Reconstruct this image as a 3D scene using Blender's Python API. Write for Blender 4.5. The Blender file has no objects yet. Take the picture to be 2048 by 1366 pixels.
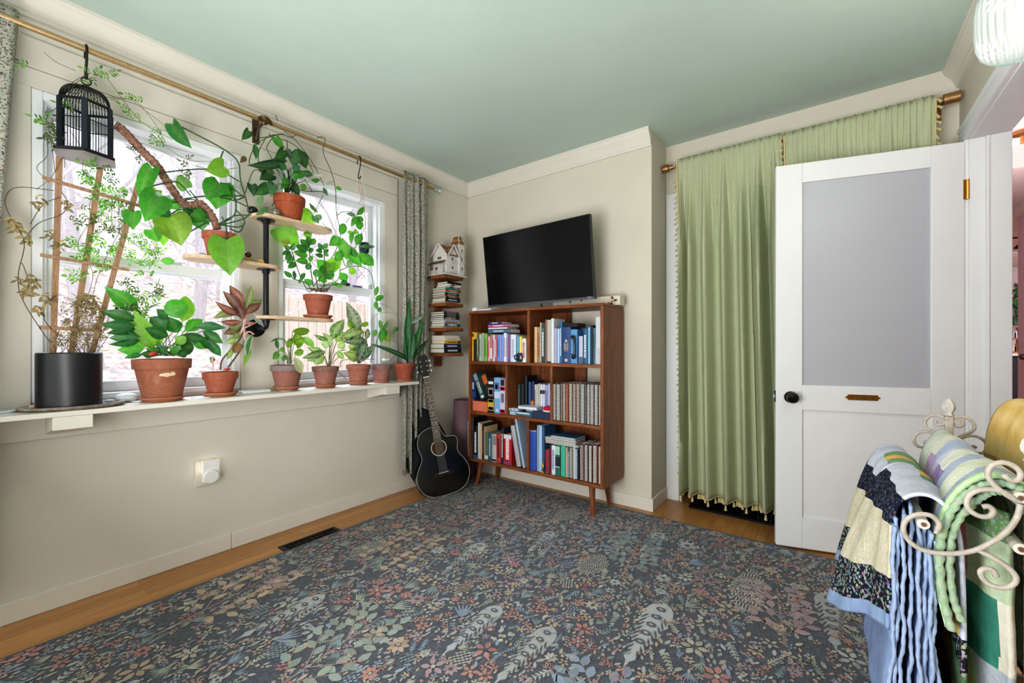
import bpy, math, random
import numpy as np
from mathutils import Vector as V, Matrix, noise as mnoise
scene = bpy.context.scene
C = scene.collection
RN = random.Random(11)
PI = math.pi
sin, cos = math.sin, math.cos

# ---------------------------------------------------------------- camera frame
FPX, CX, CY, H = 843.0, 1024.0, 693.0, 1.055
CAM = V((0, 0, H))
def ray(u, v):
    c = (u-CX)/FPX
    return V((-.6+.8*c, .8+.6*c, -(v-CY)/FPX))
def onx(u, v, x):
    d = ray(u, v); return CAM+d*(x/d.x)
def ony(u, v, y):
    d = ray(u, v); return CAM+d*(y/d.y)
def onz(u, v, z):
    d = ray(u, v); return CAM+d*((z-H)/d.z)

cd = bpy.data.cameras.new('camera')
cam = bpy.data.objects.new('camera', cd); C.objects.link(cam)
cam.location = CAM
cam.rotation_euler = (PI/2, 0, math.atan2(.6, .8))
cd.sensor_width = 36.0; cd.lens = 36.0*FPX/2048.0
cd.shift_y = (CY-683.0)/2048.0
cd.clip_start = .02; cd.clip_end = 200
scene.camera = cam

# ---------------------------------------------------------------- colour
def lin(c):
    c /= 255.0
    return c/12.92 if c <= .04045 else ((c+.055)/1.055)**2.4
def rgb(r, g=None, b=None, a=1.0):
    if g is None:
        h = r.lstrip('#'); r, g, b = (int(h[i:i+2], 16) for i in (0, 2, 4))
    return (lin(r), lin(g), lin(b), a)
def mix(a, b, t): return tuple(x+(y-x)*t for x, y in zip(a[:3], b[:3]))+(a[3],)
def jit(c, s=.1):
    k = 1+RN.uniform(-s, s); return (c[0]*k, c[1]*k, c[2]*k, c[3])
def alpha(c, a): return (c[0], c[1], c[2], a)

# ---------------------------------------------------------------- mesh builder
WM = {}
class MB:
    def __init__(s, col=(1, 1, 1, 1)):
        s.v = []; s.f = []; s.c = []; s.col = col; s.T = None
    def add(s, p):
        p = V(p)
        if s.T is not None: p = s.T @ p
        s.v.append(p); return len(s.v)-1
    def face(s, ids, col=None):
        s.f.append(tuple(ids)); s.c.append(col or s.col)
    def poly(s, pts, col=None):
        s.face([s.add(p) for p in pts], col)
    def box(s, c, d, rot=None, col=None, cols=None):
        c = V(c); hx, hy, hz = d[0]/2, d[1]/2, d[2]/2
        ids = []
        for sx, sy, sz in ((-1,-1,-1),(1,-1,-1),(1,1,-1),(-1,1,-1),(-1,-1,1),(1,-1,1),(1,1,1),(-1,1,1)):
            p = V((sx*hx, sy*hy, sz*hz))
            if rot is not None: p = rot @ p
            ids.append(s.add(c+p))
        for k, q in enumerate(((3,2,1,0),(4,5,6,7),(0,1,5,4),(1,2,6,5),(2,3,7,6),(3,0,4,7))):
            s.face([ids[i] for i in q], cols[k] if cols else col)   # bottom top -y +x +y -x
    def bx(s, x0, x1, y0, y1, z0, z1, col=None, cols=None):
        s.box(((x0+x1)/2, (y0+y1)/2, (z0+z1)/2), (x1-x0, y1-y0, z1-z0), None, col, cols)
    def tube(s, pts, r, n=8, col=None, closed=False, flat=1.0, up=None, colf=None):
        pts = [V(p) for p in pts]; m = len(pts)
        rs = r if isinstance(r, (list, tuple)) else [r]*m
        rings = []; prev = None
        for i, p in enumerate(pts):
            if closed: d = pts[(i+1) % m]-pts[i-1]
            else: d = pts[min(i+1, m-1)]-pts[max(i-1, 0)]
            if d.length < 1e-9: d = V((0, 0, 1))
            d.normalize()
            if up is not None: a = V(up)-d*V(up).dot(d)
            elif prev is None:
                a = V((0, 0, 1)) if abs(d.z) < .9 else V((1, 0, 0)); a = a-d*a.dot(d)
            else: a = prev-d*prev.dot(d)
            if a.length < 1e-6: a = d.orthogonal()
            a.normalize(); prev = a; b = d.cross(a)
            rings.append([s.add(p+(a*cos(2*PI*k/n)*flat+b*sin(2*PI*k/n))*rs[i]) for k in range(n)])
        for i in range(m if closed else m-1):
            A, B = rings[i], rings[(i+1) % m]
            cc = colf(i/(m-1)) if colf else col
            for k in range(n): s.face((A[k], A[(k+1) % n], B[(k+1) % n], B[k]), cc)
        if not closed:
            s.face(rings[0][::-1], col); s.face(rings[-1], col)
    def lathe(s, prof, n=24, o=(0, 0, 0), X=None, col=None, cols=None, rib=None, cap=True):
        o = V(o); rings = []
        for r, z in prof:
            ring = []
            for k in range(n):
                a = 2*PI*k/n; rr = r*(rib(a) if rib else 1)
                p = V((rr*cos(a), rr*sin(a), z))
                if X is not None: p = X @ p
                ring.append(s.add(o+p))
            rings.append(ring)
        for i in range(len(prof)-1):
            A, B = rings[i], rings[i+1]
            for k in range(n): s.face((A[k], A[(k+1) % n], B[(k+1) % n], B[k]), cols[i] if cols else col)
        if cap:
            if prof[0][0] > 1e-5: s.face(rings[0][::-1], cols[0] if cols else col)
            if prof[-1][0] > 1e-5: s.face(rings[-1], cols[-1] if cols else col)
    def prism(s, poly, o, ex, ey, h, col=None, capcol=None):
        o, ex, ey = V(o), V(ex), V(ey); ez = ex.cross(ey).normalized()*h
        A = [s.add(o+ex*x+ey*y) for x, y in poly]; B = [s.add(o+ex*x+ey*y+ez) for x, y in poly]
        n = len(poly)
        s.face(A[::-1], capcol or col); s.face(B, capcol or col)
        for k in range(n): s.face((A[k], A[(k+1) % n], B[(k+1) % n], B[k]), col)
    def grid(s, fn, nu, nv, col=None, colf=None, wrapu=False):
        ids = [[s.add(fn(i/nu, j/nv)) for j in range(nv+1)] for i in range(nu if wrapu else nu+1)]
        for i in range(nu):
            a, b = ids[i], ids[(i+1) % len(ids)]
            for j in range(nv):
                s.face((a[j], b[j], b[j+1], a[j+1]), colf((i+.5)/nu, (j+.5)/nv) if colf else col)
    def ball(s, c, r, n=12, m=8, sc=(1, 1, 1), col=None, rot=None):
        c = V(c); rings = []
        for j in range(1, m):
            t = PI*j/m; ring = []
            for k in range(n):
                p = V((r*sc[0]*sin(t)*cos(2*PI*k/n), r*sc[1]*sin(t)*sin(2*PI*k/n), r*sc[2]*cos(t)))
                if rot is not None: p = rot @ p
                ring.append(s.add(c+p))
            rings.append(ring)
        tp = V((0, 0, r*sc[2]))
        if rot is not None: tp = rot @ tp
        a, b = s.add(c+tp), s.add(c-tp)
        for k in range(n):
            s.face((a, rings[0][k], rings[0][(k+1) % n]), col)
            s.face((b, rings[-1][(k+1) % n], rings[-1][k]), col)
        for j in range(m-2):
            for k in range(n): s.face((rings[j][k], rings[j+1][k], rings[j+1][(k+1) % n], rings[j][(k+1) % n]), col)
    def build(s, name, mt, parent=None, smooth=None, bevel=0, solid=0, local=False, org=None):
        me = bpy.data.meshes.new(name)
        ob = bpy.data.objects.new(name, me); C.objects.link(ob)
        if parent is not None:
            W = WM[parent.name]
            vs = s.v if local else [W.inverted() @ p for p in s.v]
            ob.parent = parent; WM[ob.name] = W
        else:
            if org is None:
                xs = [p.x for p in s.v]; ys = [p.y for p in s.v]
                org = V(((min(xs)+max(xs))/2, (min(ys)+max(ys))/2, min(p.z for p in s.v)))
            org = V(org); vs = [p-org for p in s.v]; ob.location = org
            WM[ob.name] = Matrix.Translation(org)
        me.from_pydata([tuple(p) for p in vs], [], s.f)
        at = me.color_attributes.new('Col', 'FLOAT_COLOR', 'CORNER')
        arr = np.repeat(np.array(s.c, dtype=np.float32).reshape(-1, 4), [len(f) for f in s.f], axis=0)
        at.data.foreach_set('color', arr.ravel())
        me.materials.append(mt)
        if smooth is not None:
            me.shade_smooth(); me.set_sharp_from_angle(angle=smooth)
        if solid:
            m = ob.modifiers.new('solid', 'SOLIDIFY'); m.thickness = solid; m.offset = 0
        if bevel:
            m = ob.modifiers.new('bevel', 'BEVEL'); m.width = bevel; m.segments = 2; m.limit_method = 'ANGLE'
        return ob

LABELS = {}
def tag(o, label, cat, group=None, kind=None):
    o['label'] = label; o['category'] = cat
    if group: o['group'] = group
    if kind: o['kind'] = kind
    if label in LABELS: print('DUP LABEL', label)
    LABELS[label] = 1
    n = len(label.split())
    if n < 4 or n > 16: print('LABEL LEN', n, label)
    return o
def thing(name, label, cat, loc=(0, 0, 0), rz=0, group=None):
    o = bpy.data.objects.new(name, None); C.objects.link(o)
    o.location = loc; o.rotation_euler = (0, 0, rz); o.empty_display_size = .05
    WM[o.name] = Matrix.Translation(V(loc)) @ Matrix.Rotation(rz, 4, 'Z')
    return tag(o, label, cat, group)
def struct(o, label=None):
    o['kind'] = 'structure'
    if label: o['label'] = label
    return o
def sroot(name, loc=(0, 0, 0), rz=0, label=None):
    o = bpy.data.objects.new(name, None); C.objects.link(o)
    o.location = loc; o.rotation_euler = (0, 0, rz)
    WM[o.name] = Matrix.Translation(V(loc)) @ Matrix.Rotation(rz, 4, 'Z')
    return struct(o, label)

def spline(pts, n=6):
    pts = [V(p) for p in pts]
    if len(pts) < 3: return [pts[0].lerp(pts[1], i/n) for i in range(n+1)]
    out = []
    for i in range(len(pts)-1):
        p0 = pts[i-1] if i else pts[0]*2-pts[1]; p1, p2 = pts[i], pts[i+1]
        p3 = pts[i+2] if i+2 < len(pts) else pts[-1]*2-pts[-2]
        for k in range(n):
            t = k/n
            out.append(.5*((2*p1)+(p2-p0)*t+(2*p0-5*p1+4*p2-p3)*t*t+(3*p1-p0-3*p2+p3)*t**3))
    out.append(pts[-1]); return out

def text(s, name, mt, parent, pos, ex, ey, size, depth=.0006, shear=0):
    cu = bpy.data.curves.new('txt', 'FONT'); cu.body = s; cu.align_x = 'CENTER'; cu.align_y = 'CENTER'
    cu.size = size; cu.extrude = depth; cu.shear = shear
    to = bpy.data.objects.new('txt', cu); C.objects.link(to)
    bpy.context.view_layer.update()
    me = bpy.data.meshes.new_from_object(to.evaluated_get(bpy.context.evaluated_depsgraph_get()))
    bpy.data.objects.remove(to)
    ex, ey = V(ex).normalized(), V(ey).normalized(); ez = ex.cross(ey)
    X = Matrix((ex, ey, ez)).transposed().to_4x4(); X.translation = V(pos)
    me.transform(WM[parent.name].inverted() @ X)
    me.name = name
    o = bpy.data.objects.new(name, me); C.objects.link(o); o.parent = parent
    me.materials.clear(); me.materials.append(mt)
    return o

# ---------------------------------------------------------------- materials
class NT:
    def __init__(s, name):
        m = bpy.data.materials.new(name); m.use_nodes = True
        s.m = m; s.t = m.node_tree; s.t.nodes.clear()
        s.out = s.n('ShaderNodeOutputMaterial')
    def n(s, typ, **kw):
        nd = s.t.nodes.new(typ)
        for k, v in kw.items():
            if k[0] == '_': nd.inputs[k[1:].replace('_', ' ')].default_value = v
            else: setattr(nd, k, v)
        return nd
    def l(s, a, b): s.t.links.new(a, b)
    def bsdf(s, col=None, rough=.6, metal=0, spec=.5, **kw):
        b = s.n('ShaderNodeBsdfPrincipled')
        b.inputs['Roughness'].default_value = rough; b.inputs['Metallic'].default_value = metal
        b.inputs['Specular IOR Level'].default_value = spec
        for k, v in kw.items(): b.inputs[k.replace('_', ' ')].default_value = v
        if col is not None:
            if isinstance(col, tuple): b.inputs['Base Color'].default_value = col
            else: s.l(col, b.inputs['Base Color'])
        s.b = b; s.l(b.outputs[0], s.out.inputs[0]); return b
    def co(s, scale=(1, 1, 1), kind='Object', rot=(0, 0, 0)):
        t = s.n('ShaderNodeTexCoord'); mp = s.n('ShaderNodeMapping')
        mp.inputs['Scale'].default_value = scale; mp.inputs['Rotation'].default_value = rot
        s.l(t.outputs[kind], mp.inputs['Vector']); return mp.outputs[0]
    def noise(s, vec, scale=5, detail=3, rough=.6, dist=0):
        n = s.n('ShaderNodeTexNoise', _Scale=scale, _Detail=detail, _Roughness=rough, _Distortion=dist)
        s.l(vec, n.inputs['Vector']); return n.outputs['Fac']
    def ramp(s, fac, stops, interp='LINEAR'):
        r = s.n('ShaderNodeValToRGB'); cr = r.color_ramp; cr.interpolation = interp
        while len(cr.elements) < len(stops): cr.elements.new(.5)
        for e, (p, c) in zip(cr.elements, stops): e.position = p; e.color = c
        s.l(fac, r.inputs[0]); return r.outputs[0]
    def mixc(s, fac, a, b, mode='MIX'):
        m = s.n('ShaderNodeMix', data_type='RGBA', blend_type=mode)
        for i, x in ((0, fac), (6, a), (7, b)):
            if isinstance(x, (int, float, tuple)): m.inputs[i].default_value = x
            else: s.l(x, m.inputs[i])
        return m.outputs[2]
    def math(s, op, a, b=0.0):
        m = s.n('ShaderNodeMath', operation=op)
        for i, x in ((0, a), (1, b)):
            if isinstance(x, (int, float)): m.inputs[i].default_value = x
            else: s.l(x, m.inputs[i])
        return m.outputs[0]
    def bump(s, h, strength=.3, dist=.01):
        b = s.n('ShaderNodeBump', _Strength=strength, _Distance=dist)
        s.l(h, b.inputs['Height']); s.l(b.outputs[0], s.b.inputs['Normal'])
    def attr(s, name='Col'):
        a = s.n('ShaderNodeAttribute'); a.attribute_name = name; return a

def m_vc(name, rough=.6, metal=0, spec=.5, var=.12, scale=30, bump=0, bscale=200, **kw):
    t = NT(name); a = t.attr()
    f = t.noise(t.co(), scale, 3)
    c = t.mixc(var, a.outputs['Color'], t.ramp(f, [(.3, (0, 0, 0, 1)), (.7, (1, 1, 1, 1))]), 'SOFT_LIGHT')
    t.bsdf(c, rough, metal, spec, **kw)
    if bump: t.bump(t.noise(t.co(), bscale, 2), bump, .004)
    return t.m
def m_wall(name, c1, c2, rough=.75):
    t = NT(name)
    f = t.noise(t.co((1, 1, 1)), 2.2, 4)
    t.bsdf(t.ramp(f, [(.3, c1), (.7, c2)]), rough, 0, .3)
    t.bump(t.noise(t.co(), 90, 3), .12, .004)
    return t.m
def m_wood(name, stops, scale, rough=.4, gs=1.0, spec=.4):
    t = NT(name)
    f = t.noise(t.co(scale), 3*gs, 6, .65, 1.2)
    g = t.noise(t.co(tuple(k*4 for k in scale)), 6*gs, 3, .6)
    c = t.ramp(f, stops)
    c = t.mixc(.5, c, t.ramp(g, [(.35, (.12, .12, .12, 1)), (.65, (.9, .9, .9, 1))]), 'SOFT_LIGHT')
    t.bsdf(c, rough, 0, spec)
    t.bump(g, .08, .002)
    return t.m

MT = {}
MT['wall'] = m_wall('cream_wall_paint', rgb('D0CABF'), rgb('D6D0C5'))
MT['wallb'] = m_wall('warm_cream_wall_paint', rgb('CFC8B9'), rgb('D5CEC0'))
MT['trim'] = m_wall('cream_trim_paint', rgb('D6D1C6'), rgb('DCD7CD'), .45)
MT['white'] = m_wall('white_door_paint', rgb('E0E0E0'), rgb('E5E5E5'), .4)
MT['vinyl'] = m_wall('white_vinyl', rgb('E6E8EA'), rgb('ECEEF0'), .35)
MT['ceil'] = m_wall('sage_ceiling_paint', rgb('B8C8BE'), rgb('BDCDC3'), .85)
MT['pink'] = m_wall('pink_wall_paint', rgb('E2CAD1'), rgb('E5CED5'))
MT['hallceil'] = m_wall('white_ceiling_paint', rgb('E9E0DE'), rgb('EDE6E4'), .8)
MT['dark'] = m_wall('shaded_closet_wall', rgb('1C1A18'), rgb('242120'))  # closet's unlit darkness is put into this near-black wall colour
def floor_mat():
    t = NT('oak_floor')
    vec = t.co((1, 1, 1), rot=(0, 0, PI/2))
    br = t.n('ShaderNodeTexBrick', offset=.37, squash=1.0)
    br.inputs['Scale'].default_value = 1.0; br.inputs['Brick Width'].default_value = 1.1
    br.inputs['Row Height'].default_value = .057; br.inputs['Mortar Size'].default_value = .0009
    br.inputs['Mortar Smooth'].default_value = .3; br.inputs['Bias'].default_value = 0
    br.inputs['Color1'].default_value = rgb('A87644'); br.inputs['Color2'].default_value = rgb('B88650')
    br.inputs['Mortar'].default_value = rgb('6E4A26')
    t.l(vec, br.inputs['Vector'])
    g = t.noise(t.co((26, 1.6, 1)), 3, 6, .7, .8)
    c = t.mixc(.55, br.outputs['Color'], t.ramp(g, [(.3, (.18, .18, .18, 1)), (.7, (.85, .85, .85, 1))]), 'SOFT_LIGHT')
    t.bsdf(c, .33, 0, .45)
    t.bump(br.outputs['Fac'], .1, -.002)
    return t.m
MT['floor'] = floor_mat()
WS = [(.25, rgb('45220F')), (.42, rgb('6E3E20')), (.58, rgb('85502E')), (.75, rgb('9E6C48'))]
MT['walnut_v'] = m_wood('walnut_upright', WS, (22, 22, 1.3), .4)
MT['walnut_h'] = m_wood('walnut_lengthwise', WS, (1.3, 22, 22), .4)
MT['rustic'] = m_wood('rustic_shelf_wood', [(.2, rgb('4A2A18')), (.5, rgb('85532F')), (.8, rgb('A9713F'))], (14, 2, 14), .5)
MT['ply'] = m_wood('birch_ply', [(.2, rgb('B59A7C')), (.6, rgb('CBB294')), (.9, rgb('D6C2A8'))], (12, 1.5, 12), .5)
MT['lath'] = m_wood('trellis_lath', [(.2, rgb('8A6A50')), (.6, rgb('A07E62')), (.9, rgb('AC8C70'))], (20, 20, 1.5), .65)
MT['brass'] = m_vc('brushed_brass', .35, .9, .5, .2, 60)
MT['metal'] = m_vc('painted_metal', .4, .3, .5, .06, 40)
MT['gloss'] = m_vc('gloss_paint', .12, 0, .6, .05, 40)
MT['satin'] = m_vc('satin_paint', .38, 0, .5, .08, 40)
MT['matte'] = m_vc('matte_paint', .75, 0, .3, .12, 40)
MT['paper'] = m_vc('book_cloth_and_paper', .55, 0, .4, .15, 90)
MT['white_iron'] = m_vc('chipped_white_iron', .45, 0, .4, .3, 70, .2, 120)
MT['stone'] = m_vc('pebble_stone', .7, 0, .3, .5, 45, .3, 90)
MT['soil'] = m_vc('potting_soil', .95, 0, .1, .7, 120, .8, 150)
def terra_mat():
    t = NT('terracotta'); a = t.attr()
    f = t.noise(t.co(), 9, 5, .65, .4); g = t.noise(t.co(), 45, 3)
    c = t.mixc(t.ramp(f, [(.5, (0, 0, 0, 1)), (.85, (.5, .5, .5, 1))]), t.mixc(1.0, a.outputs['Color'], (.86, .97, 1.13, 1), 'MULTIPLY'), rgb('C4A498'))
    c = t.mixc(.25, c, t.ramp(g, [(.3, (.2, .2, .2, 1)), (.7, (.8, .8, .8, 1))]), 'SOFT_LIGHT')
    t.bsdf(c, .75, 0, .25); t.bump(g, .15, .002)
    return t.m
MT['terra'] = terra_mat()
def leaf_mat(name='leaf_blade', tr=.38, gloss=.42):
    t = NT(name); a = t.attr()
    f = t.noise(t.co(), 60, 3)
    c = t.mixc(.3, a.outputs['Color'], t.ramp(f, [(.3, (.1, .1, .1, 1)), (.7, (.9, .9, .9, 1))]), 'SOFT_LIGHT')
    vn = t.n('ShaderNodeTexVoronoi', _Scale=150.0); t.l(t.co(), vn.inputs['Vector'])
    sp = t.math('LESS_THAN', t.math('ADD', vn.outputs['Distance'], t.math('MULTIPLY', f, .5)), .66)
    c = t.mixc(t.math('MULTIPLY', sp, t.math('SUBTRACT', 1.0, a.outputs['Alpha'])), c, t.mixc(.7, a.outputs['Color'], rgb('DCE4BC')))
    c = t.mixc(1.0, c, (.74, .74, .78, 1), 'MULTIPLY')
    b = t.bsdf(c, gloss, 0, .45)
    tl = t.n('ShaderNodeBsdfTranslucent')
    c2 = t.mixc(1.0, c, (1.15, 1.3, .55, 1), 'MULTIPLY'); t.l(c2, tl.inputs[0])
    ms = t.n('ShaderNodeMixShader'); ms.inputs[0].default_value = tr
    t.l(b.outputs[0], ms.inputs[1]); t.l(tl.outputs[0], ms.inputs[2]); t.l(ms.outputs[0], t.out.inputs[0])
    return t.m
MT['leaf'] = leaf_mat()
MT['dry'] = leaf_mat('dried_leaf', .25, .8)
def cloth_mat(name, base1, base2, weave=500, tr=0.0):
    t = NT(name)
    f = t.noise(t.co((weave, weave, weave*.15)), 1, 2); g = t.noise(t.co((weave*.15, weave*.15, weave)), 1, 2)
    h = t.math('ADD', f, g)
    c = t.ramp(h, [(.7, base1), (1.3, base2)])
    t.bsdf(c, .9, 0, .15); t.bump(h, .25, .002)
    return t.m
MT['linen'] = cloth_mat('sage_linen', rgb('A2A786'), rgb('B8BD9E'))
MT['gold_trim'] = m_vc('gold_braid', .8, 0, .3, .6, 300, .6, 400)
def floral_mat():
    t = NT('small_floral_print'); vec = t.co()
    base = t.ramp(t.noise(t.co(), 60, 2), [(.3, rgb('98988E')), (.7, rgb('AEAEA4'))])
    nz = t.n('ShaderNodeTexNoise', _Scale=40.0, _Detail=3.0); t.l(vec, nz.inputs['Vector'])
    v2 = t.n('ShaderNodeMix', data_type='VECTOR'); v2.inputs[0].default_value = .02
    t.l(vec, v2.inputs[4]); t.l(nz.outputs['Color'], v2.inputs[5])
    def spots(scale, rad, colr, prev, sel):
        vo = t.n('ShaderNodeTexVoronoi', _Scale=scale); t.l(v2.outputs[1], vo.inputs['Vector'])
        m = t.math('LESS_THAN', vo.outputs['Distance'], rad)
        sp = t.n('ShaderNodeSeparateColor'); t.l(vo.outputs['Color'], sp.inputs[0])
        m2 = t.math('MULTIPLY', m, t.math('LESS_THAN', sp.outputs[0], sel))
        return t.mixc(m2, prev, colr)
    c = spots(140, .38, rgb('5A4C46'), base, .8)
    c = spots(100, .32, rgb('6E7C5C'), c, .6)
    c = spots(70, .26, rgb('8A5450'), c, .35)
    c = spots(85, .2, rgb('B08078'), c, .3)
    t.bsdf(c, .9, 0, .15)
    return t.m
MT['floral'] = floral_mat()
def quilt_mat():
    t = NT('quilted_cotton'); a = t.attr(); vec = t.co()
    vo = t.n('ShaderNodeTexVoronoi', _Scale=125.0); t.l(vec, vo.inputs['Vector'])
    nz = t.noise(vec, 160, 2)
    m = t.math('LESS_THAN', t.math('ADD', vo.outputs['Distance'], t.math('MULTIPLY', nz, .35)), .62)
    hs = t.n('ShaderNodeHueSaturation', _Saturation=.7, _Value=.62); t.l(vo.outputs['Color'], hs.inputs['Color'])
    al = t.math('SUBTRACT', 1.0, a.outputs['Alpha'])
    sp = t.mixc(.22, hs.outputs[0], rgb('9AA4B4'))
    c = t.mixc(t.math('MULTIPLY', m, al), a.outputs['Color'], sp)
    g = t.noise(t.co(), 22, 4)
    c = t.mixc(.3, c, t.ramp(g, [(.35, (.25, .25, .25, 1)), (.65, (.75, .75, .75, 1))]), 'SOFT_LIGHT')
    t.bsdf(c, .95, 0, .1)
    b1 = t.n('ShaderNodeBump', _Strength=.5, _Distance=.008); t.l(t.noise(t.co(), 55, 3), b1.inputs['Height'])
    t.l(b1.outputs[0], t.b.inputs['Normal'])
    return t.m
MT['quilt'] = quilt_mat()
def rug_mat():
    t = NT('woven_rug'); a = t.attr()
    f = t.noise(t.co((260, 26, 1)), 1, 3, .7); g = t.noise(t.co((26, 260, 1)), 1, 3, .7)
    worn = t.noise(t.co(), 3.0, 4)
    h = t.math('MULTIPLY', f, g)
    s = t.ramp(h, [(.16, (0, 0, 0, 1)), (.4, (1, 1, 1, 1))])
    c = t.mixc(.26, a.outputs['Color'], t.mixc(s, rgb('2E3138'), rgb('B0AFAB')))
    c = t.mixc(t.math('MULTIPLY', worn, .16), c, rgb('6B6E76'))
    t.bsdf(c, .8, 0, .25, Sheen_Weight=.15); t.bump(h, .35, .003)
    return t.m
MT['rug'] = rug_mat()
def glass_mat(name, tint, amt):
    t = NT(name)
    tr = t.n('ShaderNodeBsdfTransparent'); tr.inputs[0].default_value = tint
    gl = t.n('ShaderNodeBsdfGlossy'); gl.inputs['Roughness'].default_value = .02
    ms = t.n('ShaderNodeMixShader'); ms.inputs[0].default_value = amt
    t.l(tr.outputs[0], ms.inputs[1]); t.l(gl.outputs[0], ms.inputs[2]); t.l(ms.outputs[0], t.out.inputs[0])
    return t.m
MT['pane'] = glass_mat('window_glass', (.97, .98, 1, 1), .05)
MT['crystal'] = glass_mat('clear_glass', (.85, .92, .93, 1), .22)
def frosted():
    t = NT('frosted_glass')
    f = t.noise(t.co(), 300, 2)
    t.bsdf(t.ramp(f, [(.4, rgb('B1B2B8')), (.6, rgb('B8B9BF'))]), .42, 0, .4)
    return t.m
MT['frost'] = frosted()
def shade_mat():
    t = NT('ribbed_lamp_glass')
    tr = t.n('ShaderNodeBsdfTransparent'); tr.inputs[0].default_value = (.96, .99, .97, 1)
    gl = t.n('ShaderNodeBsdfGlossy'); gl.inputs['Roughness'].default_value = .1
    lw = t.n('ShaderNodeLayerWeight', _Blend=.5); f = lw.outputs['Facing']
    em = t.n('ShaderNodeEmission', _Strength=1.0)
    t.l(t.ramp(f, [(.15, (1.5, 1.5, 1.45, 1)), (.45, (1.12, 1.2, 1.12, 1)), (.75, (.62, .82, .72, 1)), (1, (.42, .62, .52, 1))]), em.inputs[0])
    m1 = t.n('ShaderNodeMixShader'); m1.inputs[0].default_value = .12
    t.l(em.outputs[0], m1.inputs[1]); t.l(gl.outputs[0], m1.inputs[2])
    ms = t.n('ShaderNodeMixShader'); ms.inputs[0].default_value = .62
    t.l(tr.outputs[0], ms.inputs[1]); t.l(m1.outputs[0], ms.inputs[2]); t.l(ms.outputs[0], t.out.inputs[0])
    return t.m
MT['shade'] = shade_mat()
def emis(name, col, st):
    t = NT(name); f = t.noise(t.co(), 30, 2)
    e = t.n('ShaderNodeEmission', _Strength=st)
    t.l(t.ramp(f, [(.3, col), (.7, mix(col, (1, 1, 1, 1), .2))]), e.inputs[0]); t.l(e.outputs[0], t.out.inputs[0])
    return t.m
MT['glow'] = emis('night_light_glow', rgb('FFF4DC'), 5)
MT['bulb'] = emis('lamp_bulb', rgb('FFF6E8'), 3)
MT['alab'] = emis('alabaster_globe', rgb('FFF2EC'), 1.3)
def litter():
    t = NT('leaf_litter')
    vo = t.n('ShaderNodeTexVoronoi', _Scale=9.0); t.l(t.co(), vo.inputs['Vector'])
    f = t.noise(t.co(), 7, 5, .75)
    c = t.ramp(f, [(.3, rgb('8A7870')), (.48, rgb('D4C4BC')), (.6, rgb('ECE4E2'))])  # litter tones lifted so the overexposed daylight sits in the colour
    c = t.mixc(.35, c, vo.outputs['Color'], 'SOFT_LIGHT')
    t.bsdf(c, .95, 0, .1); return t.m
MT['litter'] = litter()
MT['bark'] = m_wood('overexposed_bark', [(.2, rgb('B0A8A8')), (.6, rgb('CAC4C6')), (.9, rgb('DCD8DA'))], (8, 8, 1), .9)  # bark lightened to paint in the blown-out daylight
MT['fence'] = m_wood('cedar_fence_boards', [(.2, rgb('C0AE9E')), (.6, rgb('DECFC0')), (.9, rgb('E8DCD0'))], (9, 9, .8), .85)  # fence tones raised; the outdoor overexposure is in the colour
# ================================================================ ROOM
XL, YB, YC, XJ, XR, ZC = -2.5, 2.694, 3.0, -.904, .52, 2.444
YN = -1.3
b = MB(); b.poly([(XL-.14, YN, 0), (XR+.11, YN, 0), (XR+.11, YC+.7, 0), (XL-.14, YC+.7, 0)][::1])
struct(b.build('floor', MT['floor']), 'oak strip floor along the window wall')
b = MB(); b.bx(XL-.14, XR+.11, YN, YC+.7, ZC, ZC+.05)
struct(b.build('ceiling', MT['ceil']), 'sage green painted ceiling')
WINS = [(.19, .925), (1.113, 1.826)]; WZ0, WZ1 = .832, 2.07
b = MB()
xo = XL-.14
b.bx(xo, XL, YN, YB, 0, WZ0); b.bx(xo, XL, YN, YB, WZ1, ZC)
b.bx(xo, XL, YN, WINS[0][0], WZ0, WZ1); b.bx(xo, XL, WINS[0][1], WINS[1][0], WZ0, WZ1); b.bx(xo, XL, WINS[1][1], YB, WZ0, WZ1)
struct(b.build('wall_left', MT['wall']), 'cream wall with the two windows')
b = MB(); b.bx(xo, XJ, YB, YC+.7, 0, ZC)
struct(b.build('wall_back', MT['wallb']), 'cream wall behind the television')
b = MB()
ox0, ox1 = -.80, .40
b.bx(XJ, ox0, YC, YC+.1, 0, ZC); b.bx(ox1, XR, YC, YC+.1, 0, ZC); b.bx(ox0, ox1, YC, YC+.1, 2.10, ZC)
struct(b.build('wall_closet', MT['wallb']), 'cream wall above the curtained closet')
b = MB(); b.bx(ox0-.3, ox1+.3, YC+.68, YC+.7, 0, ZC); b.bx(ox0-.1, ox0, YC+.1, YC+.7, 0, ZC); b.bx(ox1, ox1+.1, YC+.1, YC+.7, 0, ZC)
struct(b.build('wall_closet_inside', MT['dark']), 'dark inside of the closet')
DY0, DY1, DZ = 2.03, 2.832, 2.025
b = MB()
b.bx(XR, XR+.11, YN, DY0, 0, ZC); b.bx(XR, XR+.11, DY1, YC+.7, 0, ZC); b.bx(XR, XR+.11, DY0, DY1, DZ, ZC)
struct(b.build('wall_right', MT['wallb']), 'cream wall around the doorway')
b = MB(); b.bx(xo, XR+.11, YN-.05, YN, 0, ZC)
struct(b.build('wall_front', MT['wall']), 'cream wall behind the viewer')
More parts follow.
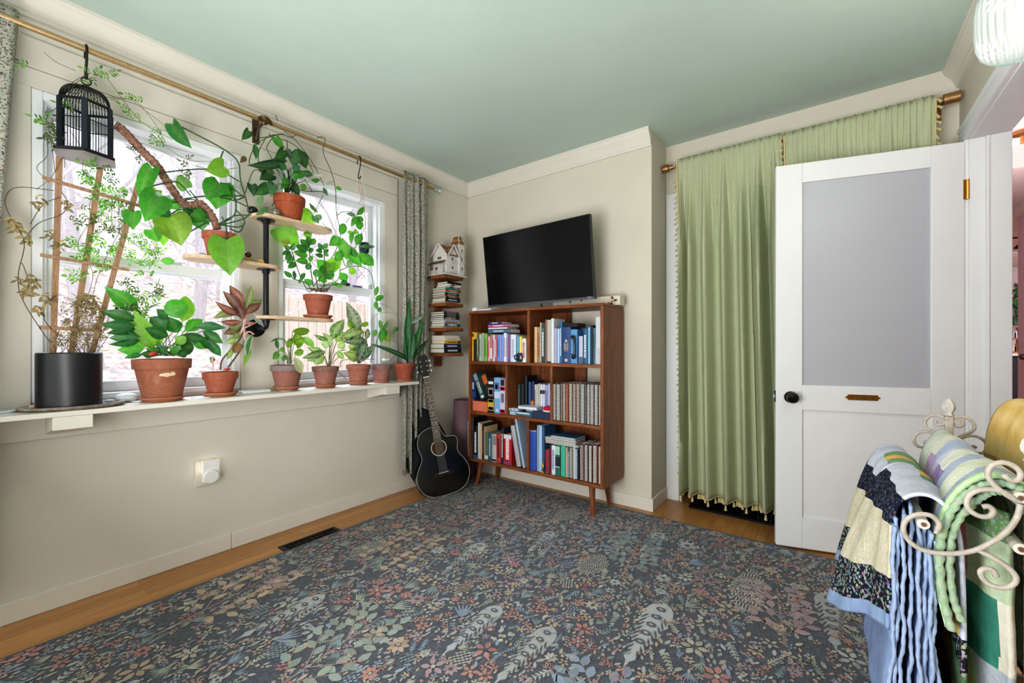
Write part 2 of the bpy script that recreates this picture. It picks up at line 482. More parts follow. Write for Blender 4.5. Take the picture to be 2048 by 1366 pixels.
# crown moulding
CRP = [(0, 2.338), (.012, 2.338), (.014, 2.352), (.020, 2.358), (.022, 2.372), (.034, 2.392), (.052, 2.412), (.056, 2.424), (.060, 2.428), (.060, 2.4439), (0, 2.4439)]
b = MB(); b.prism(CRP, (XL, YN, 0), (1, 0, 0), (0, 0, 1), -(YB-YN))
struct(b.build('trim_1', MT['trim'], smooth=.3), 'crown moulding along the window wall')
b = MB(); b.prism(CRP, (XL, YB, 0), (0, -1, 0), (0, 0, 1), -(XJ-XL+.0))
b.v = [V((min(max(p.x, XL), XJ), p.y, p.z)) if True else p for p in b.v]
struct(b.build('trim_2', MT['trim'], smooth=.3), 'crown moulding above the television')
b = MB(); b.prism(CRP, (XR, YC, 0), (-1, 0, 0), (0, 0, 1), -(YC-YN))
struct(b.build('trim_3', MT['trim'], smooth=.3), 'crown moulding above the doorway')
# baseboards
for nm, bxs in (('baseboard_left', [(XL, XL+.013, YN, .88), (XL, XL+.013, .8815, YB)]), ('baseboard_back', [(XL+.013, XJ+.013, YB-.013, YB)]),
                ('baseboard_jog', [(XJ, XJ+.013, YB, YC)]), ('baseboard_right', [(XR-.013, XR, YN, DY0-.07)])):
    b = MB()
    for x0, x1, y0, y1 in bxs: b.bx(x0, x1, y0, y1, 0, .082)
    struct(b.build(nm, MT['trim'], bevel=.003))
# bump-out side strip and closet casing
b = MB(); b.bx(XJ+.004, XJ+.088, YC-.016, YC, 0, 2.105); b.bx(XJ+.07, XJ+.104, YC-.001, YC+.1, 0, 2.10)
struct(b.build('trim_4', MT['white'], bevel=.002), 'white closet casing left of the green curtain')
# window surround boards
b = MB(); e = .013
b.bx(XL, XL+e, -.4, 1.94, WZ1, 2.142); b.bx(XL, XL+e, -.4, 1.94, 2.1445, 2.262)
b.bx(XL, XL+e, -.4, WINS[0][0], .79, WZ1); b.bx(XL, XL+e, WINS[0][1], WINS[1][0], .79, WZ1); b.bx(XL, XL+e, WINS[1][1], 1.94, .79, WZ1)
struct(b.build('trim_5', MT['wall'], bevel=.002), 'flat cream boards around both windows')
b = MB(); b.bx(XL, XL+.02, -.4, 1.955, .688, .79)
struct(b.build('trim_6', MT['wall'], bevel=.003), 'apron board below the window ledge')
# windows
for wi, (y0, y1) in enumerate(WINS):
    w = sroot('window_%d' % (wi+1), (XL, (y0+y1)/2, WZ0), 0, ['white sash window on the left behind the trellis', 'white sash window on the right behind the three tiered shelf'][wi])
    b = MB(); f = .032
    b.bx(XL-.13, XL+.004, y0, y0+f, WZ0, WZ1); b.bx(XL-.13, XL+.004, y1-f, y1, WZ0, WZ1)
    b.bx(XL-.13, XL+.004, y0+f, y1-f, WZ1-f, WZ1); b.bx(XL-.13, XL+.004, y0+f, y1-f, WZ0, WZ0+.022)
    for yy in (y0+f, y1-f-.012): b.bx(XL-.055, XL-.02, yy, yy+.012, WZ0+.022, WZ1-f)
    b.build('window_frame', MT['vinyl'], w, bevel=.003)
    zm = 1.425
    for nm, xs, za, zb, br, tr_ in (('upper_sash', XL-.10, zm-.02, WZ1-f, .04, .04), ('lower_sash', XL-.062, WZ0+.022, zm+.03, .048, .044)):
        b = MB(); ya, yb_ = y0+f, y1-f; s = .036
        b.bx(xs-.014, xs+.014, ya, ya+s, za, zb); b.bx(xs-.014, xs+.014, yb_-s, yb_, za, zb)
        b.bx(xs-.014, xs+.014, ya+s, yb_-s, zb-tr_, zb); b.bx(xs-.014, xs+.014, ya+s, yb_-s, za, za+br)
        so = b.build(nm, MT['vinyl'], w, bevel=.003)
        p = MB(); p.bx(xs-.002, xs+.002, ya+s, yb_-s, za+br, zb-tr_)
        p.build('pane', MT['pane'], so)
        if nm == 'lower_sash':
            l = MB(col=rgb('C9CDD2')); l.bx(xs-.012, xs+.012, (ya+yb_)/2+.06, (ya+yb_)/2+.13, zb, zb+.01); l.bx(xs-.008, xs+.004, (ya+yb_)/2+.08, (ya+yb_)/2+.15, zb+.01, zb+.016)
            l.build('latch', MT['satin'], so, bevel=.002)
# doorway frame
b = MB()
b.bx(XR, XR+.13, DY1-.018, DY1, 0, DZ); b.bx(XR, XR+.13, DY0, DY0+.018, 0, DZ); b.bx(XR, XR+.13, DY0+.0185, DY1-.0185, DZ-.018, DZ)
b.bx(XR+.05, XR+.062, DY1-.03, DY1-.018, 0, DZ-.018); b.bx(XR+.05, XR+.13, DY1-.024, DY1-.016, 0, DZ-.018)
b.bx(XR-.016, XR, DY1-.012, DY1+.065, 0, DZ-.0125); b.bx(XR-.016, XR, DY0-.065, DY0+.012, 0, DZ-.0125); b.bx(XR-.016, XR, DY0-.065, DY1+.065, DZ-.012, DZ+.065)
b.bx(XR-.024, XR-.0155, DY0-.075, DY1+.075, DZ+.045, DZ+.066); b.bx(XR-.02, XR-.0155, DY0-.064, DY1+.064, DZ-.011, DZ+.004)
struct(b.build('trim_7', MT['white'], bevel=.003), 'white casing of the doorway')

# ---------------------------------------------------------------- open door
P0 = V((-.2197, 2.609, 0)); P1 = V((.506, 2.815, 0)); DE = (P1-P0).normalized(); DN = V((DE.y, -DE.x, 0)); DW = (P1-P0).length
rz = math.atan2(DE.y, DE.x)
door = sroot('door_1', P0, rz, 'white half glazed door standing open before the green curtains')
def ondoor(u, v):
    d = ray(u, v); t = (P0-CAM).dot(DN)/d.dot(DN); p = CAM+d*t-P0
    return p.dot(DE), p.z
gl0, gz0 = ondoor(1605, 770); _, gz1 = ondoor(1605, 365); gl1, _ = ondoor(1863, 500)
rz1 = ondoor(1605, 820)[1]; pz0 = ondoor(1605, 1035)[1]
T = .035; z0, z1 = .012, 2.003
print('door', gl0, gl1, gz0, gz1, rz1, pz0, DW)
b = MB()
b.bx(0, gl0, 0, T, z0, z1); b.bx(gl1, DW, 0, T, z0, z1)
b.bx(gl0, gl1, 0, T, gz1, z1); b.bx(gl0, gl1, 0, T, rz1, gz0); b.bx(gl0, gl1, 0, T, z0, pz0)
b.build('door_frame', MT['white'], door, bevel=.0025, local=True)
b = MB(); b.bx(gl0, gl1, .011, T-.011, pz0, rz1); b.build('lower_panel', MT['white'], door, local=True)
b = MB(); b.bx(gl0, gl1, .010, .016, gz0, gz1); b.build('frosted_pane', MT['frost'], door, local=True)
ks, kz = ondoor(1581, 794)
b = MB(col=rgb('131315')); Xr = Matrix.Rotation(PI/2, 3, 'X')
b.lathe([(.030, 0), (.030, .004), (.026, .008), (.011, .010), (.011, .03), (.017, .034), (.026, .042), (.027, .052), (.022, .058), (.0, .060)], 24, (ks, 0, kz), Xr)
kn = b.build('door_knob', MT['gloss'], door, smooth=.6, local=True)
b = MB(col=rgb('D8D8DA')); b.lathe([(.0272, .0455), (.0276, .047), (.0272, .0485)], 24, (ks, 0, kz), Xr, cap=False); b.build('knob_ring', MT['metal'], kn, smooth=.6, local=True)
b = MB(col=rgb('1A1A1C')); b.bx(-.0025, .0005, .005, .03, kz-.03, kz+.03, cols=None); b.bx(-.009, -.0025, .011, .024, kz-.008, kz+.008, rgb('B8BCC4'))
b.build('latch', MT['metal'], door, local=True, bevel=.001)
ns0, nz0 = ondoor(1689, 794); ns1, _ = ondoor(1762, 795); nh = .014
mid = (ns0+ns1)/2; hw = (ns1-ns0)/2
b = MB(col=rgb('A8752F'))
b.prism([(-hw, 0), (-hw+.012, -nh*.55), (-hw+.012, -nh), (hw-.012, -nh), (hw-.012, -nh*.55), (hw, 0), (hw-.012, nh*.55), (hw-.012, nh), (-hw+.012, nh), (-hw+.012, nh*.55)], (mid, 0, nz0), (1, 0, 0), (0, 0, 1), .003)
npl = b.build('nameplate', MT['brass'], door, bevel=.001, local=True)
npl['label'] = 'small brass nameplate with engraved script'
W = WM[door.name]
MT['engrave'] = m_vc('dark_engraving', .6, 0, .3)
def plate_text(s, pos, size, sh):
    p = W @ V(pos); return text(s, 'lettering', MT['engr'], npl, p, DE, (0, 0, 1), size, .0004, sh)
t_ = NT('engraved_letters'); t_.bsdf(t_.ramp(t_.noise(t_.co(), 80), [(.3, rgb('5A3A10')), (.7, rgb('6E4A18'))]), .6); MT['engr'] = t_.m
plate_text('Mrs  Minder', (mid, -.0034, nz0), .022, .25)
hz = H+(693-378)*1.94/FPX
b = MB(col=rgb('C08A38')); b.bx(DW-.006, DW+.012, -.003, 0, hz-.045, hz+.045); b.tube([(DW+.006, -.006, hz-.045), (DW+.006, -.006, hz+.045)], .006, 8)
hb = b.build('hinge', MT['brass'], door, local=True)
# ================================================================ HALL beyond the doorway
b = MB(); b.bx(XR+.11, 6, DY0-1.2, 13, -.02, 0); struct(b.build('floor_hall', MT['floor'], org=(0, 0, -.02)))
b = MB(); b.bx(XR+.11, 6, DY0-1.2, 13, ZC, ZC+.05); struct(b.build('ceiling_hall', MT['hallceil']))
b = MB(); b.bx(1.54, 1.64, DY0-1.2, 6.5, 0, ZC); struct(b.build('wall_hall_right', MT['pink']), 'pink hall wall')
b = MB(); b.bx(XR+.11, 6, 11.3, 11.4, 0, ZC); struct(b.build('wall_hall_back', MT['pink']), 'far pink kitchen wall')
b = MB(); b.bx(XR+.0, XR+.11, YC+.7, 13, 0, ZC); b.bx(5.9, 6, 6.5, 13, 0, ZC); b.bx(XR+.11, 6, DY0-1.3, DY0-1.2, 0, ZC); b.bx(1.64, 6, 6.4, 6.5, 0, ZC)
struct(b.build('wall_hall_left', MT['pink']))
b = MB(); b.prism([(x, z) for x, z in CRP], (1.54, 6.5, 0), (-1, 0, 0), (0, 0, 1), -(6.5-2)); b.prism(CRP, (XR+.11, 11.3, 0), (0, -1, 0), (0, 0, 1), -4.5)
struct(b.build('trim_8', MT['trim'], smooth=.3), 'white crown moulding of the hall')
hd = sroot('door_2', (1.53, 5.6, 0), 0, 'white hall door with a bronze knob')
b = MB(); b.bx(1.52, 1.535, 4.9, 6.12, .01, 2.0); b.bx(1.51, 1.54, 6.12, 6.2, 0, 2.07); b.build('door_panel', MT['white'], hd, bevel=.003)
kp = onx(2046, 714, 1.50); b = MB(col=rgb('5A4030')); b.ball(kp, .03, 14, 8); b.tube([kp, kp+V((.035, 0, 0))], .012, 8); b.build('door_knob', MT['gloss'], hd, smooth=.6)
p = onz(2038, 313, 2.29)
pc = HP = V((.36*2.736+.02, 1.5195*2.736, 2.288))
pl = thing('pendant_light', 'white globe ceiling light in the hall beyond the doorway', 'ceiling light', (pc.x, pc.y, ZC))
b = MB(); b.ball(pc, .088, 20, 12, (1, 1, .8)); b.build('globe', MT['alab'], pl, smooth=.9)
b = MB(col=rgb('B08050')); b.lathe([(.05, ZC), (.05, ZC-.02), (.012, ZC-.03), (.012, pc.z+.07), (.03, pc.z+.06)], 16, (pc.x, pc.y, 0)); b.build('canopy', MT['brass'], pl, smooth=.6)
YK = 11.0
cb = thing('kitchen_cabinet', 'dark base cabinet with a pale counter at the far end of the hall', 'cabinet', (2.9, 10.95, 0))
b = MB(col=rgb('35353A')); b.bx(2.0, 4.2, 10.66, 11.29, 0, .9); b.build('carcass', MT['satin'], cb)
b = MB(col=rgb('F0E8EC')); b.bx(1.98, 4.22, 10.62, 11.29, .9, .94); b.build('countertop', MT['satin'], cb)
ks_ = ony(2020, 628, 11.15)
sh = thing('plant_shelf', 'narrow pink shelf on the far kitchen wall', 'shelf', (2.6, 11.2, ks_.z))
b = MB(col=rgb('D9B0B8')); b.bx(2.0, 3.6, 11.08, 11.29, ks_.z-.03, ks_.z); b.build('board', MT['satin'], sh); b = MB(col=rgb('C9A0A8')); b.bx(2.5, 2.54, 11.2, 11.29, ks_.z-.15, ks_.z-.03); b.bx(3.1, 3.14, 11.2, 11.29, ks_.z-.15, ks_.z-.03); b.build('bracket', MT['satin'], sh)
sp0 = ony(2018, 652, 10.9); sp1 = ony(2041, 694, 10.9)
sr = thing('spice_rack', 'small wooden spice rack standing on the far kitchen counter', 'rack', ((sp0.x+sp1.x)/2, 10.95, .94))
b = MB(col=rgb('A5683C')); zt = sp0.z; zb_ = .94; x0, x1 = sp0.x, sp1.x
for xx in (x0, x1-.03): b.bx(xx, xx+.03, 10.86, 11.0, zb_, zt)
for zz in (zb_, (zb_+zt)/2, zt-.03): b.bx(x0, x1, 10.86, 11.0, zz, zz+.03)
b.build('frame', MT['satin'], sr)
for k in range(3):
    for r_ in range(2):
        b = MB(col=[rgb('E8E4E8'), rgb('C8C0D0'), rgb('9A6A30')][(k+r_) % 3]); xx = x0+.06+k*(x1-x0-.12)/2; b.lathe([(.028, 0), (.028, .09), (.02, .11), (.02, .13)], 10, (xx, 10.9, zb_+.03+r_*(zt-zb_)/2))
        tag(b.build('spice_jar', MT['gloss'], smooth=.6), '%s jar on the %s row of the small wooden spice rack' % (['left', 'middle', 'right'][k], ['lower', 'upper'][r_]), 'jar', 'jars in the spice rack')
def leaf(mb, bp, tp, w, shape='lance', col=(.1, .3, .05, 1), roll=0.0, droop=.12, fold=.2, vein=None, edge=None, spot=None, nrm=None, fine=False):
    bp, tp = V(bp), V(tp); d = tp-bp; L = d.length
    if L < 1e-5: return
    dn = d/L; vw = (nrm if nrm is not None else CAM-(bp+tp)/2); n = vw-dn*vw.dot(dn)
    if n.length < 1e-5: n = dn.orthogonal()
    n.normalize(); n = Matrix.Rotation(roll, 3, dn) @ n; s = dn.cross(n)
    PR = {'lance': [(0, .06, 0), (.12, .45, 0), (.28, .86, 0), (.45, 1, 0), (.62, .86, 0), (.8, .5, 0), (.92, .2, 0), (1, .0, 0)],
          'heart': [(0, .62, -.13), (.07, .88, -.11), (.2, 1, -.05), (.36, .98, 0), (.55, .82, 0), (.73, .54, 0), (.89, .2, 0), (1, 0, 0)],
          'oval': [(0, .1, 0), (.12, .6, 0), (.3, .93, 0), (.5, 1, 0), (.7, .85, 0), (.86, .55, 0), (.95, .28, 0), (1, 0, 0)],
          'sword': [(0, .7, 0), (.2, .95, 0), (.4, 1, 0), (.6, .85, 0), (.8, .5, 0), (1, 0, 0)],
          'small': [(0, .1, 0), (.35, 1, 0), (.7, .75, 0), (1, 0, 0)]}[shape]
    if fine:
        q = []
        for i in range(len(PR)-1):
            a, c = PR[i], PR[i+1]; q += [a, tuple((x+y)/2 for x, y in zip(a, c))]
        PR = q+[PR[-1]]
    cu = RN.uniform(-.5, .5)*.06*L
    rows = []
    ac = [-1, -.5, 0, .5, 1] if shape != 'small' else [-1, 0, 1]
    if fine: ac = [-1, -.7, -.35, 0, .35, .7, 1]
    for q, hw, back in PR:
        c = bp+d*q+n*(L*droop*4*q*(1-q)*.5)+s*(cu*sin(PI*q))
        rows.append([mb.add(c+s*(a*hw*w/2)+n*(fold*abs(a)*hw*w/2)+d*(back*abs(a))) for a in ac])
    vein = vein or mix(col, (.45, .6, .25, 1), .25)
    for i in range(len(rows)-1):
        for k in range(len(ac)-1):
            mid = min(abs(ac[k]), abs(ac[k+1])) < .01
            out = max(abs(ac[k]), abs(ac[k+1])) > .99
            cc = jit(col, .04 if fine else .09)
            if mid: cc = mix(cc, vein, .45)
            if edge and out: cc = mix(cc, edge, .75)
            if spot: cc = alpha(cc, .1 if spot[1] > .43 else .0)
            mb.face((rows[i][k], rows[i+1][k], rows[i+1][k+1], rows[i][k+1]), cc)
G1, G2, G3, G4 = rgb('4C9A3A'), rgb('3A7A38'), rgb('7DBB3C'), rgb('2F6040')
kpl = thing('potted_plant', 'trailing plant in a terracotta pot on the far kitchen shelf', 'plant', (ks_.x, 11.18, ks_.z))
b = MB(col=rgb('B0603A')); b.lathe([(.07, 0), (.1, .15), (.11, .15), (.11, .19), (.09, .19)], 16, (ks_.x-.1, 11.18, ks_.z)); b.build('pot', MT['terra'], kpl, smooth=.6)
b = MB()
for k in range(60):
    a = RN.uniform(0, 6.28); r_ = RN.uniform(.02, .32); q = V((ks_.x+r_*cos(a), 11.1-RN.uniform(0, .12), ks_.z+.15+RN.uniform(-.35, .25)))
    leaf(b, q, q+V((RN.uniform(-.1, .1), -.03, RN.uniform(-.14, .02))), .09, 'oval', jit(G4 if k % 3 else G1), RN.uniform(-.6, .6))
for s_ in range(3):
    q = V((ks_.x-.1+.07*s_, 11.1, ks_.z+.2)); e_ = V((ks_.x-.2+.3*s_, 11.05, ks_.z+.75-.2*s_)); b.tube(spline([q, (q+e_)/2+V((.1, 0, .05)), e_]), .006, 5, rgb('4A6A3A'))
    for k in range(5): qq = q.lerp(e_, .4+k*.15); leaf(b, qq, qq+V((RN.uniform(-.2, .2), -.02, RN.uniform(-.15, .05))), .1, 'lance', G4)
b.build('foliage', MT['leaf'], kpl)
q = ony(2038, 490, 6.55)
sc_ = thing('wall_sconce', 'black wall lamp high up beyond the doorway', 'wall lamp', q)
b = MB(col=rgb('18181A')); b.tube([q+V((.08, 0, .06)), q+V((.0, 0, .075)), q+V((-.06, 0, .08))], .008, 8); b.build('arm', MT['satin'], sc_)
b = MB(col=rgb('18181A')); b.lathe([(.015, .0), (.06, -.06), (.058, -.06), (.012, 0)], 18, q+V((.02, 0, .03))); b.build('lamp_shade', MT['satin'], sc_, smooth=.6)
# ================================================================ OUTDOORS
b = MB()
def gz(x, y):
    d = max(0, -2.8-x); return -.35+.22*d+.012*d*d+.25*mnoise.noise(V((x*.5, y*.5, 0)))+.05*mnoise.noise(V((x*3, y*3, 4)))
b.grid(lambda s, t: V((-2.7-16*s, -14+34*t, gz(-2.7-16*s, -14+34*t))), 60, 90)
struct(b.build('ground', MT['litter'], smooth=1.2, org=(-8, 3, -.4)), 'leaf littered winter hillside outside the windows')
fx = -6.3
fe = thing('board_fence', 'washed out vertical board fence seen through the right window', 'fence', (fx, 4.6, gz(fx, 4.6)))
b = MB()
for k in range(34):
    y = 2.55+.14*k; b.bx(fx-.01, fx+.01, y, y+.128, gz(fx, y)-.1, 1.78+.015*sin(k*2.1))
b.build('boards', MT['fence'], fe)
for k in range(3): q = MB(); q.bx(fx-.12, fx-.02, 2.5+2.2*k, 2.6+2.2*k, gz(fx, 3+2*k)-.1, 1.72); q.build('post', MT['fence'], fe)
def tree(x, y, h, r, label, seed):
    rn = random.Random(seed); z = gz(x, y)-.1
    t = thing('bare_tree', label, 'tree', (x, y, z), 0, 'bare trees on the hillside')
    tb = MB(); lean = V((rn.uniform(-.12, .12), rn.uniform(-.15, .15), 1))
    pts = [V((x, y, z))+lean*(h*k/7)+V((rn.uniform(-.05, .05), rn.uniform(-.07, .07), 0)) for k in range(8)]
    tb.tube(spline(pts, 3), [r*(1-.8*k/21) for k in range(22)], 8); tb.build('trunk', MT['bark'], t, smooth=.9)
    bb = MB()
    def br(p, d, L, rr, lv):
        q = [p]; dd = d.copy()
        for k in range(4): dd = (dd+V((rn.uniform(-.25, .25), rn.uniform(-.25, .25), rn.uniform(-.05, .25)))).normalized(); q.append(q[-1]+dd*L/4)
        bb.tube(q, [rr*(1-.7*k/4) for k in range(5)], 5)
        if lv:
            for k in range(3): br(q[1+k], (dd+V((rn.uniform(-.9, .9), rn.uniform(-.9, .9), rn.uniform(-.2, .6)))).normalized(), L*.55, rr*.5, lv-1)
    for k in range(11):
        i = rn.uniform(.12, .98); p = pts[0].lerp(pts[-1], i)
        br(pts[int(i*7)], V((rn.uniform(-.6, .6), rn.uniform(-1, 1), rn.uniform(.1, .7))).normalized(), h*.3, r*.35, 2)
    bb.build('branches', MT['bark'], t)
for i, (x, y, h, r, lb) in enumerate([(-5.6, -.3, 5.5, .07, 'slim bare tree just outside the left window'), (-7.2, 1.0, 7, .12, 'bare forked tree up the slope behind the trellis'),
      (-9.2, .4, 8, .14, 'thick bare tree far up the slope in the left window'), (-8.2, 2.4, 7, .1, 'bare tree seen beside the mossy climbing stem'),
      (-10.5, 3.6, 8, .13, 'bare tree behind the three tiered plant shelf'), (-8.6, 5.6, 7, .1, 'bare tree behind the fence in the right window'),
      (-9.5, 7.6, 8, .12, 'farthest bare tree behind the board fence'), (-5.2, 1.9, 3.2, .035, 'thin twiggy sapling outside between the two windows')]):
    tree(x, y, h, r, lb, 40+i)
# ================================================================ LEDGE AND THINGS ON IT
ZL = .812; XF = -2.28
led = thing('window_ledge', 'long white ledge board under both windows carrying the potted plants', 'ledge', (XL, 1, ZL))
b = MB(); b.bx(XL+.0135, XF, .03, 1.962, ZL-.019, ZL); b.build('ledge_board', MT['trim'], led, bevel=.002)
for y0, y1 in ((.226, .333), (1.683, 1.795)):
    b = MB(); b.prism([(XL+.021, ZL-.0195), (XF+.002, ZL-.0195), (XF+.002, ZL-.068), (XF-.03, ZL-.068), (XL+.021, ZL-.105)], (0, y1, 0), (1, 0, 0), (0, 0, 1), y1-y0)
    b.v = [V((p.x, p.y, p.z)) for p in b.v]
    b.build('bracket', MT['trim'], led, bevel=.002)
def pot(par, c, R, h, saucer=None, col=rgb('A4593C'), rimh=.24, base=.66, rimcol=None, n=32):
    """c = centre of base (top of saucer)."""
    c = V(c); z = c.z
    if saucer:
        b = MB(col=jit(rgb('B06A48'), .05)); r = saucer
        b.lathe([(r*.8, 0), (r, .016), (r, .02), (r*.95, .02), (r*.8, .008), (0, .008)], n, c); b.build('saucer', MT['terra'], par, smooth=.6)
        z += .008
    b = MB(col=col); o = V((c.x, c.y, z)); rm = rimcol or col
    pf = [(R*base*.98, 0), (R*base, .004), (R*.90, h*(1-rimh)), (R*.97, h*(1-rimh)), (R*.985, h*(1-rimh)+.003), (R, h-.004), (R*.985, h), (R*.88, h), (R*.86, h*.88)]
    b.lathe(pf, n, o, cols=[col, col, rm, rm, rm, rm, rm, col]); b.build('pot', MT['terra'], par, smooth=.5)
    b = MB(col=rgb('3A2C22'))
    b.grid(lambda s, t: V((o.x+R*.87*t*cos(2*PI*s), o.y+R*.87*t*sin(2*PI*s), z+h*.88+.008*mnoise.noise(V((s*9, t*9, c.y*7)))*t)), 20, 4, wrapu=False)
    b.build('soil', MT['soil'], par, smooth=1)
    return z+h
def stems_px(mb, lists, K, x, r, col, n=5, jx=0.0):
    for L in lists:
        pts = []
        for i, q in enumerate(L):
            u, v = K(q[0], q[1]); pts.append(onx(u, v, (q[2] if len(q) > 2 else x)+RN.uniform(-jx, jx)))
        mb.tube(spline(pts, n), r, 6, jit(col))
def leaves_px(mb, lists, K, S, x, jx=.03, droop=.12, fold=.2, rr=.35, fine=False):
    for q in lists:
        (x0, y0), (x1, y1), w, shape, col = q[:5]; kw = q[5] if len(q) > 5 else {}
        kw = dict(kw); xx = kw.pop('x', x+RN.uniform(-jx, jx)); dx = kw.pop('dx', RN.uniform(-.03, .03))
        p0 = onx(*K(x0, y0), xx); p1 = onx(*K(x1, y1), xx+dx)
        t = abs(((p0+p1)/2).x*-.6+((p0+p1)/2).y*.8)
        kw.setdefault('roll', RN.uniform(-rr, rr)); kw.setdefault('droop', droop); kw.setdefault('fold', fold); kw.setdefault('fine', fine)
        leaf(mb, p0, p1, w/S*t/FPX, shape, jit(col, .08), **kw)
# ---- black pot with trellis
xp = -2.39
pc = onx(140, 816, xp); pc.z = ZL
tr = thing('plant_tray', 'oval grey tray under the black planter, edged with pebbles', 'tray', (xp, pc.y, ZL))
b = MB(col=rgb('8A8074')); ax, ay = .112, .152
b.grid(lambda s, t: V((xp+ax*[0, .88, .98, 1, .97, .86][int(round(t*5))]*cos(2*PI*s), pc.y+.012+ay*[0, .88, .98, 1, .97, .86][int(round(t*5))]*sin(2*PI*s), ZL+[0, 0, .008, .016, .016, .006][int(round(t*5))])), 48, 5, wrapu=True)
b.grid(lambda s, t: V((xp+ax*.86*t*cos(2*PI*s), pc.y+.012+ay*.86*t*sin(2*PI*s), ZL+.006)), 48, 1, wrapu=True)
b.build('dish', MT['stone'], tr, smooth=.6)
K1 = lambda x, y: (x/2.315, 150+y/2.315)
jp = thing('trellised_vine', 'black cylinder planter with a wooden trellis and half dried jasmine vine', 'plant', (xp, pc.y, ZL+.0065))
b = MB(col=rgb('16181C')); r = .093
b.lathe([(r*.97, .0065), (r, .010), (r, .216), (r-.003, .219), (r-.006, .216), (r-.008, .19)], 48, (xp, pc.y, ZL)); b.build('planter', MT['satin'], jp, smooth=.5)
b = MB(col=rgb('3A2C22')); b.grid(lambda s, t: V((xp+(r-.008)*t*cos(2*PI*s), pc.y+(r-.008)*t*sin(2*PI*s), ZL+.192)), 24, 2, wrapu=True); b.build('soil', MT['soil'], jp)
def lathbar(a, c, w, t, x, off=0):
    p, q = onx(*K1(*a), x), onx(*K1(*c), x); d = (q-p).normalized(); s = d.cross(V((1, 0, 0))).normalized()
    m = (p+q)/2; Rm = Matrix((V((1, 0, 0)), s, d)).transposed()
    bb = MB(); bb.box(m+V((off, 0, 0)), (t, w, (q-p).length), Rm); return bb
trl = None
for a, c in (((275, 380), (245, 1290)), ((465, 430), (330, 1290)), ((640, 500), (425, 1290))):
    bb = lathbar(a, c, .0185, .006, xp-.01)
    bb.build('trellis_stake', MT['lath'], jp, bevel=.001)
for a, c in (((195, 475), (677, 616)), ((185, 833), (597, 903)), ((180, 1168), (470, 1185))):
    lathbar(a, c, .0135, .006, xp-.01, .0065).build('trellis_bar', MT['lath'], jp, bevel=.001)
vs = MB(); VC = rgb('6B6A45'); VB = rgb('5A4A36')
XV = xp-.005
stems_px(vs, [[(260, 1270), (190, 1180), (100, 1030), (85, 920), (112, 770), (40, 640), (25, 570), (80, 520), (250, 535)], [(112, 760), (180, 685), (285, 645), (312, 590), (285, 540)],
  [(140, 690), (200, 600), (280, 565)], [(240, 1180), (205, 1130), (205, 1070), (260, 1020)], [(130, 940), (100, 870), (85, 915)]], K1, XV+.01, .0013, VB, 5)
stems_px(vs, [[(230, 500), (170, 430), (220, 370), (212, 250), (225, 180), (290, 130), (350, 40), (400, 10)], [(255, 450), (240, 330), (228, 240), (280, 190)], [(300, 430), (290, 380), (240, 470), (170, 530)],
  [(420, 1120), (450, 940), (560, 710), (600, 620)], [(345, 1180), (430, 940), (390, 830), (430, 720), (415, 600), (470, 500)], [(390, 850), (360, 780), (410, 690)], [(380, 410), (390, 450), (430, 470)],
  [(520, 560), (520, 700), (560, 740)], [(600, 520), (700, 700), (690, 760)], [(400, 50), (480, 100), (590, 110), (680, 170), (764, 235)], [(510, 112), (620, 118), (700, 200), (760, 300)],
  [(500, 20), (620, 180), (690, 240), (800, 300)], [(420, -10), (330, 40), (320, 100)], [(350, -20), (260, -60), (205, -105)],
  [(590, 300), (700, 330), (850, 400), (990, 440), (1100, 430)], [(690, 260), (780, 340), (880, 395), (1000, 400)], [(340, 1250), (360, 1050), (330, 1010)], [(480, 1180), (560, 1120), (640, 1060)],
  [(640, 780), (720, 830), (690, 900)], [(740, 940), (720, 1010), (740, 1040)]], K1, XV, .0011, VC, 5)
for k in range(16):
    a = RN.uniform(0, 6.28); q = V((xp+.05*cos(a), pc.y+.06*sin(a), ZL+.19)); e_ = q+V((RN.uniform(-.03, .05), RN.uniform(-.09, .11), RN.uniform(.08, .24)))
    vs.tube(spline([q, (q+e_)/2+V((.01, RN.uniform(-.02, .02), .02)), e_], 4), .0011, 5, jit(VB))
vs.build('vine_stem', MT['matte'], jp, smooth=1)
gl = MB()
def sprig(mb, p, n, L, cols, dirz=.0):
    d = V((RN.uniform(-.35, .35), RN.uniform(-1, 1), RN.uniform(-.9, .5)+dirz)).normalized(); q = p.copy()
    sd = d.cross(CAM-p).normalized()
    for k in range(n):
        for sg in (-1, 1): leaf(mb, q, q+(d*.55+sd*sg*.9).normalized()*L*(1-.07*k), L*.37, 'small', jit(RN.choice(cols), .2), RN.uniform(-.7, .7), 0, .1)
        q = q+d*L*.62
    leaf(mb, q, q+d*L*1.25, L*.5, 'small', jit(RN.choice(cols), .2), RN.uniform(-.5, .5), 0, .1)
GR = [rgb('5FA03A'), rgb('7CBB4A'), rgb('4C8A3A'), rgb('93C866')]; GD = [rgb('4A5F3A'), rgb('3B5535'), rgb('5D7A45')]
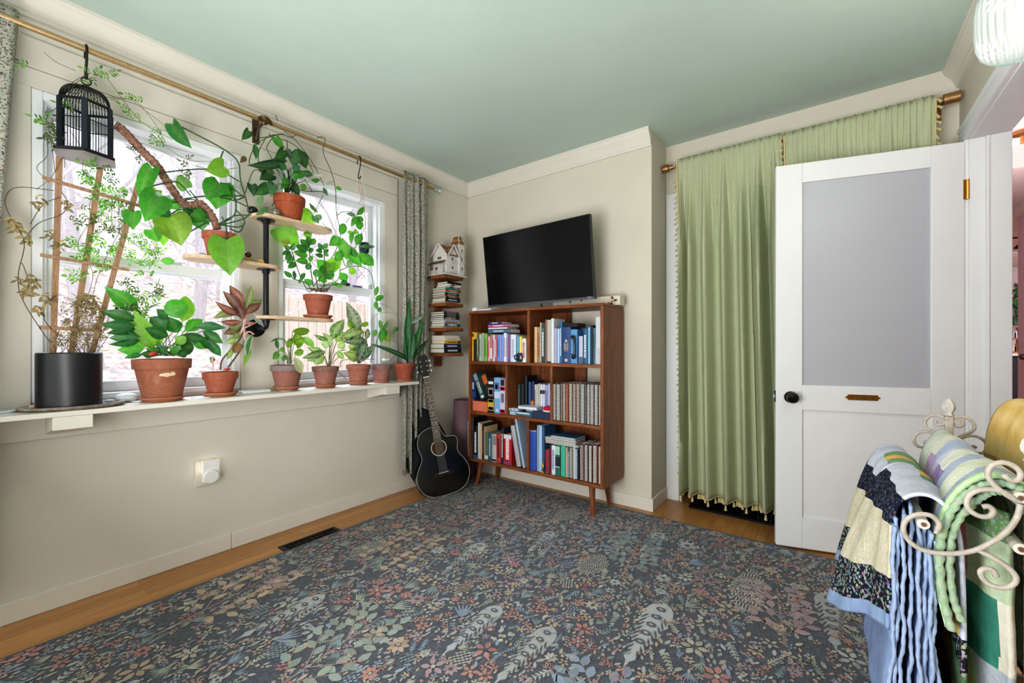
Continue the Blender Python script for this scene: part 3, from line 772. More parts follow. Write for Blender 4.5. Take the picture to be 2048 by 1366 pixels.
for cx, cy, r_, n, cl in [(430, 490, 75, 15, GR), (520, 560, 75, 12, GR), (560, 640, 55, 8, GD), (480, 690, 55, 8, GD), (350, 645, 45, 5, GD), (390, 790, 65, 14, GR), (470, 830, 75, 14, GR), (580, 790, 55, 10, GR),
      (700, 800, 55, 12, GR), (640, 755, 28, 4, GR), (680, 885, 48, 10, GR), (345, 930, 38, 7, GR), (590, 980, 38, 6, GD), (740, 1000, 28, 6, GD), (430, 420, 48, 8, GR), (200, 210, 34, 5, GR), (245, 230, 36, 6, GD),
      (660, 150, 70, 5, GR), (730, 290, 50, 5, GR), (640, 1060, 80, 12, GR), (560, 1080, 60, 8, GD), (635, 360, 26, 5, GD), (400, 5, 50, 4, GR), (120, -55, 12, 2, GR), (515, 15, 20, 2, GR), (880, 430, 50, 5, GD), (520, 470, 40, 6, GD),
      (660, 1080, 60, 6, GR), (230, 300, 40, 5, GD), (300, 120, 30, 3, GR), (460, 620, 60, 8, GR), (540, 700, 40, 5, GD)]:
    for k in range(n):
        a, rr_ = RN.uniform(0, 6.28), r_*math.sqrt(RN.random()); u, v = K1(cx+rr_*cos(a), cy+rr_*sin(a))
        sprig(gl, onx(u, v, XV+RN.uniform(-.04, .035)), RN.choice((2, 3)), RN.uniform(.012, .019), cl)
gl.build('green_leaves', MT['leaf'], jp)
dl = MB(); BR = [rgb('8E7250'), rgb('A28658'), rgb('82664C'), rgb('B09468'), rgb('7E7066')]
for cx, cy, r_, n in [(190, 590, 40, 5), (50, 680, 26, 5), (100, 715, 22, 3), (130, 755, 22, 4), (112, 960, 30, 5), (105, 1010, 18, 4), (165, 955, 20, 4), (215, 1025, 24, 5), (180, 1080, 16, 4), (295, 590, 24, 4), (240, 735, 20, 3), (285, 785, 20, 4),
       (380, 1120, 105, 90), (430, 1200, 80, 70), (320, 1230, 60, 30), (400, 1060, 60, 24), (250, 1240, 30, 5)]:
    for k in range(n):
        a, rr_ = RN.uniform(0, 6.28), r_*math.sqrt(RN.random()); u, v = K1(cx+rr_*cos(a), cy+rr_*sin(a))
        big = cy < 1090
        sprig(dl, onx(u, v, XV+RN.uniform(-.02, .05)), 1 if big else 2, RN.uniform(.015, .024) if big else RN.uniform(.006, .011), BR[:4] if big else BR, -.5 if big else 0)
dl.build('dried_leaves', MT['dry'], jp)
# pebbles on the tray
for k, (u, v, sx, cl, lb) in enumerate([(70, 814, .015, 'B8A893', 'tan pebble at the window end of the grey oval tray'), (91, 812, .02, 'B3A592', 'knobbly beige pebble on the grey oval tray'), (113, 813, .019, '6C665F', 'flat dark pebble on the grey oval tray'),
       (129, 814, .012, 'B5A48F', 'smallest tan pebble on the grey oval tray'), (147, 810, .021, 'C4B19C', 'big rounded tan pebble on the grey oval tray'), (181, 806, .020, '6E6A63', 'dark olive pebble on the grey oval tray'),
       (197, 806, .016, 'BFC4CC', 'pale grey pebble on the grey oval tray'), (219, 803, .015, 'A9AEB6', 'blue grey pebble at the far end of the grey oval tray')]):
    q = onz(u, v, ZL+.013); b = MB(col=rgb(cl))
    b.ball((q.x, q.y, ZL+.0075+sx*.5), sx, 14, 8, (.75, 1.15, .5)); b.v = [p+V((.12, .12, .06))*sx*mnoise.noise(p*60) for p in b.v]
    tag(b.build('pebble', MT['stone'], smooth=1), lb, 'stone', 'pebbles on the plant tray')
q = onx(253, 789, -2.44); b = MB(col=rgb('D8DFE4')); b.ball((q.x, q.y, ZL+.021), .03, 20, 12, (.8, 1.25, .7)); tag(b.build('white_stone', MT['satin'], smooth=1), 'smooth white egg shaped stone on the ledge beside the black planter', 'stone')
for (u, v, r_, hh, cl, lb) in [(404, 793, .043, .004, 'E4E6EA', 'thin pale round coaster on the ledge between two terracotta pots'), (574, 781, .044, .005, 'C9CDD2', 'grey round coaster under the lime leaved pot')]:
    q = onx(u, v, xp); b = MB(col=rgb(cl)); b.lathe([(r_, 0), (r_, hh), (r_*.96, hh), (0, hh)], 32, (q.x, q.y, ZL)); tag(b.build('coaster', MT['satin'], smooth=.5), lb, 'coaster', 'coasters on the ledge')
q = onx(509, 787, -2.40); b = MB(col=rgb('D6D8DA')); b.box((q.x, q.y, ZL+.008), (.075, .135, .016)); tag(b.build('flat_box', MT['satin'], bevel=.006), 'flat pale grey box lying on the ledge right of the red leaved plant', 'box')
b = MB(col=rgb('CDD6DC')); q = onx(14, 822, -2.43); b.lathe([(.055, 0), (.06, .006), (.055, .008), (0, .005)], 24, (q.x, q.y-.03, ZL)); tag(b.build('dish', MT['satin'], smooth=.5), 'pale dish at the near end of the window ledge', 'dish')

# ---- peace lily in big pot
K2 = lambda x, y: (190+x/5.465, 570+y/5.465); S2 = 5.465
def potplant(name, label, cat, u, vb, R, h, sauc, x=xp, zb=ZL, **kw):
    c = onx(u, vb, x); c.z = zb
    t = thing(name, label, cat, c, 0, kw.pop('group', None))
    zt = pot(t, c, R, h, sauc, **kw); return t, V((c.x, c.y, zt))
pk, top = potplant('potted_lily', 'large broad leaved green plant in the biggest terracotta pot on the ledge', 'plant', 325, 801, .106, .180, .084, col=rgb('9E5E42'))
f = MB(); s = MB()
LG, MG, DG, TG = rgb('86C03E'), rgb('4C9E36'), rgb('2F7434'), rgb('3F8050')
L = [((470, 290), (100, 20), 150, 'lance', MG), ((460, 385), (60, 285), 110, 'lance', DG), ((440, 450), (50, 425), 100, 'lance', TG), ((440, 480), (120, 530), 80, 'lance', DG), ((480, 570), (150, 580), 110, 'lance', TG), ((500, 600), (140, 650), 70, 'lance', DG),
 ((540, 690), (240, 710), 120, 'lance', rgb('5DB04A')), ((520, 760), (320, 800), 60, 'lance', TG), ((640, 700), (430, 270), 200, 'lance', LG), ((800, 560), (540, 470), 120, 'lance', DG), ((780, 470), (600, 350), 150, 'lance', TG), ((910, 520), (790, 340), 130, 'lance', DG),  # bright lime leaf has window backlight put into its colour
 ((790, 370), (670, 260), 90, 'lance', TG), ((760, 300), (1015, 210), 170, 'oval', MG), ((960, 395), (990, 120), 140, 'oval', LG), ((980, 500), (1180, 375), 110, 'lance', MG), ((935, 550), (1240, 600), 95, 'lance', DG), ((1100, 450), (1430, 470), 85, 'lance', TG),
 ((1180, 500), (1400, 640), 95, 'lance', DG), ((1080, 670), (850, 700), 130, 'oval', rgb('2E5F36')), ((1060, 620), (1240, 690), 80, 'lance', MG), ((1230, 600), (1380, 780), 80, 'lance', TG), ((1130, 560), (1280, 720), 80, 'lance', DG), ((700, 660), (640, 520), 110, 'oval', LG), ((900, 640), (990, 560), 90, 'oval', LG), ((620, 640), (470, 620), 90, 'lance', LG), ((690, 770), (560, 690), 90, 'lance', MG), ((770, 765), (690, 630), 80, 'lance', TG), ((850, 765), (930, 650), 90, 'lance', MG), ((640, 775), (500, 745), 70, 'lance', DG), ((900, 770), (1010, 720), 80, 'lance', DG), ((560, 560), (330, 470), 90, 'lance', MG)]
L = [(q[0], q[1], q[2]*1.22)+q[3:] for q in L]; leaves_px(f, L, K2, S2, xp+.02, .05, .15, .18, fine=True)
for q in L:
    a = (740+RN.uniform(-110, 130), 775); m_ = ((a[0]+q[0][0])/2+RN.uniform(-10, 10), (a[1]+q[0][1])/2-15)
    stems_px(s, [[a+(xp,), m_, q[0]]], K2, xp+.01, .0016, rgb('6F9A4A'))
f.build('foliage', MT['leaf'], pk); s.build('stems', MT['leaf'], pk, smooth=1)
b = MB(col=rgb('D9C2A6')); aw = math.atan2(-top.y, -top.x)
for (ac_, zc_, wa, wz) in ((.10, .112, .22, .012), (.38, .114, .14, .011)):
    pts = []
    for k in range(14):
        q = 2*PI*k/14; a_ = aw+ac_+wa*cos(q)*RN.uniform(.6, 1.1); zz_ = zc_+wz*sin(q)*RN.uniform(.5, 1.1); Rr = .106*(.66+.24*(zz_-.004)/(.180*.76))+.0012
        pts.append((top.x+Rr*cos(a_), top.y+Rr*sin(a_), top.z-.180+zz_))
    b.poly(pts)
b.build('worn_patch', MT['matte'], pk)
b = MB(col=rgb('9A3A30')); q = onx(*K2(632, 750), xp+.06)
b.ball(q, .014, 14, 8, (.8, 1.3, .8), rot=Matrix.Rotation(.4, 3, 'X')); tag(b.build('strawberry_ornament', MT['satin'], smooth=1), 'dark red seeded ornament resting on the soil of the biggest pot', 'ornament')
# ---- red aglaonema
ag, top = potplant('red_aglaonema', 'pink and dark red leaved plant in a shallow terracotta pot near the flat box', 'plant', 441, 792, .075, .111, .074, rimh=.32, col=rgb('A65A3E'))
f = MB(); s = MB(); PE, PD, PV = rgb('C0605A'), rgb('3E3A32'), rgb('C99A90')
D1 = dict(edge=rgb('8E4A42'), vein=PV); D2 = dict(edge=rgb('8FB04A'), vein=rgb('E8D8C8'))
L = [((1600, 300), (1395, 65), 110, 'lance', PD, D1), ((1615, 250), (1470, 0), 120, 'lance', rgb('8A4A42'), D1), ((1645, 260), (1705, 0), 80, 'lance', rgb('4A6238'), D2), ((1600, 330), (1310, 175), 95, 'lance', rgb('7A5444'), D1), ((1560, 300), (1285, 365), 100, 'lance', rgb('6C8A3E'), D2),
 ((1600, 400), (1365, 400), 80, 'lance', rgb('A8685A'), D1), ((1660, 260), (1825, 165), 90, 'lance', rgb('57703A'), D2), ((1650, 320), (1815, 200), 100, 'lance', rgb('6A4038'), D1), ((1600, 450), (1400, 540), 100, 'lance', rgb('4C5A40'), D1), ((1590, 440), (1450, 460), 90, 'lance', rgb('5E7A44'), D2),
 ((1720, 540), (1670, 800), 130, 'lance', rgb('3E7A3E'), dict(edge=rgb('DDE6D0'), roll=.9)), ((1690, 660), (1620, 890), 60, 'lance', rgb('8ABF48'), {}), ((1560, 620), (1530, 745), 100, 'oval', rgb('9A6A48'), {}), ((1540, 590), (1430, 640), 80, 'lance', rgb('8FB84E'), D2), ((1500, 690), (1440, 820), 60, 'lance', rgb('86A85A'), D2),
 ((1725, 305), (1850, 460), 55, 'lance', rgb('A9B5AE'), {}), ((1620, 380), (1530, 200), 90, 'lance', PD, D1), ((1640, 350), (1590, 120), 80, 'lance', rgb('5A5040'), D1), ((1630, 420), (1760, 420), 40, 'lance', rgb('D08A8A'), {}), ((1280, 780), (1270, 860), 60, 'lance', rgb('9AA87A'), D2), ((1570, 520), (1500, 600), 80, 'lance', rgb('5E8A40'), D2)]
leaves_px(f, L, K2, S2, xp+.01, .03, .15, .3, .5)
stems_px(s, [[(1370, 930), (1390, 820), (1500, 690), (1600, 560), (1630, 400)], [(1455, 900), (1570, 740), (1640, 610)]], K2, xp, .0042, rgb('6A5644'))
stems_px(s, [[(1640, 600), (1625, 450), (1635, 300)], [(1600, 520), (1640, 400), (1660, 290)], [(1610, 480), (1700, 440), (1780, 400)], [(1620, 560), (1680, 510), (1740, 540)], [(1285, 930), (1290, 860), (1280, 780)]], K2, xp+.012, .0035, rgb('DCB0A8'))
f.build('foliage', MT['leaf'], ag); s.build('stems', MT['matte'], ag, smooth=1)
b = MB(col=rgb('A03A34')); q = onx(*K2(1445, 925), xp+.05); b.ball(q+V((0, 0, .002)), .009, 12, 8, (1, 1.5, .8)); tag(b.build('strawberry_ornament', MT['satin'], smooth=1), 'small red ornament on the soil of the red leaved plant', 'ornament')
# ---- pots on the right end
K3 = lambda x, y: (540+x/5.939, 560+y/5.939); S3 = 5.939
YL, PG = rgb('8CB83C'), rgb('5E9A48')
g, top = potplant('potted_arrowhead', 'lime leaved plant in a grey rimmed terracotta pot on a coaster', 'plant', 574, 780, .083, .128, .068, zb=ZL+.005, rimcol=rgb('8C7468'), col=rgb('9A6250'))
f = MB(); s = MB()
L = [((270, 605), (470, 605), 95, 'oval', YL), ((300, 630), (370, 790), 120, 'oval', YL), ((390, 680), (525, 790), 85, 'oval', rgb('7FB048')), ((255, 690), (220, 810), 70, 'oval', YL), ((70, 700), (98, 820), 45, 'lance', rgb('3E7A4C')), ((100, 690), (0, 740), 25, 'lance', rgb('4C8A6A')), ((100, 850), (35, 945), 70, 'oval', rgb('6AA84A')),
 ((170, 870), (70, 950), 70, 'lance', rgb('B4CFA0')), ((400, 840), (285, 880), 85, 'oval', YL), ((300, 925), (375, 1110), 100, 'oval', rgb('C9CBA0'), dict(x=-2.315, dx=.012)), ((330, 740), (345, 810), 60, 'oval', YL), ((180, 820), (100, 840), 60, 'lance', rgb('98BF70')), ((200, 900), (140, 960), 60, 'oval', rgb('7FAE60'))]
leaves_px(f, L, K3, S3, xp+.01, .03)
stems_px(s, [[(235, 1000), (245, 800), (270, 605)], [(245, 1000), (260, 760), (310, 630)], [(250, 1000), (290, 750), (390, 680)], [(225, 1000), (230, 850), (180, 720), (70, 700)], [(210, 1000), (200, 880), (130, 840), (100, 850)], [(215, 1000), (215, 850), (170, 720), (100, 690)], [(240, 1000), (250, 690)], [(255, 990), (330, 850), (400, 840)], [(200, 1000), (195, 920), (170, 870)]], K3, xp, .0017, rgb('6F8A4A'))
f.build('foliage', MT['leaf'], g); s.build('stems', MT['leaf'], g, smooth=1)
VAR = dict(spot=(rgb('D4DCA0'), .42), vein=rgb('DDE6C0')); SIL = dict(spot=(rgb('9AB0A0'), .45), vein=rgb('B8C8B8'))
dh, top = potplant('potted_dieffenbachia', 'speckled yellow green leaved plant in the second small terracotta pot', 'plant', 651, 774, .075, .117, .062, rimcol=rgb('8A6450'), col=rgb('A06652'))
f = MB(); s = MB()
L = [((735, 710), (885, 465), 150, 'lance', rgb('5F8F50'), VAR), ((690, 720), (515, 645), 60, 'lance', PG, VAR), ((660, 850), (375, 930), 100, 'lance', rgb('5E8A52'), VAR), ((630, 890), (530, 1000), 130, 'oval', YL, VAR), ((740, 760), (620, 620), 80, 'lance', rgb('A9C890'), VAR), ((790, 850), (880, 940), 70, 'lance', YL, VAR), ((640, 860), (440, 800), 90, 'lance', rgb('6A9850'), VAR),
 ((780, 740), (900, 620), 120, 'lance', YL, VAR), ((700, 800), (600, 740), 80, 'lance', rgb('A9C890'), VAR), ((800, 800), (900, 760), 100, 'lance', rgb('9CBF70'), VAR), ((640, 900), (430, 960), 90, 'lance', rgb('A4C088'), VAR)]
leaves_px(f, L, K3, S3, xp+.01, .03, fine=True)
stems_px(s, [[(700, 1020), (705, 850), (740, 710)], [(690, 1020), (715, 850), (690, 720)], [(680, 1020), (650, 920), (560, 860)], [(715, 1020), (740, 880), (790, 740)], [(720, 1000), (790, 860), (900, 830)], [(705, 1020), (735, 800), (745, 740)], [(690, 1020), (640, 900), (560, 830)], [(725, 1010), (800, 930), (860, 900)]], K3, xp, .0024, rgb('9A9A6A'))
f.build('foliage', MT['leaf'], dh); s.build('stems', MT['leaf'], dh, smooth=1)
sa, top = potplant('potted_silver_plant', 'silvery dark leaved plant with one tall pointed leaf in the middle small pot', 'plant', 717, 770, .075, .120, .062, col=rgb('A4644C'), x=-2.40)
f = MB(); s = MB(); SD = rgb('4C6A58')
L = [((1070, 640), (908, 255), 150, 'lance', rgb('5A6A58'), SIL), ((1100, 600), (830, 700), 150, 'lance', rgb('7A9A40'), VAR), ((1150, 720), (850, 735), 120, 'lance', SD, SIL), ((1080, 920), (865, 860), 140, 'lance', rgb('8AA040'), VAR), ((1140, 710), (1165, 570), 70, 'lance', SD, SIL), ((1090, 975), (1235, 760), 85, 'lance', rgb('3E6450'), SIL), ((970, 950), (1060, 740), 150, 'oval', rgb('3A5C4A'), SIL),
 ((1085, 545), (1172, 510), 60, 'oval', YL, {}), ((990, 570), (925, 490), 70, 'oval', YL, {}), ((1040, 960), (1120, 700), 150, 'oval', rgb('3E6450'), SIL), ((1090, 640), (960, 600), 110, 'lance', rgb('7A9A40'), VAR), ((1000, 620), (1110, 600), 90, 'lance', rgb('6A8A40'), VAR), ((1060, 820), (920, 790), 120, 'lance', rgb('90A850'), VAR), ((1010, 960), (960, 860), 90, 'oval', SD, SIL)]
leaves_px(f, L, K3, S3, -2.39, .03, fine=True)
stems_px(s, [[(1050, 990), (1070, 800), (1080, 640)], [(1060, 990), (1090, 800), (1110, 610)], [(1070, 990), (1120, 850), (1150, 720)], [(1040, 990), (1050, 900)]], K3, -2.40, .003, rgb('5C7A58'))
f.build('foliage', MT['leaf'], sa); s.build('stems', MT['leaf'], sa, smooth=1)
vp, top = potplant('potted_vine', 'small dusty terracotta pot of curling vine second from the curtain', 'plant', 763, 763, .067, .122, None, col=rgb('9E6656'), rimcol=rgb('8A6A60'), x=-2.41)
b = MB(col=rgb('B5704E')); b.lathe([(.048, 0), (.053, .012), (.05, .014), (.03, .004)], 24, (top.x, top.y, ZL)); b.build('saucer', MT['terra'], vp, smooth=.5)
f = MB(); s = MB()
L = [((1335, 600), (1300, 475), 50, 'oval', PG), ((1350, 610), (1412, 470), 45, 'lance', PG), ((1340, 590), (1320, 745), 75, 'oval', MG), ((1360, 620), (1412, 745), 75, 'oval', YL), ((1260, 590), (1228, 675), 60, 'oval', PG), ((1480, 590), (1525, 575), 45, 'oval', PG), ((1350, 580), (1360, 680), 80, 'oval', MG), ((1250, 185), (1283, 75), 55, 'oval', MG), ((1258, 250), (1347, 190), 70, 'oval', MG), ((1262, 250), (1268, 350), 55, 'oval', MG), ((1285, 330), (1322, 378), 55, 'oval', MG), ((1470, 640), (1495, 540), 30, 'lance', PG)]
leaves_px(f, L, K3, S3, -2.41, .02)
stems_px(s, [[(1430, 960), (1420, 640), (1390, 620)], [(1430, 720), (1430, 640), (1480, 590)], [(1170, 560), (1240, 430), (1330, 390), (1480, 400), (1530, 470), (1610, 565)], [(1300, 275), (1440, 330), (1510, 420), (1530, 480)], [(1245, 0), (1240, 180), (1300, 350)], [(1550, 870), (1570, 800), (1420, 700)]], K3, -2.41, .0012, rgb('7A7A68'))
stems_px(s, [[(1190, 980), (1340, 490)], [(1430, 960), (1760, 560)], [(830, 1040), (880, 950), (1240, 940)], [(810, 1090), (910, 1180)]], K3, -2.43, .0021, rgb('6A6258'))
b = MB(col=rgb('E4E4E4')); q = onx(*K3(1375, 945), -2.40); b.box(q, (.03, .035, .012)); b.build('plant_tag', MT['satin'], vp)
f.build('foliage', MT['leaf'], vp); s.build('stems', MT['matte'], vp, smooth=1)
sn, top = potplant('potted_snake_plant', 'sword leaved green plant in the small terracotta pot nearest the curtain', 'plant', 808.5, 761, .071, .127, None, x=-2.375, col=rgb('A05038'))
b = MB(col=rgb('B86A44')); b.lathe([(.05, 0), (.056, .014), (.053, .016), (.03, .004)], 24, (top.x, top.y, ZL)); b.build('saucer', MT['terra'], sn, smooth=.5)
f = MB()
SN = rgb('2F8048'); SNL = rgb('4A9A50')
L = [((1630, 940), (1655, 195), 75, 'sword', SN), ((1660, 940), (1810, 405), 60, 'sword', SNL), ((1650, 940), (1710, 630), 90, 'sword', SN), ((1675, 940), (1890, 700), 55, 'sword', rgb('2A6A40')), ((1640, 945), (1180, 755), 62, 'sword', rgb('2C5A44'), dict(droop=.2)), ((1635, 800), (1590, 565), 45, 'sword', SN), ((1640, 900), (1680, 480), 45, 'sword', rgb('5A9A80')), ((1670, 520), (1835, 415), 45, 'lance', rgb('B5CFC4')), ((1620, 940), (1600, 640), 40, 'sword', SN)]
leaves_px(f, L, K3, S3, -2.37, .015, .06, .45)
f.build('sword_leaves', MT['leaf'], sn)
# ================================================================ THREE TIERED SHELF
xs = -2.36
zt1, zt2, zt3 = 1.737, 1.477, 1.215; py = .995
ts = thing('tiered_plant_shelf', 'three tiered shelf of rounded boards on a black pipe between the windows', 'shelf', (xs, py, 1.16))
def stadium(y0, y1, w, n=14):
    r = w/2; out = []
    for k in range(n+1): a = PI*k/n; out.append((-r*cos(a), y1-r+r*sin(a)))
    for k in range(n+1): a = PI*k/n; out.append((r*cos(a), y0+r-r*sin(a)))
    return out
for (z, y0, y1) in ((zt1, .925, 1.352), (zt2, .64, 1.062), (zt3, .94, 1.358)):
    b = MB(); b.prism(stadium(y0, y1, .15), (xs, 0, z-.017), (1, 0, 0), (0, 1, 0), .017); b.build('shelf_board', MT['ply'], ts, bevel=.002)
    b = MB(col=rgb('1C1D20')); b.lathe([(.042, -.004), (.042, 0), (.018, 0), (.018, -.022)][::1], 24, (xs, py, z-.017-.0)); 
    for k in range(4): a = PI/4+k*PI/2; b.ball((xs+.031*cos(a), py+.031*sin(a), z-.021), .005, 8, 5, (1, 1, .4), col=rgb('8A8C90'))
    b.build('flange', MT['metal'], ts, smooth=.5)
for a, c in ((zt2, zt1-.02), (zt3, zt2-.02)):
    b = MB(col=rgb('1A1B1E')); b.tube([(xs, py, a), (xs, py, c)], .0135, 16); b.tube([(xs, py, a), (xs, py, a+.006)], .022, 16); b.build('pole', MT['metal'], ts, smooth=.8)
b = MB(col=rgb('1A1B1E')); b.tube(spline([(xs, py, zt3-.02), (xs, py, 1.17), (xs-.02, py, 1.155), (XL+.03, py, 1.155)], 5), .0145, 14); b.build('elbow_pipe', MT['metal'], ts, smooth=.8)
b = MB(col=rgb('141517')); b.lathe([(.048, 0), (.048, .006), (.03, .01), (.019, .012), (.019, .03)], 28, (XL+.013, py, 1.155), Matrix.Rotation(PI/2, 3, 'Y')); b.build('wall_flange', MT['metal'], ts, smooth=.6)
# philodendron on the middle board
K4 = lambda x, y: (220+x/4.018, 220+y/4.018); S4 = 4.018
c = onx(441, 521, xs); c.z = zt2
ph = thing('climbing_philodendron', 'large heart leaved climber with a thick mossy stem on the middle board', 'plant', c)
zt_ = pot(ph, c, .076, .125, None, col=rgb('A6583C'))
b = MB(col=rgb('8A6450'))
pts = [onx(*K4(*q), x_) for q, x_ in (((862, 960), xs), ((850, 920), xs), ((815, 845), xs), ((768, 785), xs), ((720, 752), xs), ((650, 765), xs), ((590, 750), xs-.005), ((550, 710), xs-.01), ((490, 620), xs-.015), ((430, 530), xs-.02), ((380, 450), xs-.025), ((300, 370), xs-.03), ((230, 300), xs-.035), ((160, 220), xs-.035), ((90, 150), xs-.04), ((40, 118), xs-.04))]
b.T = None
sp_ = spline(pts, 8); b.tube(sp_, [.0165*(1+.1*sin(k*1.7)+.06*RN.uniform(-1, 1)) for k in range(len(sp_))], 14, colf=lambda t: jit(rgb('8A6658'), .1))
for k in range(0, len(sp_)-2, 4):
    q = sp_[k]; d = (sp_[k+1]-q).normalized(); a = d.cross(V((0, 0, 1))).normalized(); c2 = a.cross(d)
    b.tube([q+(a*cos(j*.7)+c2*sin(j*.7))*.0172+d*.0012*j for j in range(10)], .0008, 4, rgb('C9B5A0'), closed=False)
b.build('mossy_stem', MT['soil'], ph, smooth=1)
f = MB(); s = MB()
L = [((505, 110), (660, 310), 150, 'heart', rgb('3E8A40'), dict(roll=.7)), ((340, 470), (240, 745), 130, 'heart', MG, dict(roll=.5)), ((390, 690), (280, 900), 200, 'heart', MG), ((430, 690), (390, 860), 110, 'heart', rgb('9AB8A0')), ((370, 640), (325, 700), 90, 'heart', LG), ((620, 630), (540, 525), 110, 'heart', rgb('7AA860')),
 ((915, 450), (765, 490), 150, 'heart', LG), ((880, 590), (850, 800), 215, 'heart', rgb('4FA038')), ((880, 590), (770, 720), 160, 'heart', MG), ((480, 850), (577, 1092), 250, 'heart', rgb('7A9A34')), ((940, 1040), (967, 1335), 245, 'heart', rgb('7CBF3A'), dict(x=xs+.085, dx=.012, roll=.1)), ((690, 790), (745, 970), 190, 'heart', rgb('3F8A40')), ((700, 800), (590, 840), 120, 'heart', DG),
 ((185, 820), (185, 965), 120, 'heart', MG), ((330, 960), (395, 1060), 115, 'heart', MG), ((410, 930), (430, 1095), 110, 'heart', LG), ((410, 1210), (518, 1215), 60, 'oval', rgb('5FB048')), ((480, 700), (465, 830), 50, 'lance', rgb('8AA89A')), ((560, 730), (470, 790), 90, 'lance', MG), ((480, 800), (380, 850), 90, 'lance', DG), ((660, 830), (760, 900), 120, 'heart', MG)]
leaves_px(f, L, K4, S4, xs+.01, .05, .12, .22, .3, fine=True)
stems_px(s, [[(870, 930), (1000, 840), (1005, 700), (960, 610), (885, 585)], [(870, 930), (1080, 870), (1112, 800), (1050, 570), (1030, 420), (920, 320), (700, 200), (520, 110)], [(860, 930), (700, 730), (540, 740), (400, 755)], [(1075, 690), (800, 690), (600, 712)], [(1040, 575), (900, 500), (720, 475), (450, 500), (355, 525)], [(1130, 845), (1000, 850), (880, 910)],
  [(930, 1040, xs+.085), (935, 940, xs+.08), (900, 860, xs+.02)], [(1085, 900), (1040, 980), (960, 950)], [(850, 910), (700, 720), (640, 645)], [(1080, 700), (1000, 720), (960, 610)], [(780, 900), (640, 980)], [(800, 920), (600, 800), (480, 840)], [(1060, 690), (1000, 640), (920, 600)], [(650, 690), (560, 590), (480, 580), (340, 610)], [(880, 920), (1040, 940), (1080, 880), (1010, 800)], [(860, 920), (680, 800), (560, 780)], [(1110, 780), (1000, 730), (880, 700)],
  [(910, 330), (880, 400), (830, 440)], [(850, 930), (750, 850), (600, 860)]], K4, xs, .0032, rgb('557A4A'), 6, .01)
f.build('foliage', MT['leaf'], ph); s.build('petioles', MT['leaf'], ph, smooth=1)
# pothos on the top board
K5 = lambda x, y: (480+x/5.939, 230+y/5.939); S5 = 5.939
c = onx(579, 441, xs+.0); c.z = zt1
po = thing('potted_pothos', 'dark leaved trailing plant in a terracotta pot on the top board', 'plant', c)
zt_ = pot(po, c, .079, .135, None, col=rgb('A4502E'), base=.7, rimh=.3)
f = MB(); s = MB(); PD1, PD2 = rgb('2F6E34'), rgb('27583A')
L = [((540, 560), (80, 600), 110, 'lance', PD2), ((560, 540), (340, 590), 100, 'lance', PD1), ((520, 430), (400, 535), 120, 'heart', PD1), ((640, 610), (665, 400), 140, 'lance', PD1), ((680, 400), (785, 640), 150, 'lance', rgb('2A6430')), ((420, 265), (500, 400), 95, 'heart', MG), ((250, 625), (420, 700), 110, 'heart', rgb('4A6A38')), ((140, 830), (165, 970), 110, 'heart', PD2), ((370, 700), (230, 770), 150, 'heart', PD2), ((330, 850), (165, 950), 130, 'heart', rgb('3A8038')), ((400, 830), (370, 970), 110, 'heart', rgb('3E7A48')),
 ((600, 740), (785, 680), 110, 'lance', MG), ((740, 680), (870, 715), 80, 'lance', PD1), ((640, 790), (705, 1000), 85, 'lance', rgb('3A6A40')), ((840, 770), (950, 770), 55, 'lance', MG), ((590, 780), (500, 810), 100, 'oval', MG), ((105, 190), (15, 300), 90, 'heart', PD1), ((170, 340), (190, 530), 70, 'lance', PD1), ((70, 500), (0, 570), 60, 'lance', rgb('7A5A34')), ((560, 420), (605, 510), 80, 'heart', rgb('244A2C')), ((1140, 855), (1212, 890), 45, 'oval', MG), ((720, 820), (780, 880), 80, 'oval', LG), ((990, 860), (1040, 965), 45, 'lance', rgb('4A7A58')), ((1010, 830), (1110, 785), 35, 'lance', rgb('B8C8C0')),
 ((340, 1100), (180, 1195), 70, 'lance', rgb('6A9A68')), ((270, 960), (215, 1090), 75, 'lance', rgb('7FAE7A')), ((700, 600), (620, 660), 90, 'lance', rgb('4A8A6A')), ((560, 640), (420, 560), 90, 'lance', PD1), ((690, 700), (620, 760), 90, 'lance', MG), ((380, 890), (340, 760), 90, 'heart', PD2), ((560, 800), (480, 880), 80, 'lance', MG), ((860, 705), (1000, 715), 35, 'lance', rgb('D8E0DC')), ((480, 520), (420, 600), 80, 'lance', rgb('6A9A5A'))]
leaves_px(f, L, K5, S5, xs+.01, .05, .15, .25, .45)
L2 = [((340, 120), (460, 250), 140, 'heart', LG), ((90, 285), (310, 470), 230, 'heart', rgb('7CBF3A')), ((350, 345), (440, 385), 80, 'oval', LG), ((190, 470), (125, 420), 90, 'oval', rgb('B4C23C')), ((410, 30), (510, 140), 40, 'lance', rgb('6A9A6A')), ((530, 150), (490, 230), 70, 'lance', rgb('7AA88A')), ((440, 160), (520, 250), 60, 'lance', rgb('7AA88A'))]  # leaves against the window: backlight is painted in as lime
K6 = lambda x, y: (540+x/5.254, 400+y/5.254); S6 = 5.254
leaves_px(f, L2, K6, S6, xs-.06, .01, .1, .2, .2)
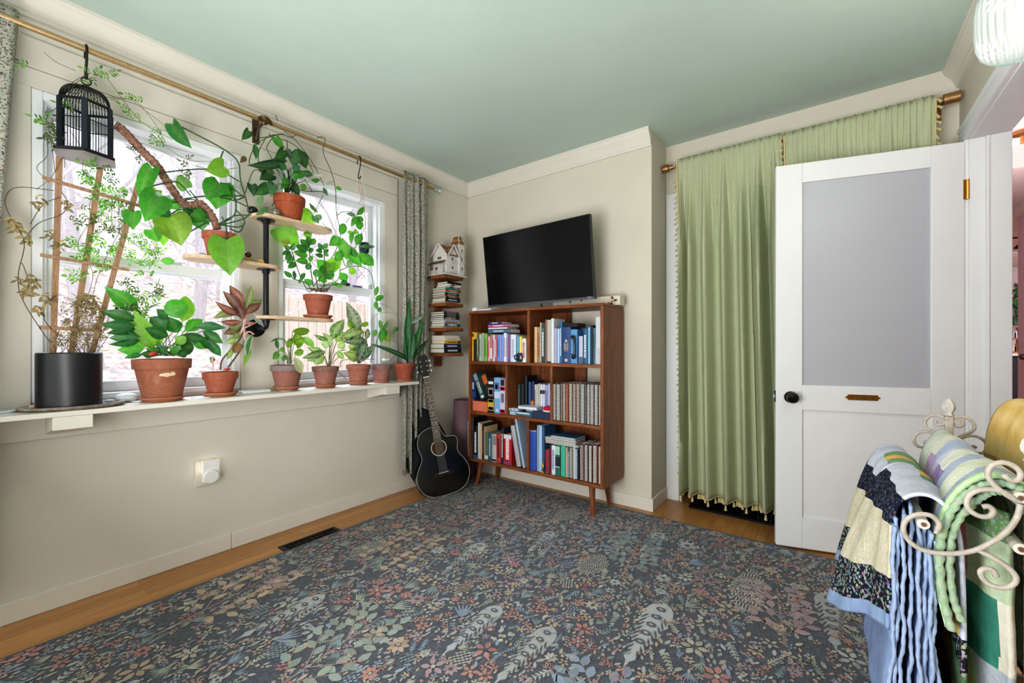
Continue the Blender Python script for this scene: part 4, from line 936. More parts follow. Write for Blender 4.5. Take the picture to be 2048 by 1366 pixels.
stems_px(s, [[(560, 900), (380, 520), (320, 400), (350, 320), (400, 250), (300, 280), (180, 370), (110, 570), (230, 640)], [(350, 220), (365, 260), (560, 310), (700, 400), (800, 530), (875, 690)], [(520, 190), (640, 280), (750, 410), (880, 600), (1000, 840)], [(350, 260), (500, 230), (600, 265), (660, 240)],
  [(110, 230), (200, 270), (330, 260), (380, 240), (520, 225)], [(700, 890), (840, 910), (960, 910), (1030, 930)], [(760, 760), (850, 890), (840, 910)], [(300, 280), (220, 450), (230, 660)], [(560, 300), (560, 420), (520, 560)], [(400, 260), (480, 330), (560, 420)], [(60, 930), (130, 720), (180, 650), (260, 670)], [(990, 950), (880, 1160)], [(420, 0), (450, 70)], [(380, 1080), (420, 1030), (480, 1060)]], K5, xs-.02, .0022, rgb('4E5E34'), 6, .01)
for k in range(22):
    x1, y1 = RN.uniform(420, 800), RN.uniform(580, 820); stems_px(s, [[(580+RN.uniform(-60, 60), 935), ((580+x1)/2, (930+y1)/2-40), (x1, y1)]], K5, xs, .0019, rgb('33482A'), 5, .02)
f.build('foliage', MT['leaf'], po); s.build('stems', MT['matte'], po, smooth=1)
# ZZ plant on the low board
c = onx(636, 633, xs); c.z = zt3
zz = thing('potted_zz_plant', 'plant with paired glossy leaflets in the terracotta pot on the lowest board', 'plant', c)
zt_ = pot(zz, c, .079, .128, .079, col=rgb('A2583E'), rimh=.22)
f = MB(); s = MB(); Z1, Z2, Z3 = rgb('3E8C3C'), rgb('2F7A40'), rgb('6A9A80')
L = []
for a, t, w in [((210, 520), (150, 480), 50), ((225, 530), (262, 458), 50), ((215, 540), (125, 575), 45), ((220, 560), (162, 625), 55), ((245, 600), (178, 665), 55), ((270, 660), (190, 715), 60), ((410, 500), (318, 415), 75), ((400, 530), (270, 475), 75), ((395, 590), (248, 540), 70), ((400, 645), (270, 640), 70), ((415, 480), (408, 378), 65), ((430, 470), (475, 408), 55), ((415, 560), (448, 505), 45), ((420, 650), (442, 585), 45), ((410, 660), (394, 735), 60),
     ((560, 520), (508, 455), 50), ((570, 510), (605, 455), 50), ((550, 545), (478, 530), 45), ((575, 560), (612, 515), 40), ((560, 590), (472, 572), 45), ((580, 590), (612, 560), 40), ((230, 810), (148, 745), 48), ((260, 835), (250, 742), 36), ((320, 845), (368, 768), 42), ((445, 885), (358, 838), 62), ((480, 810), (495, 725), 62), ((640, 870), (762, 912), 40), ((740, 880), (812, 850), 50), ((330, 850), (300, 860), 40), ((600, 860), (520, 830), 55)]:
    L.append((a, t, w*1.08, 'oval', RN.choice((Z1, Z2, Z1, MG))))
leaves_px(f, L, K6, S6, xs+.01, .03, .08, .25, .4)
stems_px(s, [[(395, 960), (310, 780), (230, 540)], [(455, 910), (425, 700), (412, 480)], [(440, 955), (390, 880), (320, 850)], [(505, 955), (490, 860), (478, 800)], [(600, 960), (640, 900), (740, 880)], [(565, 950), (575, 700), (565, 510)], [(320, 850), (250, 830), (230, 810)], [(530, 955), (560, 900), (640, 870)]], K6, xs, .0026, rgb('4A5A3A'))
for k in range(10): stems_px(s, [[(510+RN.uniform(-110, 110), 965), (510+RN.uniform(-120, 120), 925)]], K6, xs, .0028, rgb('6A5A44'), 3, .03)
f.build('foliage', MT['leaf'], zz); s.build('stems', MT['matte'], zz, smooth=1)
# climbing vine in front of the right window
q = onx(*K6(735, 400), xs-.03)
cv = thing('climbing_vine', 'slender vine of long pointed green leaves hanging before the right window', 'plant', q)
f = MB(); s = MB()
L = [((590, 715), (488, 620), 125, 'heart', MG), ((590, 725), (510, 865), 130, 'heart', MG), ((600, 720), (762, 620), 140, 'heart', LG), ((690, 640), (752, 530), 90, 'oval', MG), ((730, 390), (618, 482), 110, 'lance', MG), ((750, 400), (812, 635), 120, 'lance', rgb('5FA83E')), ((800, 480), (968, 702), 120, 'lance', MG), ((940, 550), (1092, 692), 130, 'lance', MG), ((930, 490), (1108, 490), 45, 'lance', rgb('4C8A5A')), ((905, 480), (965, 348), 85, 'lance', MG),
 ((740, 365), (780, 245), 85, 'oval', MG), ((910, 160), (990, 70), 60, 'lance', MG), ((905, 165), (795, 140), 45, 'lance', rgb('6A9A6A')), ((915, 170), (848, 280), 62, 'lance', MG), ((920, 170), (988, 222), 60, 'lance', MG), ((930, 200), (945, 315), 78, 'oval', MG), ((870, 330), (853, 465), 55, 'lance', MG), ((880, 320), (925, 352), 60, 'oval', LG), ((860, 330), (812, 345), 45, 'oval', LG), ((860, 640), (800, 695), 70, 'lance', rgb('8AB090')), ((860, 700), (872, 785), 72, 'oval', LG), ((730, 760), (812, 845), 95, 'lance', MG), ((600, 750), (650, 835), 100, 'oval', MG), ((640, 660), (620, 800), 130, 'heart', LG), ((830, 500), (900, 600), 90, 'lance', rgb('5FA83E'))]
leaves_px(f, L, K6, S6, xs+.0, .04, .12, .25, .4)
stems_px(s, [[(690, -60), (700, 150), (738, 400), (590, 720), (460, 905)], [(710, 160), (760, 125), (860, 125)], [(735, 740), (850, 700), (970, 705), (1060, 770), (1095, 930)], [(640, 600), (720, 690), (735, 740), (710, 840), (600, 900), (520, 900)], [(760, 600), (790, 690), (850, 690)], [(760, 400), (820, 470), (900, 520)], [(800, 245), (835, 180)], [(930, 330), (905, 480), (860, 520)]], K6, xs-.02, .0024, rgb('6A5E48'))
stems_px(s, [[(920, 270), (960, 262), (1010, 290), (990, 450), (1080, 660), (1130, 850), (1140, 1000)]], K5, XL+.11, .0026, rgb('6A6248'))
f.build('foliage', MT['leaf'], cv); s.build('stems', MT['matte'], cv, smooth=1)
# small things on the boards
def lump(name, u, v, x, z, r, sc, col, mt, label, cat):
    q = onx(u, v, x); b = MB(col=rgb(col)); b.ball((q.x, q.y, z+r*sc[2]), r, 16, 10, sc); return tag(b.build(name, MT[mt], smooth=1), label, cat)
lump('dark_stone', 505, 425, xs-.02, zt1, .024, (1, 1.1, .9), '17181C', 'gloss', 'glossy dark stone at the left end of the top board', 'stone')
q = onx(552, 420, xs+.02); b = MB(col=rgb('A8B8BC')); b.ball((q.x, q.y, zt1+.026), .026, 16, 10); tag(b.build('glass_ball', MT['crystal'], smooth=1), 'clear glass ball leaning against the pot on the top board', 'glass ball')
q = onx(405, 511, xs-.03); b = MB(col=rgb('A79AB8')); b.ball((q.x, q.y, zt2+.012), .017, 7, 5, (1, 1.3, .75)); tag(b.build('crystal', MT['gloss']), 'small lilac crystal on the middle board left of the terracotta pot', 'crystal')
q = onx(474, 522, xs+.03); b = MB(col=rgb('7A2E20')); b.lathe([(.026, 0), (.028, .008), (.02, .014), (0, .014)], 20, (q.x, q.y, zt2)); tag(b.build('wooden_disc', MT['satin'], smooth=.5), 'dark red wooden disc on the middle board beside the terracotta pot', 'disc')
q = onx(496, 524, xs+.01)
wt = thing('stacking_toy', 'stacked wooden discs topped by a brown ball on the middle board', 'wooden ornament', (q.x, q.y, zt2))
b = MB(col=rgb('B08A62')); b.lathe([(.036, 0), (.038, .006), (.034, .012), (.026, .016), (.024, .024), (.014, .028), (.0, .028)], 24, (q.x, q.y, zt2)); b.build('disc_stack', MT['satin'], wt, smooth=.5)
b = MB(col=rgb('4A2A1C')); b.ball((q.x, q.y, zt2+.043), .0155, 16, 10); b.build('ball', MT['gloss'], wt, smooth=1)
q = onx(519, 527, xs+.02); b = MB(col=rgb('D0A04A')); b.prism([(-.015, 0), (.015, 0), (.016, .012), (.008, .023), (-.008, .023), (-.016, .012)], (q.x+.008, q.y, zt2), (0, 1, 0), (0, 0, 1), .014)
tag(b.build('gold_house', MT['satin'], bevel=.001), 'tiny golden ornament near the black pole on the middle board', 'ornament')
zs = 1.455
q = onx(695, 566, XL-.05); b = MB(col=rgb('2A2A3C')); b.ball((q.x, q.y, zs+.012), .014, 12, 8, (.8, 1.5, .8)); b.ball((q.x, q.y-.012, zs+.024), .008, 10, 6); tag(b.build('bird_figurine', MT['gloss'], smooth=1), 'tiny dark bird figurine on the sash rail of the right window', 'figurine')
q = onx(715, 569, XL-.05); b = MB(col=rgb('7A6AA8'));
for k in range(5): b.box((q.x, q.y-.03+.015*k, zs+.006), (.012, .011, .012), Matrix.Rotation(k*.7, 3, 'Z'))
tag(b.build('crystal_row', MT['gloss']), 'purple crystal chips along the sash rail of the right window', 'crystals')
q = onx(740, 568, XL-.05); b = MB(col=rgb('B8C4BC')); b.ball((q.x, q.y, zs+.017), .017, 14, 10, col=rgb('A8B0A4')); tag(b.build('glass_ball', MT['gloss'], smooth=1), 'pale round ball on the sash rail near the right window jamb', 'glass ball')
# ================================================================ CURTAIN ROD, HOOKS, CAGE
xr, zr = -2.40, 2.256
rod = thing('curtain_rod', 'long bronze curtain rod above the two windows', 'curtain rod', (xr, 1, zr))
b = MB(col=rgb('C2A67E')); b.tube([(xr, -.5, zr), (xr, 2.2, zr)], .0125, 20); b.build('pole', MT['brass'], rod, smooth=.8)
b = MB(col=rgb('B4C4BC')); b.lathe([(.008, 0), (.012, .004), (.012, .01), (.008, .014), (.02, .02), (.024, .03), (.02, .04), (.012, .046), (.022, .052), (.03, .062), (.03, .07), (.02, .082), (0, .086)], 24, (xr, 2.2, zr), Matrix.Rotation(-PI/2, 3, 'X'), rib=lambda a: 1+.05*cos(8*a)); b.build('finial', MT['crystal'], rod, smooth=.4)
q = V((xr, 1.0, zr)); b = MB(col=rgb('4A3A2C'))
b.bx(XL+.012, XL+.02, .978, 1.012, zr-.10, zr+.03); b.bx(XL+.02, xr-.004, .99, 1.0, zr-.026, zr-.014); b.tube([(XL+.02, .995, zr-.08), (XL+.05, .995, zr-.03), (xr, .995, zr-.018)], .006, 8)
b.build('bracket', MT['metal'], rod, bevel=.001)
b = MB(col=rgb('6A5438'))
for k in range(11):
    a = PI*k/10; d = V((cos(a)*.0, cos(a), sin(a)*.9-.1)); b.tube([(xr+.014, 1.0, zr-.012), V((xr+.02, 1.0, zr-.012))+V((0, d.y*.036, d.z*.036))], [.003, .006], 6)
b.lathe([(.014, 0), (.01, .006), (0, .008)], 14, (xr+.012, 1.0, zr-.014), Matrix.Rotation(PI/2, 3, 'Y')); b.build('fan_ornament', MT['brass'], rod, smooth=.8)
def shook(y, lab, drop, r=.0032):
    b = MB(col=rgb('1E1A18')); pts = []
    for k in range(10):
        a = PI*(1.0-k/9); pts.append((xr-.018*cos(PI*k/9)*-1*-1, y, zr+.016*sin(PI*k/9)))
    pts = [(xr-.017, y, zr-.03)]+[(xr-.017*cos(PI*k/8), y, zr-.004+.02*sin(PI*k/8)) for k in range(9)]+[(xr+.013, y, zr-.05), (xr-.006, y, zr-drop+.03)]+[(xr+.004-.013*cos(PI*k/7), y+.0, zr-drop+.012-.016*sin(PI*k/7)) for k in range(8)]
    b.tube(spline(pts, 3), r, 8); return tag(b.build('s_hook', MT['metal'], smooth=1), lab, 'hook', 'hooks on the curtain rod')
yc = .33
shook(yc, 'black metal hook on the rod that carries the birdcage', .115, .0045); shook(1.57, 'thin black hook on the rod that carries the twine pot', .125)
# birdcage
dd = ray(172, 250); tc = xr/dd.x; zc0 = H+(693-312)*tc/FPX; zc1 = H+(693-214)*tc/FPX; zc2 = H+(693-176)*tc/FPX
print('cage', zc0, zc1, zc2)
bc = thing('birdcage', 'black wire birdcage hanging from the curtain rod', 'birdcage', (xr+.002, yc, zc0))
o = V((xr+.002, yc, 0)); a0 = math.atan2(-yc, -xr)-.06; Rc = .083
hexp = [(Rc*cos(a0+k*PI/3), Rc*sin(a0+k*PI/3)) for k in range(6)]
BK = rgb('17181B')
b = MB(col=BK); b.prism([(x*1.2, y*1.2) for x, y in hexp], o+V((0, 0, zc0-.013)), (1, 0, 0), (0, 1, 0), .013, col=BK, capcol=rgb('8A857F')); b.build('base', MT['metal'], bc, bevel=.001)
for x, y in hexp:
    b = MB(col=rgb('1C2530')); an = math.atan2(y, x); b.box(o+V((x, y, (zc0+zc1)/2)), (.008, .016, zc1-zc0), Matrix.Rotation(an, 3, 'Z')); b.build('post', MT['metal'], bc)
b = MB(col=BK)
for k in range(6):
    p, q = V((*hexp[k], 0)), V((*hexp[(k+1) % 6], 0))
    for z, r in ((zc0+.004, .003), (zc1, .004), (zc1-.075, .0022), (zc1-.004, .003)): b.tube([o+p+V((0, 0, z)), o+q+V((0, 0, z))], r, 6)
    for j in range(1, 9):
        w = p.lerp(q, j/9); b.tube([o+w+V((0, 0, zc0)), o+w+V((0, 0, zc1))], .0011, 5)
b.build('side_wires', MT['metal'], bc)
b = MB(col=BK)
for k in range(6):
    p, q = V((*hexp[k], 0)), V((*hexp[(k+1) % 6], 0))
    for j in range(8):
        w = p.lerp(q, j/8); b.tube([o+w*cos(t*PI/2/8*.93)+V((0, 0, zc1+(zc2-zc1)*sin(t*PI/16))) for t in range(9)], .0012, 5)
b.tube([o+V((.016*cos(t*.6), .016*sin(t*.6), zc2-.002)) for t in range(11)], .005, 6); b.build('dome_wires', MT['metal'], bc)
b = MB(col=BK); b.lathe([(.012, zc2-.006), (.014, zc2), (.008, zc2+.012), (0, zc2+.014)], 14, o)
b.tube([o+V((.0, .014*sin(2*PI*t/16), zc2+.026+.016*cos(2*PI*t/16))) for t in range(16)], .002, 6, closed=True); b.build('hanging_ring', MT['metal'], bc, smooth=.7)
# hanging twine pot
hp = onx(728, 505, xr); 
tw = thing('hanging_pot', 'little dark pot hanging on twine before the right window', 'hanging pot', (xr, hp.y, hp.z))
b = MB(col=rgb('222C38')); b.lathe([(.018, -.01), (.03, .0), (.033, .03), (.03, .062), (.026, .064), (.025, .05)], 22, (xr, hp.y, hp.z)); b.build('pot', MT['gloss'], tw, smooth=.6)
b = MB(col=rgb('A88A78')); tp = V((xr+.004, 1.57, zr-.12))
for k in range(3):
    a = k*2.09; e_ = V((xr+.032*cos(a), hp.y+.032*sin(a), hp.z+.05)); m_ = tp.lerp(e_, .42)*1+V((0, 0, 0)); b.tube(spline([tp, tp.lerp(V((xr, hp.y, tp.z-.14)), .8)+V((.004*cos(a), .004*sin(a), 0)), e_], 5), .0012, 5)
b.tube(spline([tp, tp+V((.006, -.01, -.06)), tp+V((.002, .012, -.12)), tp+V((0, .0, -.17))], 5), .0018, 5); b.build('twine', MT['matte'], tw)
# floral curtains
def curtain(name, label, cat, fy, z0, z1, amp, nf, ph, seed, mt, x=xr, header=.0):
    b = MB()
    def fn(s, t):
        z = z1+(z0-z1)*t; a, c = fy(t); y = a+(c-a)*s
        w = amp*(.55+.45*min(1, t*4))*(sin(2*PI*nf*s+ph+.5*sin(3*t+s*4))+.35*sin(2*PI*nf*2.3*s+1.7+ph))
        return V((x+w, y+.012*sin(2*PI*nf*s+2*t), z))
    b.grid(fn, int(nf*18), 36); o_ = b.build(name, mt, smooth=1.2, solid=.0015); return tag(o_, label, cat, 'floral curtains')
curtain('floral_curtain', 'small floral print curtain hanging at the corner end of the curtain rod', 'curtain', lambda t: (1.915+.0*t, 2.155-.05*min(1, t*1.3)), .145, 2.30, .022, 4, .6, 1, MT['floral'])
curtain('floral_curtain', 'pale floral print curtain at the near end of the curtain rod', 'curtain', lambda t: (-.16, .148-.1*t), .145, 2.30, .022, 4.4, 2.2, 1, MT['floral'])
# ================================================================ BOOK TOWER + DOLLHOUSE
TY0, TY1, TXF = 2.22, 2.42, -2.293
tz = [1.597, 1.386, 1.197, 1.006]
bt = thing('book_tower', 'rustic wall shelf of four stacked boards in the corner', 'shelf', (XL, 2.32, .9))
for k, z in enumerate(tz):
    b = MB(); b.bx(XL+.024, TXF, TY0+.006*k, TY1, z-.025, z); b.build('shelf_board', MT['rustic'], bt, bevel=.002)
b = MB(); b.bx(XL+.002, XL+.024, 2.30, 2.366, .90, 1.58); b.build('back_post', MT['rustic'], bt, bevel=.002)
PAGE = rgb('D8D2C4')
def flatbook(z, h, d, w, col, label, yoff=0, xoff=0, tx=None, grp='books on the corner tower', pg=PAGE, cat='book', extra=None, name='book'):
    x1 = TXF-.012+xoff; x0 = x1-d; y0 = TY0+.018+yoff; y1 = y0+w; c = rgb(col) if isinstance(col, str) else col; t = .002
    b = MB(col=c); b.bx(x0, x1, y0, y1, z, z+t); b.bx(x0, x1, y0, y1, z+h-t, z+h); b.bx(x1-t, x1, y0, y1, z+t, z+h-t)
    b.bx(x0+.003, x1-t, y0+.003, y1-.003, z+t, z+h-t, pg)
    if tx:
        tc = rgb(tx); n = max(3, int(w/.016)); y = y0+w*.2
        for k in range(n):
            ww = RN.uniform(.004, .010); b.bx(x1, x1+.0004, y, y+ww, z+h*.32, z+h*.68, tc); y += ww+.0025
            if y > y0+w*.8: break
    if extra:
        for f0, f1, cc in extra: b.bx(x1, x1+.0003, y0+w*f0, y0+w*f1, z+.0015, z+h-.0015, rgb(cc))
    return tag(b.build(name, MT['paper'], org=((x0+x1)/2, (y0+y1)/2, z)), label, cat, grp)
def fstack(z, items, where):
    for k, it in enumerate(items):
        h, d, w, col, tx, lab, yo = it[:7]; ex = it[7] if len(it) > 7 else None
        flatbook(z+.0005, h, d, w, col, lab+' in the %s stack of the corner tower' % where, yo, RN.uniform(-.008, .004), tx, extra=ex); z += h+.0006
fstack(tz[1], [(.010, .15, .165, 'C0A890', '6A4A3A', 'thin tan book at the bottom', -.004), (.026, .148, .158, '1B1F28', 'C8CCD2', 'thick black hardback second from the bottom', 0), (.010, .145, .15, '15171C', 'D0D0D0', 'slim black book third from the bottom', .002), (.012, .14, .15, 'A8482C', 'E8D8C0', 'rust orange book', 0),
   (.016, .142, .152, '20242A', 'D8B890', 'black and brown book above the rust one', 0), (.011, .14, .15, '4E9A78', 'E8F0E8', 'mint green book', .001), (.014, .145, .166, 'B02030', 'F0D0D0', 'bright red book', 0), (.013, .144, .155, '2F8A74', '1A3A34', 'teal book just above the red one', -.002),
   (.013, .115, .14, 'E4DCD4', '802028', 'white maroon banded book third from the top', .02, [(.25, .5, '5A2028'), (.85, .99, '8A2A34')]), (.015, .115, .142, 'E8E2DA', '5A4038', 'white and brown book second from the top', .02, [(.28, .52, '4A3028')]), (.016, .112, .148, '14141A', None, 'black sleeved book at the very top', .018)], 'upper')
fstack(tz[2], [(.010, .155, .165, 'C4A07A', None, 'tan thin book at the bottom', -.012), (.022, .15, .168, '44608A', 'D0DCE8', 'blue and green illustrated book', -.012, [(.4, .48, 'B8C8D0'), (.5, .8, '6A8A5A'), (.82, .98, '3A4A3A')]), (.017, .142, .158, 'C8B49A', None, 'cream paperback with golden spine', -.01, [(.05, .9, '9A7A48')]), (.012, .15, .172, 'A9B4D4', '5A6A9A', 'periwinkle slim book', -.012),
   (.014, .152, .168, '4A3A34', 'D0B080', 'patterned brown book', -.012, [(.1, .2, 'C8A878'), (.3, .45, 'D0C0A0'), (.6, .7, 'B09060')]), (.013, .148, .17, '16181C', 'C0C0C0', 'black book just under the dark teal one', -.012), (.016, .148, .162, '1E3C44', '8AA8A8', 'dark teal hardback', -.01), (.014, .15, .16, '5A1E28', 'C0A0A0', 'maroon hardback at the top', -.01)], 'middle')
fstack(tz[3], [(.034, .155, .185, '1C2230', 'C8D0D8', 'thick navy silver lettered book at the bottom', -.012), (.034, .15, .18, '222C48', 'C0C8E0', 'thick dark blue book second from the bottom', -.012), (.024, .145, .165, 'D8A020', '6A4A10', 'bright yellow book', -.01, [(.85, .98, '2A2A2A')]), (.021, .145, .165, 'E0D8CC', '9A8A80', 'white thick paperback', -.01), (.016, .14, .16, 'D8D0C4', None, 'off white paperback at the top', -.01)], 'lowest')
# dollhouse
dh_ = thing('dollhouse', 'white wooden dollhouse with brown shingle roofs on the corner tower', 'dollhouse', (-2.39, 2.32, tz[0]))
z = tz[0]; HW = rgb('DDD9D4'); SHD = rgb('5A5048'); RF = [rgb('A07040'), rgb('8A5A30'), rgb('B88A58')]
b = MB(col=HW); b.bx(-2.494, -2.283, 2.205, 2.455, z, z+.008); b.build('base', MT['satin'], dh_, bevel=.001)
X0, X1, Y0, Y1 = -2.47, -2.315, 2.262, 2.40; ze = z+.165; zp = z+.245
b = MB(col=HW); b.bx(X0, X1, Y0, Y1, z+.008, ze)
xm = (X0+X1)/2; ym = 2.315+.01
b.poly([(X0, Y0, ze), (X1, Y0, ze), (xm, Y0, zp)]); b.poly([(X0, Y1, ze), (X1, Y1, ze), (xm, Y1, zp)])
b.poly([(X1+.0, 2.275, ze), (X1, 2.375, ze), (X1, ym, zp-.01)])
for (yy, zz_) in ((2.29, .05), (2.29, .115)):
    b.bx(X1, X1+.004, yy+.02, yy+.06, z+zz_, z+zz_+.004); b.bx(X1, X1+.012, yy+.01, yy+.07, z+zz_-.022, z+zz_-.018); b.bx(X1+.010, X1+.012, yy+.01, yy+.07, z+zz_-.003, z+zz_)
    for k in range(6): b.bx(X1+.010, X1+.012, yy+.012+k*.011, yy+.015+k*.011, z+zz_-.018, z+zz_-.003)
b.build('walls', MT['satin'], dh_)
def roofp(mb, a, c, d, e, n=6):
    a, c, d, e = V(a), V(c), V(d), V(e); nn = (c-a).cross(e-a).normalized()
    if nn.z < 0: nn = -nn
    for k in range(n):
        t0, t1 = k/n, (k+1)/n; p, q, r, s_ = a.lerp(e, t0), c.lerp(d, t0), c.lerp(d, t1), a.lerp(e, t1)
        mb.poly([p+nn*.004, q+nn*.004, r+nn*.001, s_+nn*.001], RF[k % 3]); mb.poly([p+nn*.004, q+nn*.004, q, p], SHD)
b = MB()
for sg, xx in ((1, X0-.012), (-1, X1+.012)): roofp(b, (xx, Y0-.012, ze-.012), (xx, Y1+.012, ze-.012), (xm, Y1+.012, zp+.004), (xm, Y0-.012, zp+.004))
for yy in (2.265, 2.385): roofp(b, (X1+.014, yy, ze-.008), (xm, yy, ze-.008), (xm, ym, zp-.004), (X1+.014, ym, zp-.004))
b.build('roof', MT['satin'], dh_)
b = MB(col=HW)
def board(p, q, w=.012, n=V((0, -1, 0))):
    p, q = V(p), V(q); d = (q-p).normalized(); s = d.cross(n).normalized(); b.box((p+q)/2, (.005, w, (q-p).length), Matrix((n, s, d)).transposed())
board((X0-.014, Y0-.013, ze-.016), (xm, Y0-.013, zp+.004)); board((X1+.014, Y0-.013, ze-.016), (xm, Y0-.013, zp+.004))
board((X1+.015, 2.263, ze-.012), (X1+.015, ym, zp-.004), n=V((1, 0, 0))); board((X1+.015, 2.387, ze-.012), (X1+.015, ym, zp-.004), n=V((1, 0, 0)))
b.bx(xm-.011, xm-.003, Y0+.03, Y0+.038, zp-.01, zp+.025); b.bx(xm-.016, xm+.002, Y0+.026, Y0+.042, zp+.014, zp+.018)
b.build('gable_trim', MT['satin'], dh_)
b = MB(col=HW); TX0, TX1, TY_0, TY_1 = -2.40, -2.305, 2.385, 2.445; zt = z+.25
b.bx(TX0, TX1, TY_0, TY_1, z+.008, zt); b.bx(TX0-.006, TX1+.006, TY_0-.006, TY_1+.006, zt, zt+.005)
cx, cy = (TX0+TX1)/2, (TY_0+TY_1)/2; 
for zz_ in (.05, .12, .19): b.bx(TX1, TX1+.012, TY_0+.004, TY_1+.004, z+zz_-.004, z+zz_); b.bx(TX1+.01, TX1+.012, TY_0+.004, TY_1+.004, z+zz_+.012, z+zz_+.015)
tw_ = b.build('tower', MT['satin'], dh_)
b = MB()
c0 = [(TX0, TY_0), (TX1, TY_0), (TX1, TY_1), (TX0, TY_1)]; c1 = [(cx+(x-cx)*.55, cy+(y-cy)*.55) for x, y in c0]
for k in range(4): roofp(b, (*c0[k], zt+.005), (*c0[(k+1) % 4], zt+.005), (*c1[(k+1) % 4], zt+.075), (*c1[k], zt+.075), 5)
b.bx(cx-.03, cx+.03, cy-.02, cy+.02, zt+.075, zt+.08, HW)
for k in range(4): b.tube([(*c0[k], zt+.004), (*c1[k], zt+.078)], .003, 5, HW)
b.build('tower_roof', MT['satin'], tw_)
b = MB(col=rgb('463C36'))
for yy, zz_ in ((2.32, .055), (2.32, .12)): b.bx(X1+.001, X1+.0015, yy-.007, yy-.001, z+zz_, z+zz_+.02); b.bx(X1+.001, X1+.0015, yy+.002, yy+.008, z+zz_, z+zz_+.02)
for zz_ in (.06, .13, .2): b.bx(TX1+.001, TX1+.0015, cy-.008, cy-.001, z+zz_, z+zz_+.018); b.bx(TX1+.001, TX1+.0015, cy+.002, cy+.009, z+zz_, z+zz_+.018)
b.bx(xm-.02, xm-.004, Y0-.0015, Y0-.001, z+.13, z+.148); b.bx(xm+.0, xm+.016, Y0-.0015, Y0-.001, z+.13, z+.148); b.bx(xm-.045, xm-.025, Y0-.0015, Y0-.001, z+.015, z+.07)
b.build('window_openings', MT['matte'], dh_)
b = MB(col=HW)
for xx in (X0+.005, X1-.03, X1-.006): b.bx(xx-.003, xx+.003, Y0-.048, Y0-.042, z+.008, z+.083)
b.bx(X0, X1, Y0-.047, Y0-.043, z+.036, z+.039)
for k in range(16): b.bx(X0+.008+k*.0095, X0+.011+k*.0095, Y0-.0465, Y0-.0435, z+.008, z+.036)
pr = b.build('porch', MT['satin'], dh_)
b = MB(); roofp(b, (X0-.008, Y0-.056, z+.082), (X1+.008, Y0-.056, z+.082), (X1-.005, Y0, z+.118), (X0, Y0, z+.118), 4); b.build('porch_roof', MT['satin'], pr)
# ================================================================ GUITAR
gn = V((.86, -.50, 0)).normalized(); lean = .16
up = V((-gn.x*sin(lean), -gn.y*sin(lean), cos(lean))); 
gnn = (gn*cos(lean)+V((0, 0, 1))*sin(lean)).normalized(); roll = .15
sx_ = up.cross(gnn).normalized()
Rr = Matrix.Rotation(roll, 3, gnn); up = Rr @ up; sx_ = Rr @ sx_
up = up.normalized(); sx_ = sx_.normalized()
G0 = onz(895, 984, .03); G0 = V((G0.x, G0.y, .012))-gnn*.05
gt = thing('acoustic_guitar', 'black acoustic guitar with a cutaway leaning in the corner', 'guitar', (G0.x, G0.y, 0))
def gp(x, y, d): return G0+sx_*x+up*y+gnn*d
half = [(0, 0), (.08, .004), (.14, .03), (.178, .08), (.19, .13), (.183, .18), (.160, .225), (.138, .26), (.13, .285), (.134, .315), (.143, .35), (.143, .39), (.130, .43), (.10, .462), (.06, .478), (.03, .482)]
rt = [(-x, y) for x, y in half]; lf = [(x, y) for x, y in half]
lf = half[:11]+[(.138, .375), (.12, .392), (.09, .395), (.062, .40), (.045, .425), (.034, .455), (.03, .478)]
sgn = 1 if (sx_.x*.8+sx_.y*.6) > 0 else -1
out = [(sgn*x, y) for x, y in spline([V((x, y, 0)) for x, y in lf], 3) for x, y in [(x, y)]] if False else None
def smooth2(P): return [(p.x, p.y) for p in spline([V((x, y, 0)) for x, y in P], 3)]
A_ = smooth2(lf); B_ = smooth2(half)
outline = [(sgn*x, y) for x, y in A_]+[(-sgn*x, y) for x, y in B_[::-1]]
GBK = rgb('07080A')
b = MB(col=GBK); n = len(outline)
fr = [b.add(gp(x, y, .05)) for x, y in outline]; bk = [b.add(gp(x, y, -.05)) for x, y in outline]
b.face(fr); b.face(bk[::-1])
for k in range(n): b.face((fr[k], bk[k], bk[(k+1) % n], fr[(k+1) % n]), rgb('0B0C0E'))
gb = b.build('body', MT['gloss'], gt, smooth=.5)
b = MB(col=rgb('A8A8A4')); b.tube([gp(x, y, .0502) for x, y in outline], .0018, 6, closed=True); b.build('binding', MT['satin'], gb, smooth=1)
b = MB(col=rgb('C8C4B8')); hy = .33; b.tube([gp(.054*cos(2*PI*k/40), hy+.054*sin(2*PI*k/40), .0508) for k in range(40)], .0028, 6, closed=True); b.build('rosette', MT['satin'], gb, smooth=1)
b = MB(col=rgb('3A2414')); b.poly([gp(.05*cos(2*PI*k/36), hy+.05*sin(2*PI*k/36), .0506) for k in range(36)]); b.build('sound_hole', MT['matte'], gb)
b = MB(col=rgb('1E1210')); b.prism([(-.075, 0), (-.06, -.012), (.06, -.012), (.075, 0), (.06, .016), (-.06, .016)], gp(0, .15, .05), sx_, up, .008); br_ = b.build('bridge', MT['satin'], gt)
b = MB(col=rgb('D8D0C0')); b.box(gp(0, .157, .0595), (.07, .003, .005), Matrix((sx_, up, gnn)).transposed()); b.build('saddle', MT['satin'], br_)
RG = Matrix((sx_, up, gnn)).transposed()
b = MB(col=rgb('3A241A')); b.prism([(-.028, .37), (.028, .37), (.022, .84), (-.022, .84)], gp(0, 0, .048), sx_, up, .011)
b.prism([(-.02, .45), (.02, .45), (.019, .84), (-.019, .84)], gp(0, 0, .028), sx_, up, .02, col=rgb('0C0C0E')); nk = b.build('neck', MT['satin'], gt)
b = MB(col=rgb('B8B8B4')); y = .84; L_ = .69
